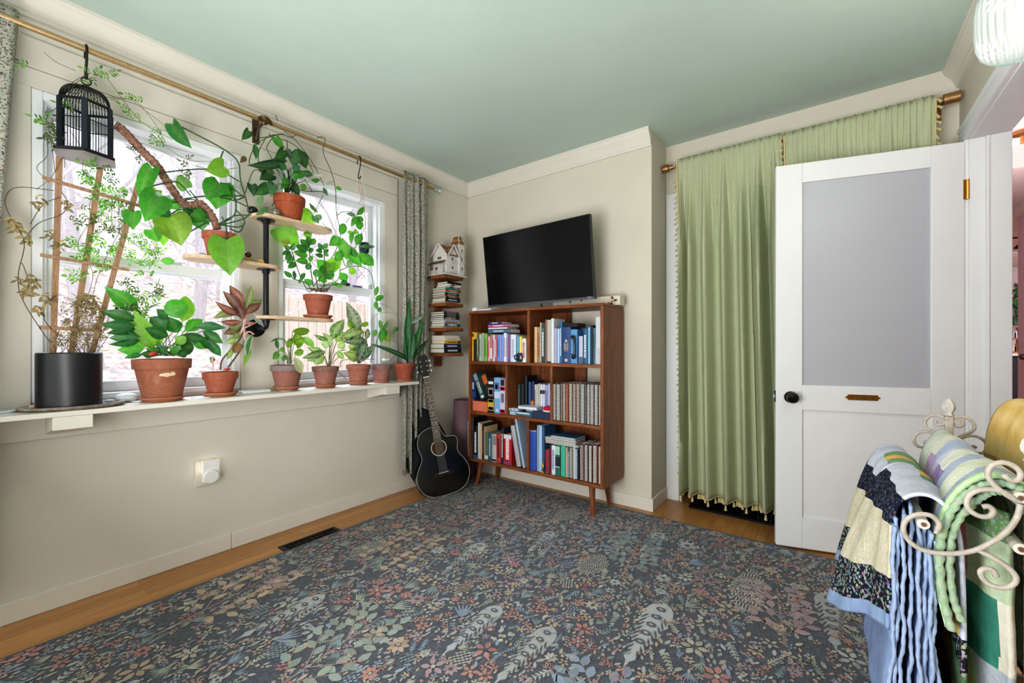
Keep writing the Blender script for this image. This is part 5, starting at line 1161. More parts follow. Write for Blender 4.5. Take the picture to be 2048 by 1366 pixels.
for k in range(1, 18):
    yy = .15+.69*(1-(1-2**(-k/12))) if False else .15+.69*2**(-k/12)
    b.box(gp(0, yy, .0595), (.046, .0016, .0012), RG)
b.build('frets', MT['metal'], nk)
b = MB(col=rgb('E4E4DC'))
for k in (3, 5, 7, 9, 12, 15):
    yy = .15+.69*(2**(-k/12)+2**(-(k-1)/12))/2
    for xx in ((-.01, .01) if k == 12 else (0,)): b.ball(gp(xx, yy, .0592), .003, 8, 5)
b.build('inlays', MT['satin'], nk)
b = MB(col=rgb('0A0A0C')); b.prism([(-.022, .84), (.022, .84), (.034, .87), (.038, .99), (.02, 1.005), (0, .998), (-.02, 1.005), (-.038, .99), (-.034, .87)], gp(0, 0, .036), sx_, up, .014); hs_ = b.build('headstock', MT['gloss'], gt)
b = MB(col=rgb('C8CACC'))
for k in range(3):
    for sg in (-1, 1): b.tube([gp(sg*.022, .885+k*.036, .05), gp(sg*.022, .885+k*.036, .062)], .004, 8); b.ball(gp(sg*.05, .885+k*.036, .043), .009, 10, 6)
b.build('tuning_pegs', MT['metal'], hs_, smooth=.8)
b = MB(col=rgb('E8E0D0')); b.box(gp(0, .842, .0605), (.044, .005, .006), RG); b.build('nut', MT['satin'], nk)
b = MB(col=rgb('B4B0A4'))
for k in range(6): xx = (k-2.5); b.tube([gp(xx*.0105, .155, .0625), gp(xx*.0072, .842, .0635)], .0006, 4)
b.build('strings', MT['metal'], gt)
# dark soft case behind the guitar
cs = MB(col=rgb('1A1B1E')); c0_ = gp(-sgn*.06, .02, -.075)
def cfn(s, t):
    a = 2*PI*s; y = .62*t; w = .155*(1-.12*cos(2*PI*t*1.1))*(math.sin(PI*min(1, .12+t*.88)))**.35
    return c0_+sx_*(w*cos(a))+up*y+gnn*(.022*sin(a))
cs.grid(cfn, 28, 14, wrapu=True); tag(cs.build('guitar_bag', MT['matte'], smooth=1.2), 'dark soft bag slumped behind the black guitar', 'bag')
# yoga mat
ym_ = V((-2.36, 2.51, 0)); b = MB(col=rgb('7A6068')); pr_ = []
for k in range(61):
    a = 2*PI*k/60*2.6; r = .095-.011*a/(2*PI); pr_.append((ym_.x+r*cos(a+.4), ym_.y+r*sin(a+.4)))
b.grid(lambda s_, t: V((*pr_[min(60, int(round(s_*60)))], .001+.624*t)), 60, 1)
tag(b.build('yoga_mat', MT['matte'], smooth=1, solid=.006), 'rolled mauve yoga mat standing in the corner behind the guitar', 'yoga mat')
# ================================================================ BOOKCASE
BX0, BX1, BF, BB, BZ0, BZ1 = -2.183, -1.082, 2.36, 2.672, .191, 1.32
bk = thing('bookcase', 'walnut bookcase on splayed legs below the television', 'bookcase', ((BX0+BX1)/2, (BF+BB)/2, 0))
t = .021
b = MB(); b.bx(BX0, BX1, BF, BB, BZ1-t, BZ1); b.build('top_panel', MT['walnut_h'], bk, bevel=.006)
for x in (BX0, BX1-t): b = MB(); b.bx(x, x+t, BF, BB, BZ0, BZ1-t); b.build('side_panel', MT['walnut_v'], bk, bevel=.001)
S1, S2_, S3_ = .945, .57, .212
for z in (S1, S2_, S3_): b = MB(); b.bx(BX0+t, BX1-t, BF+.002, BB-.002, z-t, z); b.build('shelf_board', MT['walnut_h'], bk, bevel=.001)
D_ = {1: [ony(1056, 680, BF).x], 2: [ony(1012, 780, BF).x, ony(1101.5, 780, BF).x], 3: [ony(1054.5, 880, BF).x]}
TOPS = {1: (S1, BZ1-t), 2: (S2_, S1-t), 3: (S3_, S2_-t)}
for r in D_:
    for x in D_[r]: b = MB(); b.bx(x-.009, x+.009, BF+.004, BB-.004, TOPS[r][0], TOPS[r][1]); b.build('divider', MT['walnut_v'], bk, bevel=.001)
dv = [(BX0+t, D_[1][0]-.2, 1), (D_[1][0], D_[1][0]+.16, 1), (BX0+t, D_[2][0]-.09, 2), (D_[2][0], D_[2][1]+.1, 2), (BX0+t, BX1-.13, 3)]
for x0, x1, r in dv: b = MB(); b.bx(x0, x1, BB-.006, BB-.001, TOPS[r][0], TOPS[r][1]); b.build('back_panel', MT['walnut_v'], bk)
for x in (BX0+.09, BX1-.10):
    for y in (BF+.05, BB-.06):
        dx = -.03 if x < -1.6 else .02; dy = -.028 if y < 2.5 else .015
        b = MB(); b.tube([(x, y, BZ0-.001), (x+dx, y+dy, .0085)], [.021, .012], 16); b.build('leg', MT['walnut_v'], bk, smooth=.6)
ORD = ['first', 'second', 'third', 'fourth', 'fifth', 'sixth', 'seventh', 'eighth', 'ninth', 'tenth', 'eleventh', 'twelfth', 'thirteenth', 'fourteenth', 'fifteenth', 'sixteenth', 'seventeenth', 'eighteenth', 'nineteenth', 'twentieth', 'twenty-first', 'twenty-second']
YF = 2.382
def book(x0, x1, z, zt, col, label, grp, dep=.15, y=YF, tx=None, bands=(), tilt=0, name='book', cat='book', pg=PAGE):
    w = max(x1-x0-.0012, .004); h = zt-z; c = rgb(col) if isinstance(col, str) else col; k = min(.003, w*.2)
    b = MB(col=c); b.bx(-w/2, -w/2+k, .002, dep, 0, h); b.bx(w/2-k, w/2, .002, dep, 0, h)
    n = 5; pts = [(-w/2+w*i/n, -.004*sin(PI*i/n)+.002) for i in range(n+1)]
    for i in range(n): b.poly([(*pts[i], 0), (*pts[i+1], 0), (*pts[i+1], h), (*pts[i], h)])
    b.poly([(*p, h) for p in pts]+[(w/2, .006, h), (-w/2, .006, h)]); b.bx(-w/2+k, w/2-k, .005, dep-.004, .003, h-.004, pg)
    for f0, f1, cc in bands: b.bx(-w/2+.0004, w/2-.0004, -.0026, .0005, h*f0, h*f1, rgb(cc))
    if tx:
        tc = rgb(tx); zz_ = h*.18
        while zz_ < h*.82:
            hh = RN.uniform(.004, .012); b.bx(-w*.22, w*.22, -.0033, -.0022, zz_, zz_+hh, tc); zz_ += hh+.003
    o_ = b.build(name, MT['paper'], org=(0, 0, 0)); o_.location = ((x0+x1)/2, y, z+.0008); o_.rotation_euler = (0, tilt, 0)
    return tag(o_, label, cat, grp)
def spiral(x0, x1, z, zt, col, label, grp, ring='D8D4CC', y=YF, flat=None, name='spiral_notebook'):
    w = x1-x0-.001; h = zt-z; root = thing(name, label, 'notebook', ((x0+x1)/2, y, z+.0008), 0, grp)
    b = MB(col=rgb(col)); b.bx(-w/2, -w/2+.002, .006, .15, 0, h); b.bx(w/2-.002, w/2, .006, .15, 0, h); b.bx(-w/2+.002, w/2-.002, .012, .148, .002, h-.002, rgb('E4DED2')); b.bx(-w/2+.001, w/2-.001, .006, .012, .001, h-.001, rgb('2A2622')); b.build('cover', MT['paper'], root, local=True)  # dark strip painted in for the shaded gaps behind the rings
    b = MB(col=rgb(ring)); n = int(h/.0085)
    for k in range(n):
        zz_ = .004+k*(h-.008)/n; b.bx(-w*.36, w*.36, -.003, .008, zz_, zz_+.0042)
    b.build('spiral', MT['satin'], root, local=True)
    if flat is not None: root.rotation_euler = flat
    return root
def row(K, items, z, comp, y=YF, dep=.15, kind='book'):
    cnt = 0
    for it in items:
        a, c, top, col, desc = it[:5]; kw = it[5] if len(it) > 5 else {}
        kw = dict(kw); p0, p1 = ony(*K(a, top), y), ony(*K(c, top), y); cnt += 1
        lab = '%s, %s from the left in the %s compartment of the bookcase' % (desc, ORD[cnt-1], comp)
        if len(lab.split()) > 16: lab = '%s, %s in %s compartment' % (desc, ORD[cnt-1], comp)
        sp_ = kw.pop('spiral', None); z0 = kw.pop('z', z)
        if sp_: spiral(p0.x, p1.x, z0, p1.z, col, lab, comp+' compartment notebooks', sp_, y)
        else: book(p0.x, p1.x, z0, p0.z, col, lab, 'books in the %s compartment' % comp, kw.pop('dep', dep), y, **kw)
KA = lambda x, y: (930+x/6.827, 610+y/6.827)
row(KA, [(66, 90, 372, 'D0A830', 'dark and yellow magazine', dict(bands=[(0, .72, '2A2620'), (.8, .9, '3A2A10')])), (92, 116, 372, 'DDB02E', 'yellow magazine', dict(bands=[(.84, .95, '4A3A18')])), (118, 139, 376, 'D0A830', 'black magazine with yellow head', dict(bands=[(0, .75, '2C2A28')])), (141, 162, 380, 'C8A234', 'black magazine with dull yellow head', dict(bands=[(0, .78, '24241F')])), (164, 186, 400, '2C4A3C', 'dark green book', dict(tx='B8C4B0')),
  (188, 222, 402, 'B4B8B0', 'pale grey book', dict(tx='6A6A6A')), (224, 254, 385, '9AAA94', 'sage grey book', {}), (257, 299, 395, '7CB04C', 'bright green book', dict(tx='4A7A2A')), (310, 340, 430, 'D8A8B4', 'pink book', dict(tx='B04A60')), (342, 375, 405, 'B8706A', 'salmon red book', dict(bands=[(.1, .5, 'E0C8C0')])), (378, 404, 408, 'C8D2E8', 'pale blue white book', dict(tx='B04A5A')), (405, 433, 405, 'C05A6A', 'raspberry pink book', dict(tx='E8D0D4')),
  (436, 470, 405, '7090C8', 'mid blue book', dict(tx='3A5A90')), (472, 496, 405, '8A9CD8', 'periwinkle book', {}), (497, 523, 405, '7A92D0', 'slightly darker periwinkle book', {}), (526, 560, 384, 'E2E2EA', 'taller white book', dict(tx='8A8A94')), (562, 582, 396, 'B8A8D0', 'lavender book', dict(tx='6A5A8A')), (584, 614, 405, '6A5A8A', 'purple and red flecked book', dict(tx='C85A6A')), (618, 692, 406, 'D4DAEE', 'thick pale lavender book', dict(tx='A0B0C0')),
  (702, 734, 425, '5AA0C8', 'cyan blue book', {}), (738, 772, 430, 'E0D070', 'pale yellow book', {}), (777, 832, 460, 'E4DCDA', 'white book behind the mug', dict(tx='B05050'))], S1, 'top left')
def hstack(K, x0, items, y, comp):
    for a, c, yb, yt, col, desc, tx in items:
        p0 = ony(*K(a, yb), y); p1 = ony(*K(c, yt), y); w = p1.x-p0.x; h = ony(*K(a, yt), y).z-p0.z
        b = MB(col=rgb(col)); k = .0018; zb_ = hstack.z; dpt = .125
        b.bx(p0.x, p1.x, y, y+dpt, zb_, zb_+k); b.bx(p0.x, p1.x, y, y+dpt, zb_+h-k, zb_+h); b.bx(p0.x, p1.x, y, y+.002, zb_, zb_+h); b.bx(p0.x+.002, p1.x-.003, y+.002, y+dpt-.003, zb_+k, zb_+h-k, PAGE)
        if tx:
            xx = p0.x+w*.25
            while xx < p0.x+w*.7: ww = RN.uniform(.004, .01); b.bx(xx, xx+ww, y-.0004, y, zb_+h*.3, zb_+h*.7, rgb(tx)); xx += ww+.003
        tag(b.build('book', MT['paper'], org=((p0.x+p1.x)/2, y+.06, zb_)), desc, 'book', 'books lying on the %s row' % comp); hstack.z += h+.0006
hstack.z = ony(*KA(526, 384), YF).z+.0025
hstack(KA, 0, [(316, 616, 398, 348, '4E6A80', 'slate blue hardback lying at the bottom of the pile in the top left compartment', 'C8D4DC'), (316, 576, 342, 316, 'D8D2DC', 'white book lying second in the pile in the top left compartment', None), (316, 606, 318, 280, 'B85A90', 'magenta pink book lying third in the pile in the top left compartment', 'F0C8D8'), (320, 500, 275, 240, '2A3A70', 'dark blue book lying on top of the pile in the top left compartment', 'D0D8F0')], YF+.01, 'top left')
mg = onz(*KA(768, 785), S1+.002); mg = V((ony(*KA(768, 700), 2.40).x, 2.405, S1))
m_ = thing('mug', 'round dark blue glazed mug in front of the books in the top left compartment', 'mug', mg)
b = MB(col=rgb('1C2C3A')); b.lathe([(.02, 0.001), (.032, .006), (.037, .03), (.034, .055), (.031, .066), (.029, .066), (.031, .05), (.03, .01), (0, .008)], 26, mg); b.build('cup', MT['gloss'], m_, smooth=.7)
b = MB(col=rgb('1C2C3A')); b.tube(spline([mg+V((-.01, -.034, .052)), mg+V((-.022, -.052, .046)), mg+V((-.022, -.052, .026)), mg+V((-.012, -.034, .016))], 5), .0045, 8); b.build('handle', MT['gloss'], m_, smooth=1)
row(KA, [(943, 985, 302, 'C8A878', 'tan book', {}), (989, 1018, 302, 'A08868', 'brown book with red letters', dict(tx='A02830')), (1020, 1042, 242, 'C0AC98', 'taller beige magazine', {}), (1044, 1088, 290, '24404A', 'dark teal book with white lettering', dict(bands=[(.55, .95, '4A6470')], tx='D8E0E4')), (1092, 1115, 202, '8A6A5E', 'tall brown book', {}), (1117, 1172, 205, 'B8ACA4', 'worn grey beige book', dict(bands=[(.0, .04, '3A3A3A')])), (1174, 1212, 186, 'D4DADC', 'tall white book', {}),
  (1216, 1252, 320, 'B0A0C4', 'lilac book', {}), (1257, 1290, 326, 'A8CCE8', 'pale sky blue book', {}), (1293, 1324, 232, '3A6A94', 'tall blue book with white flecks', dict(tx='E0E8F0')), (1446, 1536, 335, '4A80B4', 'blue box file', dict(bands=[(.02, .98, '5A90C0')])), (1550, 1606, 426, 'B8BCD8', 'short pale lilac book', dict(bands=[(0, .25, '5A6478')])), (1612, 1672, 326, '2E5A7C', 'deep blue book with white lettering', dict(tx='D8E4EC')), (1677, 1708, 306, '8ABCE0', 'light blue book', {}), (1710, 1746, 276, '1E2C44', 'navy book', {}), (1749, 1778, 316, '5A7A84', 'grey teal book', dict(tx='3A5A64')), (1782, 1880, 165, 'C4CAD0', 'tall thick pale grey book', dict(bands=[(.0, .35, 'B4BAC4')]))], S1, 'top right')
p0, p1 = ony(*KA(1327, 305), YF), ony(*KA(1441, 305), YF)
o_ = book(p0.x, p1.x, S1, p0.z, '2C4A78', 'thick navy blue book with a cream arched emblem in the top right compartment', 'books in the top right compartment', .15, YF)
b = MB(col=rgb('C8B498')); cxx = 0
for rr in (.0145, .0105):
    b.tube([(rr*cos(PI*k/8), -.003, .125+rr*sin(PI*k/8)) for k in range(9)]+[(-rr, -.003, .085), (0, -.003, .085-rr*.8), (rr, -.003, .085)], .001, 4, closed=True)
for k in range(5): b.bx(-.013, .013, -.0035, -.0025, .088+k*.0085, .091+k*.0085)
b.lathe([(.008, 0), (.008, .001), (.005, .001)], 14, (0, -.0025, .147), Matrix.Rotation(PI/2, 3, 'X')); b.bx(-.01, .01, -.0033, -.0023, .012, .03)
W0 = WM[o_.name]; WM[o_.name] = Matrix.Identity(4); b.build('emblem', MT['satin'], o_, local=True)
p0, p1 = ony(*KA(1480, 460), YF-.01), ony(*KA(1490, 690), YF-.01)
b = MB(col=rgb('0C0E12')); b.tube(spline([V((p0.x-.012, YF-.005, p0.z)), V((p0.x, YF-.02, p0.z+.012)), V((p0.x+.012, YF-.022, p0.z-.01)), V((p0.x+.014, YF-.022, p1.z+.012)), V((p1.x, YF-.02, p1.z-.012)), V((p0.x-.014, YF-.005, p1.z+.008))], 6), [.004]*3+[.011]*8+[.007]*9+[.011]*7+[.004]*4, 10)
tag(b.build('iron_handle', MT['gloss'], smooth=1), 'black curved iron handle standing before the blue box file', 'ornament')
p0, p1 = ony(*KA(1340, 300), YF+.03), ony(*KA(1545, 250), YF+.03); zz_ = ony(*KA(1330, 303), YF).z+.001
b = MB(col=rgb('1A1416')); b.bx(p0.x, p1.x, YF+.02, YF+.14, zz_, zz_+.002); b.bx(p0.x, p1.x, YF+.02, YF+.14, zz_+.022, zz_+.024); b.bx(p0.x, p1.x, YF+.02, YF+.023, zz_, zz_+.024); b.bx(p0.x+.002, p1.x-.003, YF+.023, YF+.137, zz_+.002, zz_+.022, rgb('4A3A34'))
tag(b.build('book', MT['paper']), 'black book lying flat across the books in the top right compartment', 'book')
# middle row
KB = lambda x, y: (930+x/6.827, 725+y/6.827)
Q = 'middle left'
def pbox(x0, x1, y0, y1, z0, z1, col, lab, decor=(), cat='puzzle box', tilt=0, grp='boxes in the bookcase'):
    w, d, h = x1-x0, y1-y0, z1-z0; b = MB(col=rgb(col)); b.bx(-w/2, w/2, 0, d, 0, h-.012); b.bx(-w/2-.0008, w/2+.0008, -.0008, d+.0008, h*.0+.004, h, col=rgb(col))
    for fx0, fx1, f0, f1, cc in decor: b.bx(-w/2+w*fx0, -w/2+w*fx1, -.0018, -.0004, h*f0, h*f1, rgb(cc))
    o_ = b.build('puzzle_box' if cat == 'puzzle box' else 'box', MT['satin'], org=(0, 0, 0)); o_.location = ((x0+x1)/2, y0, z0+.0005); o_.rotation_euler = (0, tilt, 0); return tag(o_, lab, cat, grp)
X = lambda K, x, y=YF: ony(*K(x, 400), y).x
Zb = lambda K, x, yy, y=YF: ony(*K(x, yy), y).z
pbox(X(KB, 60), X(KB, 150), YF, YF+.18, S2_, Zb(KB, 70, 185), '1E2E54', 'navy puzzle box with an orange edge at the left of the middle shelf', [(0, .2, .5, 1, 'C8743A'), (.3, .7, .62, .82, 'A8B4D0'), (.3, .9, .4, .55, '24508A'), (.4, .6, .25, .35, '8A4A6A'), (.3, .9, .05, .2, '3A5A5A')])
zo = Zb(KB, 120, 520)
pbox(X(KB, 113), X(KB, 309), YF-.004, YF+.14, S2_, zo, 'CF6A4A', 'orange red box with fine text lines lying in the middle left compartment', [(.06, .88, .1+.11*k, .13+.11*k, 'E0A090') for k in range(8)]+[(.93, 1, 0, 1, 'D8803A')], 'box')
a_, c_ = ony(*KB(270, 520), YF-.002), ony(*KB(125, 100), YF-.002); an = math.atan2(a_.x-c_.x, c_.z-a_.z)
o_ = pbox(0, .046, YF-.006, YF+.14, 0, .205, '2E4A48', 'dark green game box leaning over the orange red box', [(.15, .85, .72, .97, '8A9AA8'), (.55, .75, .22, .68, 'C8D4CC'), (.25, .4, .2, .66, 'B0C4BC'), (.2, .8, .04, .14, 'D8DCD8')], 'game box')
o_.location = (a_.x-.012, YF-.006, zo+.022); o_.rotation_euler = (0, -an, 0)
o_ = pbox(0, .05, YF+.03, YF+.18, 0, .2, '4A2A20', 'dark box with an orange picture leaning behind the green game box', [(.1, .9, .6, .95, 'C86A2E'), (.1, .9, .1, .5, '3A3A30')], 'game box')
o_.location = (a_.x+.035, YF+.035, zo+.022); o_.rotation_euler = (0, -an, 0)
pbox(X(KB, 314), X(KB, 394), YF, YF+.2, S2_, Zb(KB, 330, 210), '1A1C22', 'black and yellow puzzle box with white lettering in the middle left compartment', [(.1, .9, .82, .9, 'D8DCE0'), (.08, .92, .48, .72, '9A8A8E'), (.2, .8, .52, .66, '5A3A44'), (0, 1, .06, .38, 'C8A84A'), (.1, .9, .3, .37, 'D8D4C8'), (.1, .9, .08, .16, 'E0E4E8')])
pbox(X(KB, 401), X(KB, 476), YF, YF+.2, S2_, Zb(KB, 410, 205), '7AA8D8', 'sky blue puzzle box in the middle left compartment', [(.1, .9, .66, .86, '5A6A9A'), (.2, .6, .68, .8, 'E0DCE8'), (0, 1, .42, .6, 'C8D4E8'), (.35, .65, .05, .12, 'E8ECF4')])
pbox(X(KB, 480), X(KB, 546), YF, YF+.2, S2_, Zb(KB, 500, 222), 'C8C4D4', 'red and white puzzle box right of the sky blue one', [(0, 1, .66, .78, 'B82840'), (.15, .85, .69, .75, 'E8C8CC'), (.1, .9, .8, .98, '2C2024'), (.2, .8, .32, .58, '6A6A80'), (0, 1, 0, .13, 'B82840'), (.15, .85, .05, .1, 'E8C8CC')])
YM = 2.47
row(KB, [(720, 750, 300, '2A4A48', 'dark teal book', dict(tx='5A7A78')), (754, 796, 290, '191C24', 'black book', {}), (800, 846, 186, '141824', 'tall black book', {}), (862, 898, 265, '30507A', 'blue book', {}), (902, 942, 255, '242E54', 'navy book with an orange foot', dict(bands=[(0, .42, 'D07030')])), (948, 976, 300, 'BFC4C8', 'pale grey book', dict(tx='8A8A8A')), (978, 996, 300, 'D0CCC0', 'thin cream book', {}), (1000, 1022, 288, 'C8C0B0', 'beige book', {}), (1025, 1057, 300, 'D8DAE4', 'white book with dark mark', dict(bands=[(.7, .82, '2A2A34')])), (1060, 1090, 300, 'D4D6E2', 'second white book with dark mark', dict(bands=[(.7, .82, '2A2A34')])), (1094, 1130, 306, 'A8A4CC', 'lavender book', dict(tx='6A6A9A')), (1133, 1165, 290, 'B8BCDC', 'pale violet book', {})], S2_, 'middle centre', YM, .13)
ztb = Zb(KB, 700, 662, YF+.0)
pbox(X(KB, 606), X(KB, 905), YF+.005, YF+.075, S2_, S2_+.030, '3E6476', 'teal blue flat box lying in the middle centre compartment', [(0, .28, .1, .9, 'A8B8C4'), (.32, .9, .5, .9, 'B8C8D0')], 'box')
pbox(X(KB, 592), X(KB, 716), YF+.004, YF+.06, S2_+.0315, S2_+.047, 'CCD2DC', 'small white box with black dots on the teal blue flat box', [(.2, .36, .3, .7, '24304A'), (.55, .7, .3, .7, '24304A')], 'box')
x0, x1 = X(KB, 718), X(KB, 972)
b = MB(col=rgb('D0D8E0')); zz_ = S2_+.0312
if True:
    b.bx(x0, x1, YF+.006, YF+.08, zz_+.017, zz_+.019); b.bx(x0, x1, YF+.006, YF+.08, zz_+.026+.012, zz_+.028+.012); b.bx(x0, x1, YF+.006, YF+.008, zz_+.017, zz_+.04); b.bx(x0+.002, x1-.002, YF+.008, YF+.078, zz_+.019, zz_+.038, rgb('B8BCC4')); b.bx(x0+.03, x1-.002, YF+.062, YF+.079, zz_, zz_+.017)
tag(b.build('book', MT['paper']), 'white book resting on the teal blue flat box in the middle centre compartment', 'book')
pbox(X(KB, 916), X(KB, 1152), YF+.005, YF+.07, S2_, Zb(KB, 1000, 672), '26364E', 'dark navy box under the red knitted ornament', [(.05, .95, .1, .2, '34465E')], 'box')
q = V((X(KB, 1092), YF+.035, Zb(KB, 1000, 672)+.001)); b = MB(col=rgb('D8D0D4')); b.lathe([(.034, 0), (.036, .005), (.03, .01), (0, .01)], 18, q, Matrix.Diagonal((1, .7, 1))); so_ = b.build('knitted_base', MT['matte'], None)
rk = thing('knitted_ornament', 'red knitted rounded ornament on the dark navy box', 'ornament', q); C.objects.unlink(so_); bpy.data.objects.remove(so_)
b.build('base', MT['matte'], rk, smooth=.6); b = MB(col=rgb('B01838')); b.ball(q+V((0, 0, .022)), .034, 18, 10, (1, .7, .5)); b.build('knitted_top', MT['matte'], rk, smooth=1)
row(KB, [(1190, 1246, 285, 'D8D4CC', 'white ringed notebook', dict(spiral='DDDBD6')), (1252, 1304, 288, '2A2A30', 'black ringed notebook', dict(spiral='D8D6D0')), (1308, 1334, 280, '8A7068', 'brown ringed notebook', dict(spiral='B8A090')), (1337, 1375, 285, 'C8A8A0', 'pinkish ringed notebook', dict(spiral='D0C0BC')), (1379, 1416, 290, 'C85A30', 'flame orange ringed notebook', dict(spiral='D07A40')), (1420, 1470, 280, 'B8A89C', 'beige ringed notebook', dict(spiral='D0CCC4')), (1477, 1514, 285, 'A83A34', 'red edged ringed notebook', dict(spiral='D4C8C0')), (1518, 1572, 285, 'D0C8BC', 'cream ringed notebook', dict(spiral='C4BCB0')),
  (1578, 1636, 288, '4A5478', 'blue ringed notebook', dict(spiral='D4D4D4')), (1640, 1662, 295, '2A2420', 'narrow dark ringed notebook', dict(spiral='A89A80')), (1666, 1706, 290, 'B8B4B0', 'grey ringed notebook', dict(spiral='DADAD8')), (1711, 1762, 292, '6A6A60', 'olive grey ringed notebook', dict(spiral='D6D2CC')), (1766, 1820, 295, '4A2024', 'maroon ringed notebook', dict(spiral='DAD8D4')), (1823, 1874, 300, 'B0A8A0', 'pale ringed notebook', dict(spiral='D4D2CE'))], S2_, 'middle right')
# bottom row
KC = lambda x, y: (930+x/6.827, 830+y/6.827)
row(KC, [(36, 88, 82, 'B8BCBC', 'grey white book', dict(tx='5A5A5A')), (91, 117, 30, '101114', 'tall black book', {}), (119, 171, 158, '0E0F12', 'black book with big white lettering', dict(bands=[(0, .1, '2A5A8A')], tx='E4E4E8')), (173, 200, 105, 'C4BCB8', 'tall whitish book', {}), (201, 227, 120, 'C8B098', 'beige book', {}), (229, 260, 125, '2A2422', 'dark brown book', dict(tx='7A6A5A')), (262, 272, 160, 'C8A880', 'very thin tan edged album', {}), (275, 316, 245, '4A6A5A', 'green book', dict(bands=[(.05, .18, 'C8CCC0')])), (319, 361, 250, '2E5070', 'blue book', dict(tx='A8C0D0')), (364, 426, 260, 'B4B0B0', 'grey white book with black lettering', dict(bands=[(.62, .95, '8A8488'), (.03, .1, '2A2A2A')])), (429, 487, 256, 'B03A34', 'red book with dark lettering', dict(tx='4A1A18')), (492, 528, 176, '1C2030', 'black navy book', dict(tx='D8D8DC')), (530, 634, 262, 'B0202A', 'thick red book with a white head', dict(bands=[(.86, 1, 'D8D4DC'), (.02, .09, '6A4A90')], tx='F0E4E4'))], S3_, 'bottom left')
for (xb0, xb1, yb, xt, yt, w_, col, lab) in ((700, 778, 745, 612, 185, .036, 'A8A8AC', 'grey album leaning to the left in the bottom left compartment'), (785, 822, 770, 670, 95, .017, 'A8BCD4', 'pale blue binder leaning beside the grey album')):
    pb_ = ony(*KC(xb0, yb), YF-.004); pt_ = ony(*KC(xt, yt), YF-.004); an = math.atan2(pb_.x-pt_.x, pt_.z-pb_.z); hh = math.hypot(pb_.x-pt_.x, pt_.z-pb_.z)
    o_ = book(0, w_, 0, hh, col, lab, 'leaning albums', .17, YF); o_.location = (pb_.x+w_/2*cos(an), YF, S3_+.001+w_/2*sin(an)*1.0); o_.rotation_euler = (0, -an, 0)
row(KC, [(866, 978, 205, '2E50A4', 'thick royal blue binder', dict(bands=[(.985, 1, 'A8B8E0')])), (982, 999, 140, 'A8B0B8', 'thin silver album', {}), (1002, 1050, 140, 'A0BCD8', 'light blue album', {}), (1052, 1084, 160, '2E5478', 'dark blue album', {}), (1092, 1148, 470, '8E2C40', 'short crimson book', dict(bands=[(0, .06, '6A5A50')])), (1152, 1176, 410, '6A1E28', 'dark red book', {}), (1179, 1231, 412, 'CCD4E0', 'white book with grey lettering', dict(tx='7A8494')), (1233, 1297, 405, '1E6A56', 'green book with white script', dict(bands=[(.68, .95, '9ABFA8'), (.3, .6, '2A2438'), (.27, .29, 'D8E4DC')])), (1305, 1366, 418, '3FA88C', 'mint teal book', {}), (1371, 1396, 438, 'C0A88C', 'tan book', {}),
  (1398, 1424, 492, 'D0D4DC', 'narrow white ringed notebook', dict(spiral='B8BCC4')), (1430, 1474, 440, 'D0CCC0', 'cream ringed notebook', dict(spiral='C0BCB0')), (1478, 1499, 440, 'D4D4D4', 'slim white book', {}), (1501, 1536, 456, '7A9AC4', 'blue ringed notebook', dict(spiral='D0DAE8')), (1539, 1560, 460, '14161A', 'black book', {}), (1564, 1626, 405, 'A08088', 'dusty pink ringed notebook', dict(spiral='B8A0A0')), (1631, 1680, 405, '5A3A44', 'plum ringed notebook', dict(spiral='D0C4BC')), (1688, 1736, 412, '3A2A30', 'dark ringed notebook', dict(spiral='D8D4CC')), (1742, 1808, 412, 'B84A3A', 'red and white ringed notebook', dict(spiral='D8C8BC')), (1820, 1868, 425, '4A4A50', 'charcoal ringed notebook', dict(spiral='D8D6D2'))], S3_, 'bottom right')
zz_ = Zb(KC, 1200, 405)+.003
for k, (a, c, col, hh, lab) in enumerate([(1095, 1535, '8A9AA0', .013, 'grey ringed notebook at the bottom of the flat pile in the bottom right compartment'), (1092, 1500, '2A3440', .013, 'black ringed notebook second in the flat pile in the bottom right compartment'), (1090, 1500, '8A9AC8', .014, 'lilac ringed notebook third in the flat pile in the bottom right compartment'), (1170, 1495, '3A6490', .013, 'small blue ringed notebook on top of the flat pile in the bottom right compartment')]):
    x0, x1 = X(KC, a), X(KC, c); r_ = thing('spiral_notebook', lab, 'notebook', ((x0+x1)/2, YF+.01, zz_), 0, 'flat pile of notebooks'); w = x1-x0
    b = MB(col=rgb(col)); b.bx(-w/2, w/2, .004, .14, 0, .0015); b.bx(-w/2, w/2, .004, .14, hh-.0015, hh); b.bx(-w/2+.002, w/2-.002, .006, .138, .0015, hh-.0015, rgb('D8CCB8')); b.build('cover', MT['paper'], r_, local=True)
    b = MB(col=rgb('D4D2CC')); n = int(w/.0085)
    for j in range(n): b.bx(-w/2+j*w/n, -w/2+j*w/n+.0046, -.004, .008, .001, hh-.001)
    b.build('spiral', MT['satin'], r_, local=True); zz_ += hh+.0008
p = ony(*KC(1060, 825), YF-.015); b = MB(col=rgb('C8A048')); q = V((p.x, YF-.012, S3_+.001))
b.tube(spline([q, q+V((-.004, 0, .02)), q+V((.004, 0, .04)), q+V((0, 0, .06)), q+V((.008, 0, .085))], 4), [.008, .006, .005, .005, .006, .007, .007, .006, .006, .006, .005, .005, .004, .003, .003, .002, .001], 8); b.ball(q+V((0, 0, .004)), .01, 10, 6, (1.2, 1, .5)); b.tube([q+V((.002, 0, .06)), q+V((-.008, -.002, .045))], .0025, 6)
tag(b.build('figurine', MT['brass'], smooth=1), 'little golden figurine before the dark blue album', 'figurine')
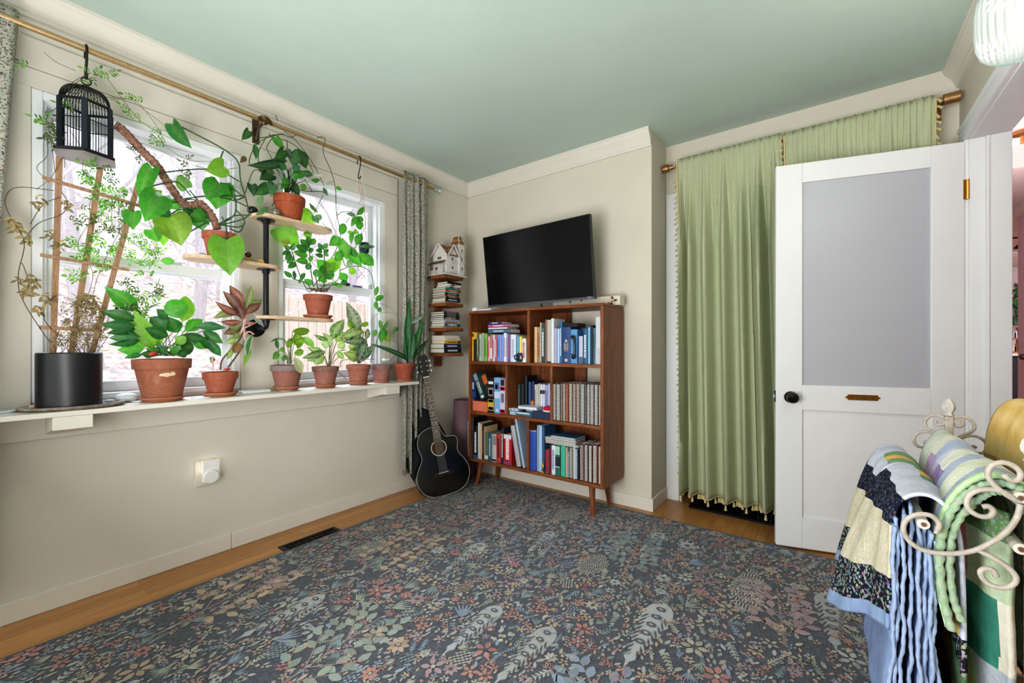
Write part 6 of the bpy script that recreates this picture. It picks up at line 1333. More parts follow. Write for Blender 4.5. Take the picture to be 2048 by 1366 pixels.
# ================================================================ TELEVISION
TC = V((-1.66, 2.5, 1.36)); ty = math.atan2(-.05, 1)
tv = thing('television', 'flat black television tilted forward above the bookcase', 'television', TC, ty)
Tt = Matrix.Rotation(.122, 3, 'X'); w, h = .925, .535
def tvb(mb, x0, x1, y0, y1, z0, z1, col=None): mb.box(Tt @ V(((x0+x1)/2, (y0+y1)/2, (z0+z1)/2)), (x1-x0, y1-y0, z1-z0), Tt, col)
b = MB(col=rgb('0C0D10')); tvb(b, -w/2, w/2, 0, .03, 0, h); tvb(b, -w*.3, w*.3, .03, .055, .05, h*.6); b.build('housing', MT['satin'], tv, local=True, bevel=.002)
b = MB(col=rgb('08090C')); tvb(b, -w/2+.006, w/2-.006, -.0012, 0, .022, h-.006); t_ = NT('tv_screen'); t_.bsdf(t_.ramp(t_.noise(t_.co(), .8, 1), [(.3, rgb('07080B')), (.7, rgb('0B0C10'))]), .25, 0, .35); b.build('screen', t_.m, tv, local=True)
b = MB(col=rgb('5A6066')); tvb(b, -w/2, w/2, -.003, .0, 0, .014); b.build('chin', MT['metal'], tv, local=True)
Rz = Matrix.Rotation(ty, 3, 'Z'); t_ = NT('silver_print'); t_.bsdf(t_.ramp(t_.noise(t_.co(), 50), [(.3, rgb('B8BCC2')), (.7, rgb('C8CCD2'))]), .4); MT['silver'] = t_.m
text('VIZIO', 'lettering', MT['silver'], tv, TC+Rz @ (Tt @ V((w/2-.035, -.0035, .0125))), Rz @ V((1, 0, 0)), Rz @ (Tt @ V((0, 0, 1))), .013, .0003)
b = MB(col=rgb('202226')); b.bx(-.012, .012, .03, .17, .2, .26); b.bx(-.11, .11, .165, .178, .1, .36); b.tube([(.03, .02, 0), (.03, .03, -.039)], .006, 8); b.build('wall_mount', MT['metal'], tv, local=True)
b = MB(col=rgb('DAD2C4')); x0, x1 = -1.56, -1.062
b.bx(x0, x1, 2.565, 2.64, BZ1+.001, BZ1+.062, None)
for k in range(16):
    cx = -1.17+.1*RN.random()if k < 9 else RN.uniform(x0, x1); cz = BZ1+RN.uniform(.008, .055); rr = RN.uniform(.004, .012)
    b.poly([(cx+rr*cos(a*.9), 2.5646, cz+.8*rr*sin(a*.9)) for a in range(7)], rgb(['8A4A28', 'A86A3A', '3A2A24', '6A5A4A'][k % 4]))
tag(b.build('long_box', MT['matte'], bevel=.003), 'long white box with brown blotches lying behind the television', 'box')
q = onz(951, 616, BZ1+.012); b = MB(col=rgb('E0E2E6')); b.box((-2.125, 2.385, BZ1+.0135), (.042, .05, .026)); tag(b.build('white_box', MT['satin'], bevel=.004), 'small white box at the left end of the bookcase top', 'box')
b = MB(col=rgb('C4C0CC')); b.box((-2.035, 2.39, BZ1+.007), (.12, .045, .012), Matrix.Rotation(.08, 3, 'Z')); b.box((-2.03, 2.388, BZ1+.0145), (.05, .02, .003), Matrix.Rotation(.08, 3, 'Z'), rgb('8A8494')); tag(b.build('remote_control', MT['satin'], bevel=.002), 'pale remote control lying beside the small white box', 'remote control')
# ================================================================ RUG
RX0, RX1, RY0, RY1, RZ = -2.222, .22, -.45, 2.612, .008
b = MB(col=rgb('383C4A')); b.bx(RX0, RX1, RY0, RY1, .0006, RZ, None)  # bluish base paints in the windows' sheen on the rug
rr = random.Random(5)
PAL = dict(cream=rgb('BDB6A6'), coral=rgb('BE8674'), pink=rgb('AC9094'), sage=rgb('9AA596'), teal=rgb('84989A'), slate=rgb('8E9CAE'), tan=rgb('C0A68C'), grey=rgb('B2B4B2'), red=rgb('BA7C74'), brown=rgb('9A7E74'), dark=rgb('474A53'))
ez = [0]
def rp(pts, col, lev=None):
    z = RZ+.0003+(rr.randint(1, 40) if lev is None else lev)*.00006
    b.poly([(min(max(x, RX0+.012), RX1-.012), min(max(y, RY0), RY1-.012), z) for x, y in pts], (lambda q: (col[0]*q, col[1]*q, col[2]*q*rr.uniform(.94, 1.08), 1))(rr.uniform(.78, 1.18)))
def ell(x, y, a, r1, r2, col, n=8, lev=None): rp([(x+r1*cos(2*PI*k/n)*cos(a)-r2*sin(2*PI*k/n)*sin(a), y+r1*cos(2*PI*k/n)*sin(a)+r2*sin(2*PI*k/n)*cos(a)) for k in range(n)], col, lev)
def lf(x, y, a, L, w, col, lev=None): rp([(x+L*s*cos(a)-w*o*sin(a), y+L*s*sin(a)+w*o*cos(a)) for s, o in ((0, 0), (.25, .4), (.55, .5), (.85, .25), (1, 0), (.85, -.25), (.55, -.5), (.25, -.4))], col, lev)
def stick(x, y, a, L, w, col): rp([(x-w*sin(a), y+w*cos(a)), (x+L*cos(a)-w*.5*sin(a), y+L*sin(a)+w*.5*cos(a)), (x+L*cos(a)+w*.5*sin(a), y+L*sin(a)-w*.5*cos(a)), (x+w*sin(a), y-w*cos(a))], col)
def flower(x, y, r, col, n=6):
    a0_ = rr.uniform(0, 6)
    for k in range(n): a = a0_+2*PI*k/n; lf(x+r*.2*cos(a), y+r*.2*sin(a), a, r*.85, r*.5, col)
    ell(x, y, 0, r*.2, r*.2, PAL['dark'] if rr.random() < .4 else PAL['cream'])
def sprig_(x, y, a, L, col, lcol=None, n=5):
    stick(x, y, a, L, .0028, col)
    for k in range(n):
        t = (k+.6)/n; w = L*.30*(1-.4*t)
        for s in (-1, 1): lf(x+L*t*cos(a), y+L*t*sin(a), a+s*.8, w, w*.42, lcol or col)
    lf(x+L*cos(a), y+L*sin(a), a, L*.2, L*.09, lcol or col)
def fan(x, y, a, L, col, n=6):
    for k in range(n): lf(x, y, a+(k-(n-1)/2)*.22, L*rr.uniform(.8, 1), L*.10, col)
def cone(x, y, a, L, w, col):
    n = int(L/.012)
    for k in range(n):
        t = k/n; ww = w*sin(PI*(.12+.82*t)); m = max(1, int(ww/.011))
        for j in range(m):
            o = (j-(m-1)/2)*.012+(.006 if k % 2 else 0); ell(x+L*t*cos(a)-o*sin(a), y+L*t*sin(a)+o*cos(a), a, .0065, .0042, col, 6)
def berries(x, y, r, col):
    for k in range(11):
        a, q = rr.uniform(0, 6.28), r*math.sqrt(rr.random()); ell(x+q*cos(a), y+q*sin(a), 0, r*.2, r*.2, col, 7)
def dotleaf(x, y, a, L, col):   # broad feather leaf with dark eyelets
    st = [(0, 0), (.03, .45), (.10, .85), (.2, 1), (.30, .92), (.34, 1.05), (.42, .72), (.47, .92), (.54, .58), (.6, .76), (.67, .44), (.73, .58), (.79, .28), (.86, .36), (.9, .12), (1, .05)]
    w = L*.125; P = [(t, o) for t, o in st]+[(t, -o) for t, o in st[1:-1][::-1]]
    rp([(x+L*t*cos(a)-w*o*sin(a), y+L*t*sin(a)+w*o*cos(a)) for t, o in P], col, 0)
    for k in range(9):
        t = .34+.065*k; wk = w*(1-.75*(t-.2))
        for sg in (-1, 1): lf(x+L*t*cos(a)-sg*wk*sin(a), y+L*t*sin(a)+sg*wk*cos(a), a+PI+sg*.4, L*.11, L*.016, PAL['dark'], 41+k % 3)
    for k in range(5):
        t = .12+.13*k; xx, yy = x+L*t*cos(a), y+L*t*sin(a); ell(xx, yy, a, L*.033, L*.045, PAL['dark'], 8, 45+k % 2); ell(xx, yy, a, L*.014, L*.02, col, 8, 48)
    stick(x, y, a+PI, L*.3, .004, PAL['brown'])
def tree_(x, y, a, L, lc):
    stick(x, y, a, L, .006, PAL['brown'])
    for k in range(5):
        t = .15+.17*k
        for s in (-1, 1):
            xx, yy = x+L*t*cos(a), y+L*t*sin(a); aa = a+s*(.75+rr.uniform(-.1, .1)); ll = L*.42*(1-.35*t); stick(xx, yy, aa, ll, .0032, PAL['brown'])
            for j in range(4): u_ = .35+.2*j; lf(xx+ll*u_*cos(aa), yy+ll*u_*sin(aa), aa+(.7 if j % 2 else -.7), .055, .032, lc)
cells = {}
class PL:
    def append(self, q):
        for i in range(int((q[0]-q[2]-.1)*10)-1, int((q[0]+q[2]+.1)*10)+2):
            for j in range(int((q[1]-q[2]-.1)*10)-1, int((q[1]+q[2]+.1)*10)+2): cells.setdefault((i, j), []).append(q)
placed = PL()
def ok(x, y, r):
    for px, py, pr in cells.get((int(math.floor(x*10)), int(math.floor(y*10))), ()):
        if (px-x)**2+(py-y)**2 < (pr+r)**2*.5: return False
    placed.append((x, y, r)); return True
AY = PI/2
for x, y0, y1 in ((-1.06, .995, 1.334), (-.82, 1.0, 1.35), (-.53, 1.31, 1.747), (.0, 1.82, 2.24), (-1.47, 1.36, 1.71), (-1.25, 1.75, 2.05), (-.95, .35, .7), (-1.7, .6, .95), (-.3, .75, 1.1), (-.75, 2.1, 2.4)):
    dotleaf(x, y1, -AY+rr.uniform(-.15, .15), y1-y0, PAL['grey'])
    for k in range(4): placed.append((x, y0+(y1-y0)*(k+.5)/4, (y1-y0)*.12))
for x, y, L in ((-.27, 1.9, .36), (-1.9, 1.2, .22), (-1.3, 2.2, .25), (-.9, 1.75, .22), (-1.95, 2.2, .2)): cone(x, y, AY, L, .13, PAL['cream']); [placed.append((x, y+L*q, .06)) for q in (.2, .5, .8)]
for x, y, L, c in ((-1.75, 1.1, .5, 'tan'), (-1.95, .45, .5, 'tan'), (-1.62, 1.75, .42, 'pink'), (-.75, 1.85, .42, 'teal'), (-.12, 1.75, .4, 'pink'), (-.55, .85, .4, 'slate'), (-1.35, .55, .45, 'sage')):
    tree_(x, y, AY+rr.uniform(-.2, .2), L, PAL[c]); [placed.append((x+q_, y+L*q, .055)) for q in (.1, .4, .7, 1) for q_ in (-.08, .08)]
tries = 0; n_ = 0
while tries < 90000 and n_ < 8000:
    tries += 1; x, y = rr.uniform(RX0+.03, RX1-.03), rr.uniform(RY0+.4, RY1-.03); r = rr.choice((.05, .045, .04, .034, .03, .026, .022, .018, .015)) if tries < 16000 else rr.choice((.018, .014, .011, .0095))
    if not ok(x, y, r): continue
    n_ += 1; k = rr.random(); a = AY+rr.uniform(-.7, .7)+(PI if rr.random() < .3 else 0)
    if r < .0125:
        if k < .7: lf(x, y-r, a, r*2, r*.85, PAL[rr.choice(('sage', 'grey', 'cream', 'slate', 'tan', 'teal'))])
        else: ell(x, y, 0, r*.6, r*.6, PAL[rr.choice(('coral', 'tan', 'cream'))], 7)
    elif r < .021:
        if k < .5: lf(x, y-r, a, r*2, r*.8, PAL[rr.choice(('sage', 'grey', 'cream', 'slate', 'tan'))])
        else: flower(x, y, r, PAL[rr.choice(('coral', 'pink', 'tan', 'cream', 'slate'))], 5)
    elif k < .28: flower(x, y, r*.9, PAL[rr.choice(('coral', 'pink', 'tan', 'red', 'cream', 'grey'))], rr.choice((5, 6, 8)))
    elif k < .52: sprig_(x-r*cos(a), y-r*sin(a), a, r*2, PAL[rr.choice(('sage', 'grey', 'cream', 'teal', 'slate'))])
    elif k < .68: fan(x-r*cos(a), y-r*sin(a), a, r*2, PAL[rr.choice(('sage', 'teal', 'cream', 'slate'))])
    elif k < .80: berries(x, y, r, PAL[rr.choice(('tan', 'cream', 'cream', 'pink'))])
    elif k < .9: cone(x-r*cos(a), y-r*sin(a), a, r*2, r*1.5, PAL[rr.choice(('cream', 'slate', 'teal', 'tan'))])
    else:
        for q in range(3): flower(x+r*.5*cos(q*2.1), y+r*.5*sin(q*2.1), r*.5, PAL[rr.choice(('coral', 'red', 'tan'))], 5)
print('rug motifs', n_, len(b.f))
print('cellsok'); tag(b.build('area_rug', MT['rug'], org=((RX0+RX1)/2, 1.08, 0)), 'large dark floral area rug with faded coral and grey blossoms', 'rug')
# floor register
vn = thing('floor_register', 'black metal floor register beside the rug edge', 'vent', (-2.255, 1.187, 0))
b = MB(col=rgb('14120F')); x0, x1, y0, y1 = -2.308, -2.2, 1.03, 1.345; z0, z1 = .0008, .0048
b.bx(x0, x1, y0, y0+.02, z0, z1); b.bx(x0, x1, y1-.02, y1, z0, z1); b.bx(x0, x0+.014, y0+.02, y1-.02, z0, z1); b.bx(x1-.014, x1, y0+.02, y1-.02, z0, z1); b.build('frame', MT['metal'], vn, bevel=.001)
b = MB(col=rgb('1E1B16')); b.poly([(x0, y0, .0007), (x1, y0, .0007), (x1, y1, .0007), (x0, y1, .0007)], rgb('050505'))
for k in range(12):
    yy = y0+.032+k*.023
    b.tube([(-2.27+.022*cos(t*.7), yy+.011*sin(t*.7), .003) for t in range(10)], .0016, 5); b.tube([(x0+.014, yy+.011, .003), (x1-.014, yy+.008, .003)], .0015, 5)
b.build('grille', MT['metal'], vn)
# night light and outlet
K = lambda u, v: onx(u, v, XL)
p = K(408, 940); op = K(400, 948)
ou = thing('wall_outlet', 'cream outlet plate low on the wall below the left window', 'outlet', (XL, K(408, 940).y, K(408, 945).z))
y0, y1, za, zb_ = K(389, 940).y, K(425, 940).y, K(405, 972).z, K(405, 925).z
b = MB(col=rgb('D8D2C4')); b.bx(XL+.0005, XL+.006, y0, y1+.006, za, zb_+.012); b.build('cover_plate', MT['satin'], ou, bevel=.003)
nl = thing('night_light', 'white plug in night light glowing on the cream outlet plate', 'night light', (XL+.006, (y0+y1)/2, (za+zb_)/2))
ny, nz_ = (y0+y1)/2+.018, (za+zb_)/2+.012
b = MB(col=rgb('ECEAE6')); b.box((XL+.045, ny, nz_+.008), (.012, .075, .105)); b.build('front_panel', MT['satin'], nl, bevel=.005)
b = MB(col=rgb('E4E2DE')); b.lathe([(.034, 0), (.034, .006), (.03, .01), (0, .011)], 28, (XL+.051, ny-.002, nz_-.018), Matrix.Rotation(PI/2, 3, 'Y')); b.bx(XL+.0065, XL+.039, ny-.028, ny+.02, nz_-.045, nz_+.02); b.build('plug_body', MT['satin'], nl, smooth=.5)
b = MB(); b.bx(XL+.024, XL+.037, ny-.033, ny-.029, nz_+.0, nz_+.05); b.bx(XL+.024, XL+.037, ny+.029, ny+.033, nz_+.0, nz_+.05); b.build('glow_strip', MT['glow'], nl)
# ================================================================ CLOSET CURTAINS
yr, zr2 = 2.905, 2.256
cr = thing('closet_curtain_rod', 'brushed bronze rod holding the green closet curtains', 'curtain rod', (-.2, yr, zr2))
b = MB(col=rgb('A8825C')); b.tube([(-.86, yr, zr2), (.47, yr, zr2)], .0125, 18); b.build('pole', MT['brass'], cr, smooth=.8)
for x, s in ((-.835, -1), (.425, 1)):
    b = MB(col=rgb('B08A62')); b.lathe([(.016, 0), (.016, .012), (.013, .014), (.013, .02), (.024, .022), (.026, .024), (.026, .08 if s > 0 else .062), (.022, .083 if s > 0 else .066), (0, .083 if s > 0 else .066)], 24, (x, yr, zr2), Matrix.Rotation(PI/2*s, 3, 'Y')); b.build('finial', MT['brass'], cr, smooth=.5)
b = MB(col=rgb('A07A54')); b.bx(.43, .445, yr, YC, zr2-.012, zr2+.012); b.bx(.42, .455, YC-.012, YC-.001, zr2-.06, zr2+.02); b.build('bracket', MT['brass'], cr)
def gcurtain(x0, x1, sp0, sp1, z0, nf, seed, name, label, hem=True, am_=1.0, yo=0):
    rn = random.Random(seed); ph = [rn.uniform(0, 6.28) for _ in range(6)]
    root = thing(name, label, 'curtain', ((x0+x1)/2, yr, z0), 0, 'green closet curtains')
    ztop = zr2+.034; kn = [0]; ka = []
    while kn[-1] < 1: kn.append(kn[-1]+rn.uniform(.6, 1.5)/nf); ka.append(rn.uniform(.55, 1.15))
    kn = [k_/kn[-1] for k_ in kn]; ka.append(1)
    def fn(s, t):
        z = ztop+(z0-ztop)*t; g = max(0, min(1, (t-.03)/.25))
        xa, xb = x0+(sp0-x0)*t**1.2, x1+(sp1-x1)*t**1.2
        q = s+.010*t*sin(2*PI*2.1*s+ph[5])
        i = 0
        while i < len(kn)-2 and kn[i+1] < q: i += 1
        f = max(0, min(1, (q-kn[i])/(kn[i+1]-kn[i]))); am = ka[i]
        fold = am*(.8-2.5*math.exp(-((f-.5)/.105)**2)+.2*cos(2*PI*f)); sid = am*(f-.5)*2*math.exp(-((f-.5)/.25)**2)*2.2
        fine = cos(2*PI*nf*3.1*s+ph[0]+2*sin(9*s+ph[1]))
        g2 = max(0, min(1, (t-.02)/.10))*max(0, 1-t*3.2)
        A = g*(.040+.012*t)*am_
        hd = .0045*fine*(1-g2)*max(0, 1-t*9)+.007*fine*g2
        pock = -.010*math.exp(-((t-.018)/.014)**2)
        return V((xa+(xb-xa)*s+.036*sid*g*min(1, s/.09), yr-.022+yo+pock+A*fold+hd-.010*t, z+.003*sin(2*PI*nf*5*s)*(1 if t < .001 else 0)))
    b = MB(); N = int(nf*30); b.grid(fn, N, 60); b.build('drape', MT['linen'], root, smooth=1.2, solid=.001)
    b = MB(col=rgb('CFC193'))
    def tassel(p, sc, d=V((0, 0, -1))):
        e = p+d*.03*sc; b.tube([p, p+d*.008*sc], .0012, 5); b.ball(p+d*.010*sc, .0055*sc, 8, 6); b.tube([p+d*.013*sc, p+d*.034*sc], [.0045*sc, .0085*sc], 8)
    b.tube([fn(0, .01+.985*k/60)+V((-.003, -.006, 0)) for k in range(61)], .0055, 6)
    n = 62
    for k in range(n): p = fn(0, .012+.98*k/n)+V((-.006, -.010, 0)); tassel(p, .85, V((-.55+.3*sin(k*2.2), -.25, -.75)).normalized())
    if not hem:
        b.tube([fn(1, .01+.985*k/60)+V((.003, -.003, 0)) for k in range(61)], .0045, 6)
        for k in range(n): p = fn(1, .012+.98*k/n)+V((.004, -.006, 0)); tassel(p, .9, V((.55+.3*sin(k*2.2), -.25, -.75)).normalized())
    b.tube([fn(k/90, 1)+V((0, -.002, .004)) for k in range(91)], .003, 5)
    m = 42
    for k in range(m): tassel(fn((k+.5)/m, 1)+V((0, -.004, .002)), 1.0)
    b.build('tassel_trim', MT['gold_trim'], root, smooth=1)
gcurtain(-.794, -.215, -.775, -.16, .105, 7.5, 3, 'closet_curtain', 'full length green linen curtain with cream tassels left of the door')
gcurtain(-.20, .418, -.16, .40, .105, 8, 8, 'closet_curtain', 'green linen curtain rising above and behind the open door', hem=False, am_=.42, yo=.014)
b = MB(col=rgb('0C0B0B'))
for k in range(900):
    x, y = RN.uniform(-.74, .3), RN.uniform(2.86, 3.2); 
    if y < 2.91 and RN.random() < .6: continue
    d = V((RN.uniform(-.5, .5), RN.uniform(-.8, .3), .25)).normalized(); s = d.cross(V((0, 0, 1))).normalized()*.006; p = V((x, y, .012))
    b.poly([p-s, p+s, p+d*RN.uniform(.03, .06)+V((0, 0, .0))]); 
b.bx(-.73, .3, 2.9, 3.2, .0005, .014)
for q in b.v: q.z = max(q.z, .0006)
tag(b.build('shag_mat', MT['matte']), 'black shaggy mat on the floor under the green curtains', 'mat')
# ================================================================ QUILT RACK
yf, yb2 = 1.127, 1.736; xpf, xpb = .284, .28
rk = thing('quilt_rack', 'white scrolled iron quilt rack standing beside the doorway', 'quilt rack', (.27, 1.43, 0))
KD = lambda x, y: (1648+x/3.7325, 1000+y/3.7325); KE = lambda x, y: (1748+x/4.5533, 780+y/4.5533)
IW = rgb('B3AA9F')
def scroll(K, pts, y, r, name='scroll', mir=None):
    P = [ony(*K(*q), y) for q in pts]; S = spline(P, 7)
    out = [S]
    if mir is not None: out.append([V((2*mir-p.x, p.y, p.z)) for p in S])
    for q in out:
        m = MB(col=IW); n = len(q); m.tube(q, [r*(.85 if k < 3 else 1) for k in range(n)], 8, flat=1.0); m.build(name, MT['white_iron'], rk, smooth=1)
A1 = [(835, 250), (860, 180), (800, 118), (700, 108), (620, 145), (592, 215), (622, 290), (690, 350), (780, 385), (900, 400), (1020, 396), (1140, 370), (1260, 310), (1370, 230), (1440, 130), (1468, 30)]
A2 = [(1140, 374), (1260, 430), (1370, 500), (1432, 575), (1410, 632), (1330, 655), (1240, 632), (1185, 585), (1168, 535), (1205, 512), (1262, 525), (1285, 572)]
A3 = [(1325, 1015), (1180, 930), (1050, 905), (930, 920), (860, 970), (848, 1050), (890, 1110), (970, 1150), (1050, 1150), (1085, 1105), (1045, 1060), (985, 1065)]
A4 = [(1335, 1020), (1230, 970), (1120, 890), (1050, 810), (1040, 740), (1080, 682), (1170, 660), (1270, 690), (1332, 750), (1320, 810), (1260, 825), (1200, 792), (1190, 765)]
for K_, a in ((KD, A1), (KD, A2), (KE, A3), (KE, A4)): scroll(K_, a, yf, .0046, mir=xpf)
B1 = [(650, 262), (600, 235), (530, 230), (475, 265), (462, 310), (490, 350), (540, 380), (590, 412), (610, 450)]
B1b = [(650, 285), (630, 315), (585, 318), (558, 292), (572, 272)]
B2 = [(600, 440), (570, 415), (500, 385), (430, 382), (375, 415), (362, 465), (395, 510), (450, 520), (488, 495), (475, 470), (445, 478)]
B3 = [(30, 650), (48, 572), (110, 540), (180, 550), (235, 605)]
B4 = [(235, 610), (260, 690), (330, 742), (440, 700), (560, 640), (640, 560)]
for a in (B1, B1b, B2): scroll(KE, a, yb2, .004, mir=xpb)
for a in (B3, B4): scroll(KE, a, yb2, .004)
for y, x in ((yf, xpf), (yb2, xpb)):
    b = MB(col=IW); b.bx(x-.0085, x+.0085, y-.0085, y+.0085, .0, .853); b.build('post', MT['white_iron'], rk, bevel=.002)
    b = MB(col=rgb('C4C0B8')); pf = [(.006, .853), (.011, .856), (.007, .862), (.009, .867), (.0125, .873), (.0135, .880), (.0115, .890), (.006, .900), (.0, .904)]
    b.lathe(pf, 24, (x, y, 0), rib=lambda a: 1+.12*cos(6*a)); b.build('finial', MT['white_iron'], rk, smooth=.9)
    for s in (-1, 1):
        b = MB(col=IW); b.tube(spline([(x, y, .34), (x+s*.03, y, .22), (x+s*.09, y, .09), (x+s*.13, y, .03), (x+s*.155, y, .02), (x+s*.17, y, .035), (x+s*.16, y, .055), (x+s*.143, y, .048)], 6), .0062, 8); b.build('leg', MT['white_iron'], rk, smooth=1)
for (x, z) in ((.147, .7125), (.27, .70), (.393, .7125), (.27, .86*0+.79)):
    b = MB(col=rgb('D8CFC2')); b.tube([(x, yf-.002, z), (x+(.005 if x > .2 else 0), yb2+.002, z)], .0095, 14); b.tube([(x, yf-.006, z), (x, yf-.002, z)], .004, 8, rgb('6A4A3A')); b.build('bar', MT['white_iron'], rk, smooth=.6)
for z in (.30,):
    b = MB(col=IW); b.tube([(xpf, yf, z), (xpb, yb2, z)], .008, 10); b.build('lower_bar', MT['white_iron'], rk, smooth=.6)
# quilts ------------------------------------------------------------
def path(pts, n=10): return spline([V((x, 0, z)) for x, z in pts], n)
def drape(mb, P, y0, y1, ny, colf, wob=.006, comp=0, seed=0, xr=.25):
    n = len(P); L = [0]
    for i in range(1, n): L.append(L[-1]+(P[i]-P[i-1]).length)
    T = L[-1]
    def fn(s, t):
        i = min(int(t*(n-1)), n-2); f = t*(n-1)-i; p = P[i].lerp(P[i+1], f)
        y = y0+(y1-y0)*s; d = mnoise.noise(V((y*9, t*4, seed)))*wob+.35*wob*sin(y*70+seed)*sin(t*9)
        return V((xr+(p.x-xr)*(1-comp*s)+d, y, p.z+d*.6))
    mb.grid(fn, ny, n-1, colf=lambda s, t: colf(s, t*T, T))
    return fn
qn = random.Random(21)
WHT, NAV, BEI, BLK, LBL, GRN, YEL, LAV = alpha(rgb('C9CCDA'), .9), alpha(rgb('1B2033'), .8), alpha(rgb('CDC4AC'), .74), alpha(rgb('20242C'), .25), alpha(rgb('8C9FBF'), 1), alpha(rgb('7E9A78'), .9), alpha(rgb('DDB868'), 1), alpha(rgb('C0BED4'), .8)
q1 = thing('patchwork_quilt', 'floral patchwork quilt with pale blue folds hanging on the nearest rack arm', 'quilt', (.12, 1.42, .4), 0, 'quilts on the rack')
def lobes(PA, PB, y0, y1, ny, seed, k):
    b = MB()
    def cf(s, l, T):
        if l < .03: return LBL
        if l < .105: return BLK
        if l < .215: return BEI
        if l < .275: return NAV
        if l < .325: return WHT
        if l > .60: return [alpha(rgb('55704E'), .8), alpha(rgb('D0A24A'), 1), alpha(rgb('20242C'), .3)][int((l+s*.35)*9+k) % 3]
        j = int(s*6+k*2.6+l*3) % 6
        return [GRN, WHT, LAV, WHT, GRN, YEL][j] if l < .44 else [GRN, WHT, YEL, LAV, NAV, WHT][j]
    n = len(PA); L = [0]
    for i in range(1, n): L.append(L[-1]+(PA[i]-PA[i-1]).length)
    def fn(s, t):
        i = min(int(t*(n-1)), n-2); f = t*(n-1)-i; w = s*s*(3-2*s)
        p = PA[i].lerp(PA[i+1], f).lerp(PB[i].lerp(PB[i+1], f), w); y = y0+(y1-y0)*s
        d = mnoise.noise(V((y*8, t*4, seed)))*.008+.004*sin(y*60+seed)*(1-t)
        return V((p.x+d, y, p.z+d*.5))
    b.grid(fn, ny, n-1, colf=lambda s, t: cf(s, L[min(int(t*(n-1)), n-1)], L[-1])); return b
TOPQ = [(.120, .742), (.14, .757), (.166, .757), (.19, .735), (.203, .69), (.207, .60), (.21, .40), (.214, .22)]
lobes(path([(.098, .47), (.100, .53), (.101, .60), (.104, .67), (.109, .715)]+TOPQ, 9), path([(.000, .372), (.018, .44), (.045, .54), (.075, .64), (.100, .712)]+TOPQ, 9), 1.163, 1.43, 50, 1, 0).build('patchwork_face', MT['quilt'], q1, smooth=1.2, solid=.007)
lobes(path([(.075, .43), (.082, .50), (.09, .58), (.098, .66), (.107, .71)]+TOPQ, 9), path([(.018, .40), (.033, .47), (.056, .56), (.08, .65), (.103, .712)]+TOPQ, 9), 1.432, 1.69, 50, 7, 1).build('patchwork_face', MT['quilt'], q1, smooth=1.2, solid=.007)
for k in range(8):
    b = MB(); x = .106+.0088*k; c = alpha(mix(rgb('8496B8'), rgb('9CADCA'), (k*5 % 7)/6), 1); zt_ = .735-.018*abs(k-3)*.8; zb_ = .22+.012*((k*37) % 5)
    def fn(s, t, x=x, k=k, zt_=zt_, zb_=zb_):
        z = zt_+(zb_-zt_)*t; y = 1.148+.006*(k % 2)+.50*s
        return V((x+.0016*sin(z*48+k*1.9)+.0008*sin(z*120+k*2.3)+(-.03+.008*k)*max(0, t-.5)*1.2+.003*sin(y*30+k), y+.003*sin(z*70+k*2), z))
    b.grid(fn, 10, 46, col=c); b.build('folded_layer', MT['quilt'], q1, smooth=1.2, solid=.004)
    b = MB(); pts = [fn(0, j/70)+V((0, -.001, 0)) for j in range(71)]; b.tube(pts, [.0033+.0006*sin(j*1.9+k) for j in range(71)], 8, alpha(rgb('9AABC8'), 1)); b.build('binding', MT['quilt'], q1, smooth=1)
q2 = thing('pastel_quilt', 'pastel green and lavender quilt with scalloped binding on the top bar', 'quilt', (.25, 1.42, .5), 0, 'quilts on the rack')
P2 = path([(.186, .515), (.172, .58), (.168, .65), (.174, .71), (.190, .762), (.215, .800), (.245, .818), (.278, .810), (.306, .78), (.32, .72), (.326, .60)], 9)
def cf2(s, l, T):
    if s < .03: return alpha(rgb('B9D6A4'), .8)
    q = s+.05*sin(l*7); A = [(.13, 'A9B2C8', .7), (.27, 'D9DCC8', .95), (.36, 'B0B6CC', .8), (.5, 'DCDCCE', .95), (.56, 'C4C4D8', .9), (.7, 'B2BCD4', .9), (.84, 'DAD6C8', .95), (2, 'C8CCC0', .9)]
    for lim, c, al in A:
        if q < lim: break
    if .3 < s < .75 and .12 < l < .26: return alpha(rgb('B9A6CC'), .5) if s > .45 else alpha(rgb('8E7AAE'), .4)
    return alpha(rgb(c), al)
b = MB(); fq2 = drape(b, P2, 1.152, 1.655, 60, cf2, .007, .5, 3); b.build('quilt_face', MT['quilt'], q2, smooth=1.2, solid=.009)
for k in range(2):
    ins = .014*k
    P = path([(.188+.014*k, .515+.02*k), (.176+ins, .58), (.172+ins, .65), (.178+ins, .706), (.194+ins, .755-ins*.6), (.218+ins*.7, .789-ins), (.246, .806-ins*1.2), (.276-ins*.6, .80-ins), (.298-ins, .772-ins)], 9)
    b = MB(); c = alpha(rgb('6F9072') if k % 2 else rgb('8DA684'), .75)
    drape(b, P, 1.146+.006*k, 1.62, 16, lambda s, l, T: c, .003, .5, 9+k); b.build('folded_layer', MT['quilt'], q2, smooth=1.2, solid=.006)
    b = MB(); pts = [V((p.x+.0006*sin(j*.9), 1.144+.006*k, p.z)) for j, p in enumerate(spline(P[::3], 5))]
    b.tube(pts, [.0066*(1+.16*sin(j*1.1)) for j in range(len(pts))], 8, alpha(rgb('9DB596'), .6)); b.build('binding', MT['quilt'], q2, smooth=1)
q3 = thing('teal_quilt', 'long teal and sage patchwork quilt hanging under the pastel one', 'quilt', (.28, 1.42, .37), 0, 'quilts on the rack')
P3 = path([(.252, .365), (.248, .45), (.246, .55), (.236, .65), (.222, .71), (.225, .765), (.25, .79), (.275, .785), (.30, .74), (.33, .6), (.335, .38)], 9)
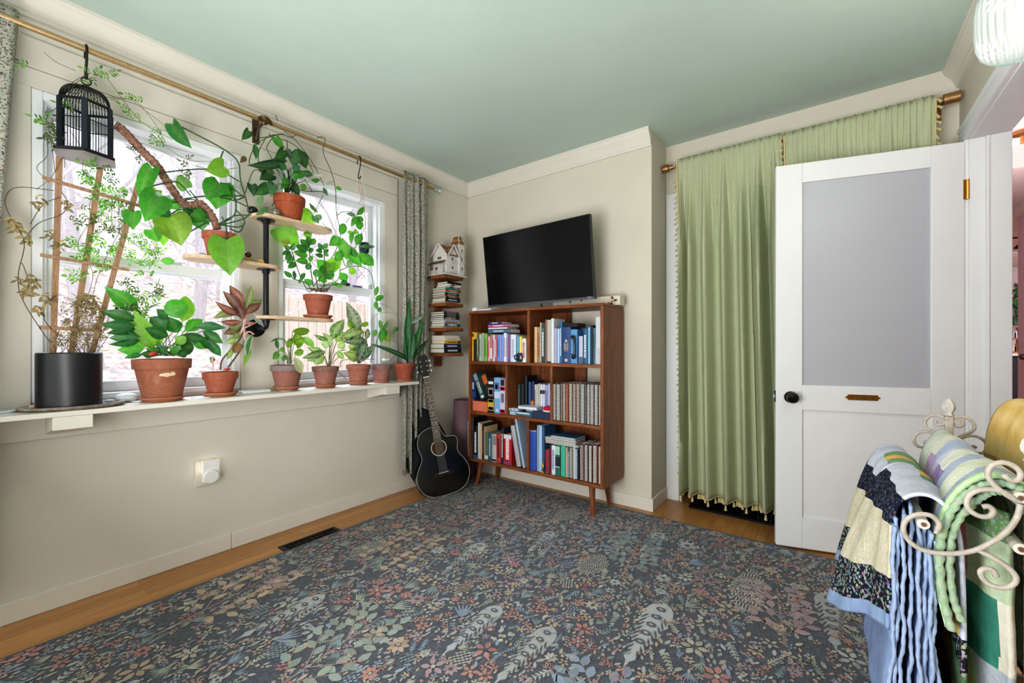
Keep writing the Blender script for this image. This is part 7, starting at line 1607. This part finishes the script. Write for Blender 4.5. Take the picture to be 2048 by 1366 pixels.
TEA, SGE, LSG, GIN, PIN = alpha(rgb('3F8272'), 1), alpha(rgb('B4C4A4'), .85), alpha(rgb('B2C090'), .95), alpha(rgb('AEB6BC'), .8), alpha(rgb('CC8488'), .8)
def cf3(s, l, T):
    r = int(l/.105)
    if s > .86: return TEA
    if l > .33 and s < .8: return [SGE, alpha(rgb('7A9870'), .85)][int(s*4) % 2]
    if s > .62: return [alpha(rgb('8F8A96'), .6), PIN, alpha(rgb('4C5A70'), .6), SGE][r % 4]
    if r == 0: return GIN if (s < .25) else LSG
    if r == 1: return alpha(rgb('B8B8A4'), 1) if s < .05 else TEA
    return SGE
b = MB(); drape(b, P3, 1.31, 1.715, 44, cf3, .006, .12, 13, .28); b.build('quilt_face', MT['quilt'], q3, smooth=1.2, solid=.009)
b = MB()
def f3(s_, t):
    z = .75+(.362-.75)*t; d = .004*sin(s_*9+t*3)+.005*mnoise.noise(V((s_*3, t*5, 3)))
    return V((.213+.053*s_-d*.9, 1.305-.143*s_-d*.4, z+.012*s_*t))
def c3(s_, t):
    z = .75+(.362-.75)*t
    if z > .69: return alpha(rgb('5E7E50'), .6)
    if z > .577: return SGE if s_ > .32 else (PIN if z > .61 else alpha(rgb('B87070'), .5))
    if z > .44: return alpha(rgb('D4D0C0'), 1) if s_ > .86+.1*(z-.44) else (TEA if s_ > .2 else alpha(rgb('8F8A96'), .6))
    return LSG if s_ < .62-(z-.36)*1.5 else GIN
b.grid(f3, 40, 60, colf=c3); b.build('hanging_end', MT['quilt'], q3, smooth=1.2, solid=.01)
P3b = path([(.215, .37), (.214, .45), (.216, .55), (.22, .64), (.228, .70), (.245, .745), (.268, .75)], 9)
b = MB(); drape(b, P3b, 1.60, 1.745, 20, lambda s, l, T: alpha(rgb('4A7C74'), .9) if l > .17 else TEA, .006, 0, 17); b.build('folded_layer', MT['quilt'], q3, smooth=1.2, solid=.009)
q4 = thing('yellow_quilt', 'thick mustard yellow quilt draped on the far arm of the rack', 'quilt', (.41, 1.46, .3), 0, 'quilts on the rack')
P4 = path([(.375, .28), (.368, .45), (.362, .60), (.358, .74), (.364, .83), (.382, .885), (.41, .908), (.438, .89), (.455, .84), (.46, .70), (.465, .45)], 9)
def cf4(s, l, T):
    if l < .12: return alpha(rgb('5A7A62'), .9)
    if l < .36: return alpha(rgb('BE8E5A'), 1)
    return alpha(mix(rgb('E0BC74'), rgb('E8CA8C'), .5+.5*sin(l*52)), 1)
b = MB(); drape(b, P4, 1.16, 1.735, 50, cf4, .008, 0, 23); b.build('quilt_face', MT['quilt'], q4, smooth=1.2, solid=.012)
b = MB()
for l in (.80, .84, .875): pass
P4i = path([(.392, .40), (.388, .60), (.386, .74), (.39, .82), (.41, .87), (.43, .82), (.436, .6)], 9)
drape(b, P4i, 1.165, 1.73, 10, lambda s, l, T: alpha(rgb('C89C54'), 1), .004, 0, 29); b.build('folded_layer', MT['quilt'], q4, smooth=1.2, solid=.02)
b = MB(col=IW); b.tube([(.41, yf, .845), (.41, yb2, .845)], .009, 12); b.build('bar', MT['white_iron'], rk, smooth=.6)
# slatted crate under the rack
ct = thing('wooden_crate', 'small light wood slatted crate under the quilts', 'crate', (.30, 1.40, 0))
b = MB()
for k in range(4): b.bx(.18, .43, 1.22, 1.232, .015+.085*k, .08+.085*k); b.bx(.18, .43, 1.568, 1.58, .015+.085*k, .08+.085*k); b.bx(.18, .192, 1.232, 1.568, .015+.085*k, .08+.085*k); b.bx(.418, .43, 1.232, 1.568, .015+.085*k, .08+.085*k)
b.bx(.18, .43, 1.22, 1.58, .0005, .012); b.build('slats', MT['ply'], ct)
for x in (.194, .398):
    for y in (1.234, 1.548): q = MB(); q.bx(x, x+.018, y, y+.018, .012, .345); q.build('corner_post', MT['ply'], ct)
# ================================================================ WALL LAMP
lc = V((.434, 1.80, 0)); lz = 1.868
lm = thing('wall_lamp', 'ribbed glass lamp glowing at the top right near the doorway', 'lamp', (lc.x, lc.y, lz))
b = MB(); pf = [(.0, .0), (.035, .002), (.06, .010), (.078, .028), (.087, .055), (.09, .09), (.09, .15), (.086, .185), (.072, .205), (.045, .215)]
b.lathe([(r, lz+z) for r, z in pf], 180, (lc.x, lc.y, 0), rib=lambda a: 1+.026*cos(30*a)); b.build('glass_shade', MT['shade'], lm, smooth=.9)
b = MB(); b.ball((lc.x, lc.y, lz+.11), .022, 16, 10); b.build('bulb', MT['bulb'], lm, smooth=1)
b = MB(col=rgb('B08A5C')); b.lathe([(.046, lz+.213), (.05, lz+.225), (.03, lz+.25), (.012, lz+.255), (.012, lz+.275)], 24, (lc.x, lc.y, 0)); b.tube(spline([(lc.x, lc.y, lz+.27), (lc.x+.03, lc.y, lz+.29), (XR-.012, lc.y, lz+.27)], 6), .008, 10); b.lathe([(.05, 0), (.05, .008), (.03, .014)], 24, (XR, lc.y, lz+.27), Matrix.Rotation(-PI/2, 3, 'Y')); b.build('arm', MT['brass'], lm, smooth=.6)
# ================================================================ LIGHT
def light(kind, name, loc, energy, col=(1, 1, 1), target=None, **kw):
    d = bpy.data.lights.new(name, kind); d.energy = energy; d.color = col
    for k, v in kw.items(): setattr(d, k, v)
    o = bpy.data.objects.new(name, d); C.objects.link(o); o.location = loc
    if target is not None: o.rotation_euler = (V(target)-V(loc)).to_track_quat('-Z', 'Y').to_euler()
    return o
light('POINT', 'wall_lamp_light', (lc.x, lc.y, lz+.11), 48, (1, .965, .93), shadow_soft_size=.034)
light('POINT', 'hall_light', (HP.x, HP.y, HP.z-.25), 40, (1, .95, .92), shadow_soft_size=.1)
light('AREA', 'kitchen_light', (3.0, 9.0, 2.3), 130, (.95, .95, 1), (3.0, 10, 0), size=2.0)
light('AREA', 'ceiling_fill', (-.95, -.25, .85), 68, (.97, .985, 1), (-.65, 1.9, 2.44), size=1.0)  # added unseen area lamp that brightens the ceiling
light('AREA', 'fill_light', (-1.0, -1.25, 1.22), 42, (.955, .975, 1), (-1.0, 3, 1.22), shape='RECTANGLE', size=2.9, size_y=2.3)
light('AREA', 'sky_fill', (-4.3, 1.3, 3.45), 280, (.76, .86, 1), (-1.0, 1.3, 0), shape='RECTANGLE', size=3.0, size_y=.8)  # added lamp outside, out of view, for bluish light on the rug
w = bpy.data.worlds.new('overcast'); scene.world = w; w.use_nodes = True
nt = w.node_tree; bg = nt.nodes['Background']
tc = nt.nodes.new('ShaderNodeTexCoord'); sx = nt.nodes.new('ShaderNodeSeparateXYZ'); rmp = nt.nodes.new('ShaderNodeValToRGB')
nt.links.new(tc.outputs['Generated'], sx.inputs[0]); nt.links.new(sx.outputs[2], rmp.inputs[0]); nt.links.new(rmp.outputs[0], bg.inputs[0])
rmp.color_ramp.elements[0].position = .4; rmp.color_ramp.elements[0].color = (.86, .86, .92, 1); rmp.color_ramp.elements[1].position = .9; rmp.color_ramp.elements[1].color = (.88, .92, 1, 1)
bg.inputs[1].default_value = 3.0
scene.view_settings.view_transform = 'Standard'; scene.view_settings.look = 'Medium High Contrast'; scene.view_settings.exposure = -.6; scene.view_settings.gamma = 1
scene.cycles.max_bounces = 6; scene.cycles.diffuse_bounces = 4; scene.cycles.glossy_bounces = 3; scene.cycles.use_adaptive_sampling = True; scene.cycles.adaptive_threshold = .07; scene.cycles.transparent_max_bounces = 12; scene.cycles.sample_clamp_indirect = 6
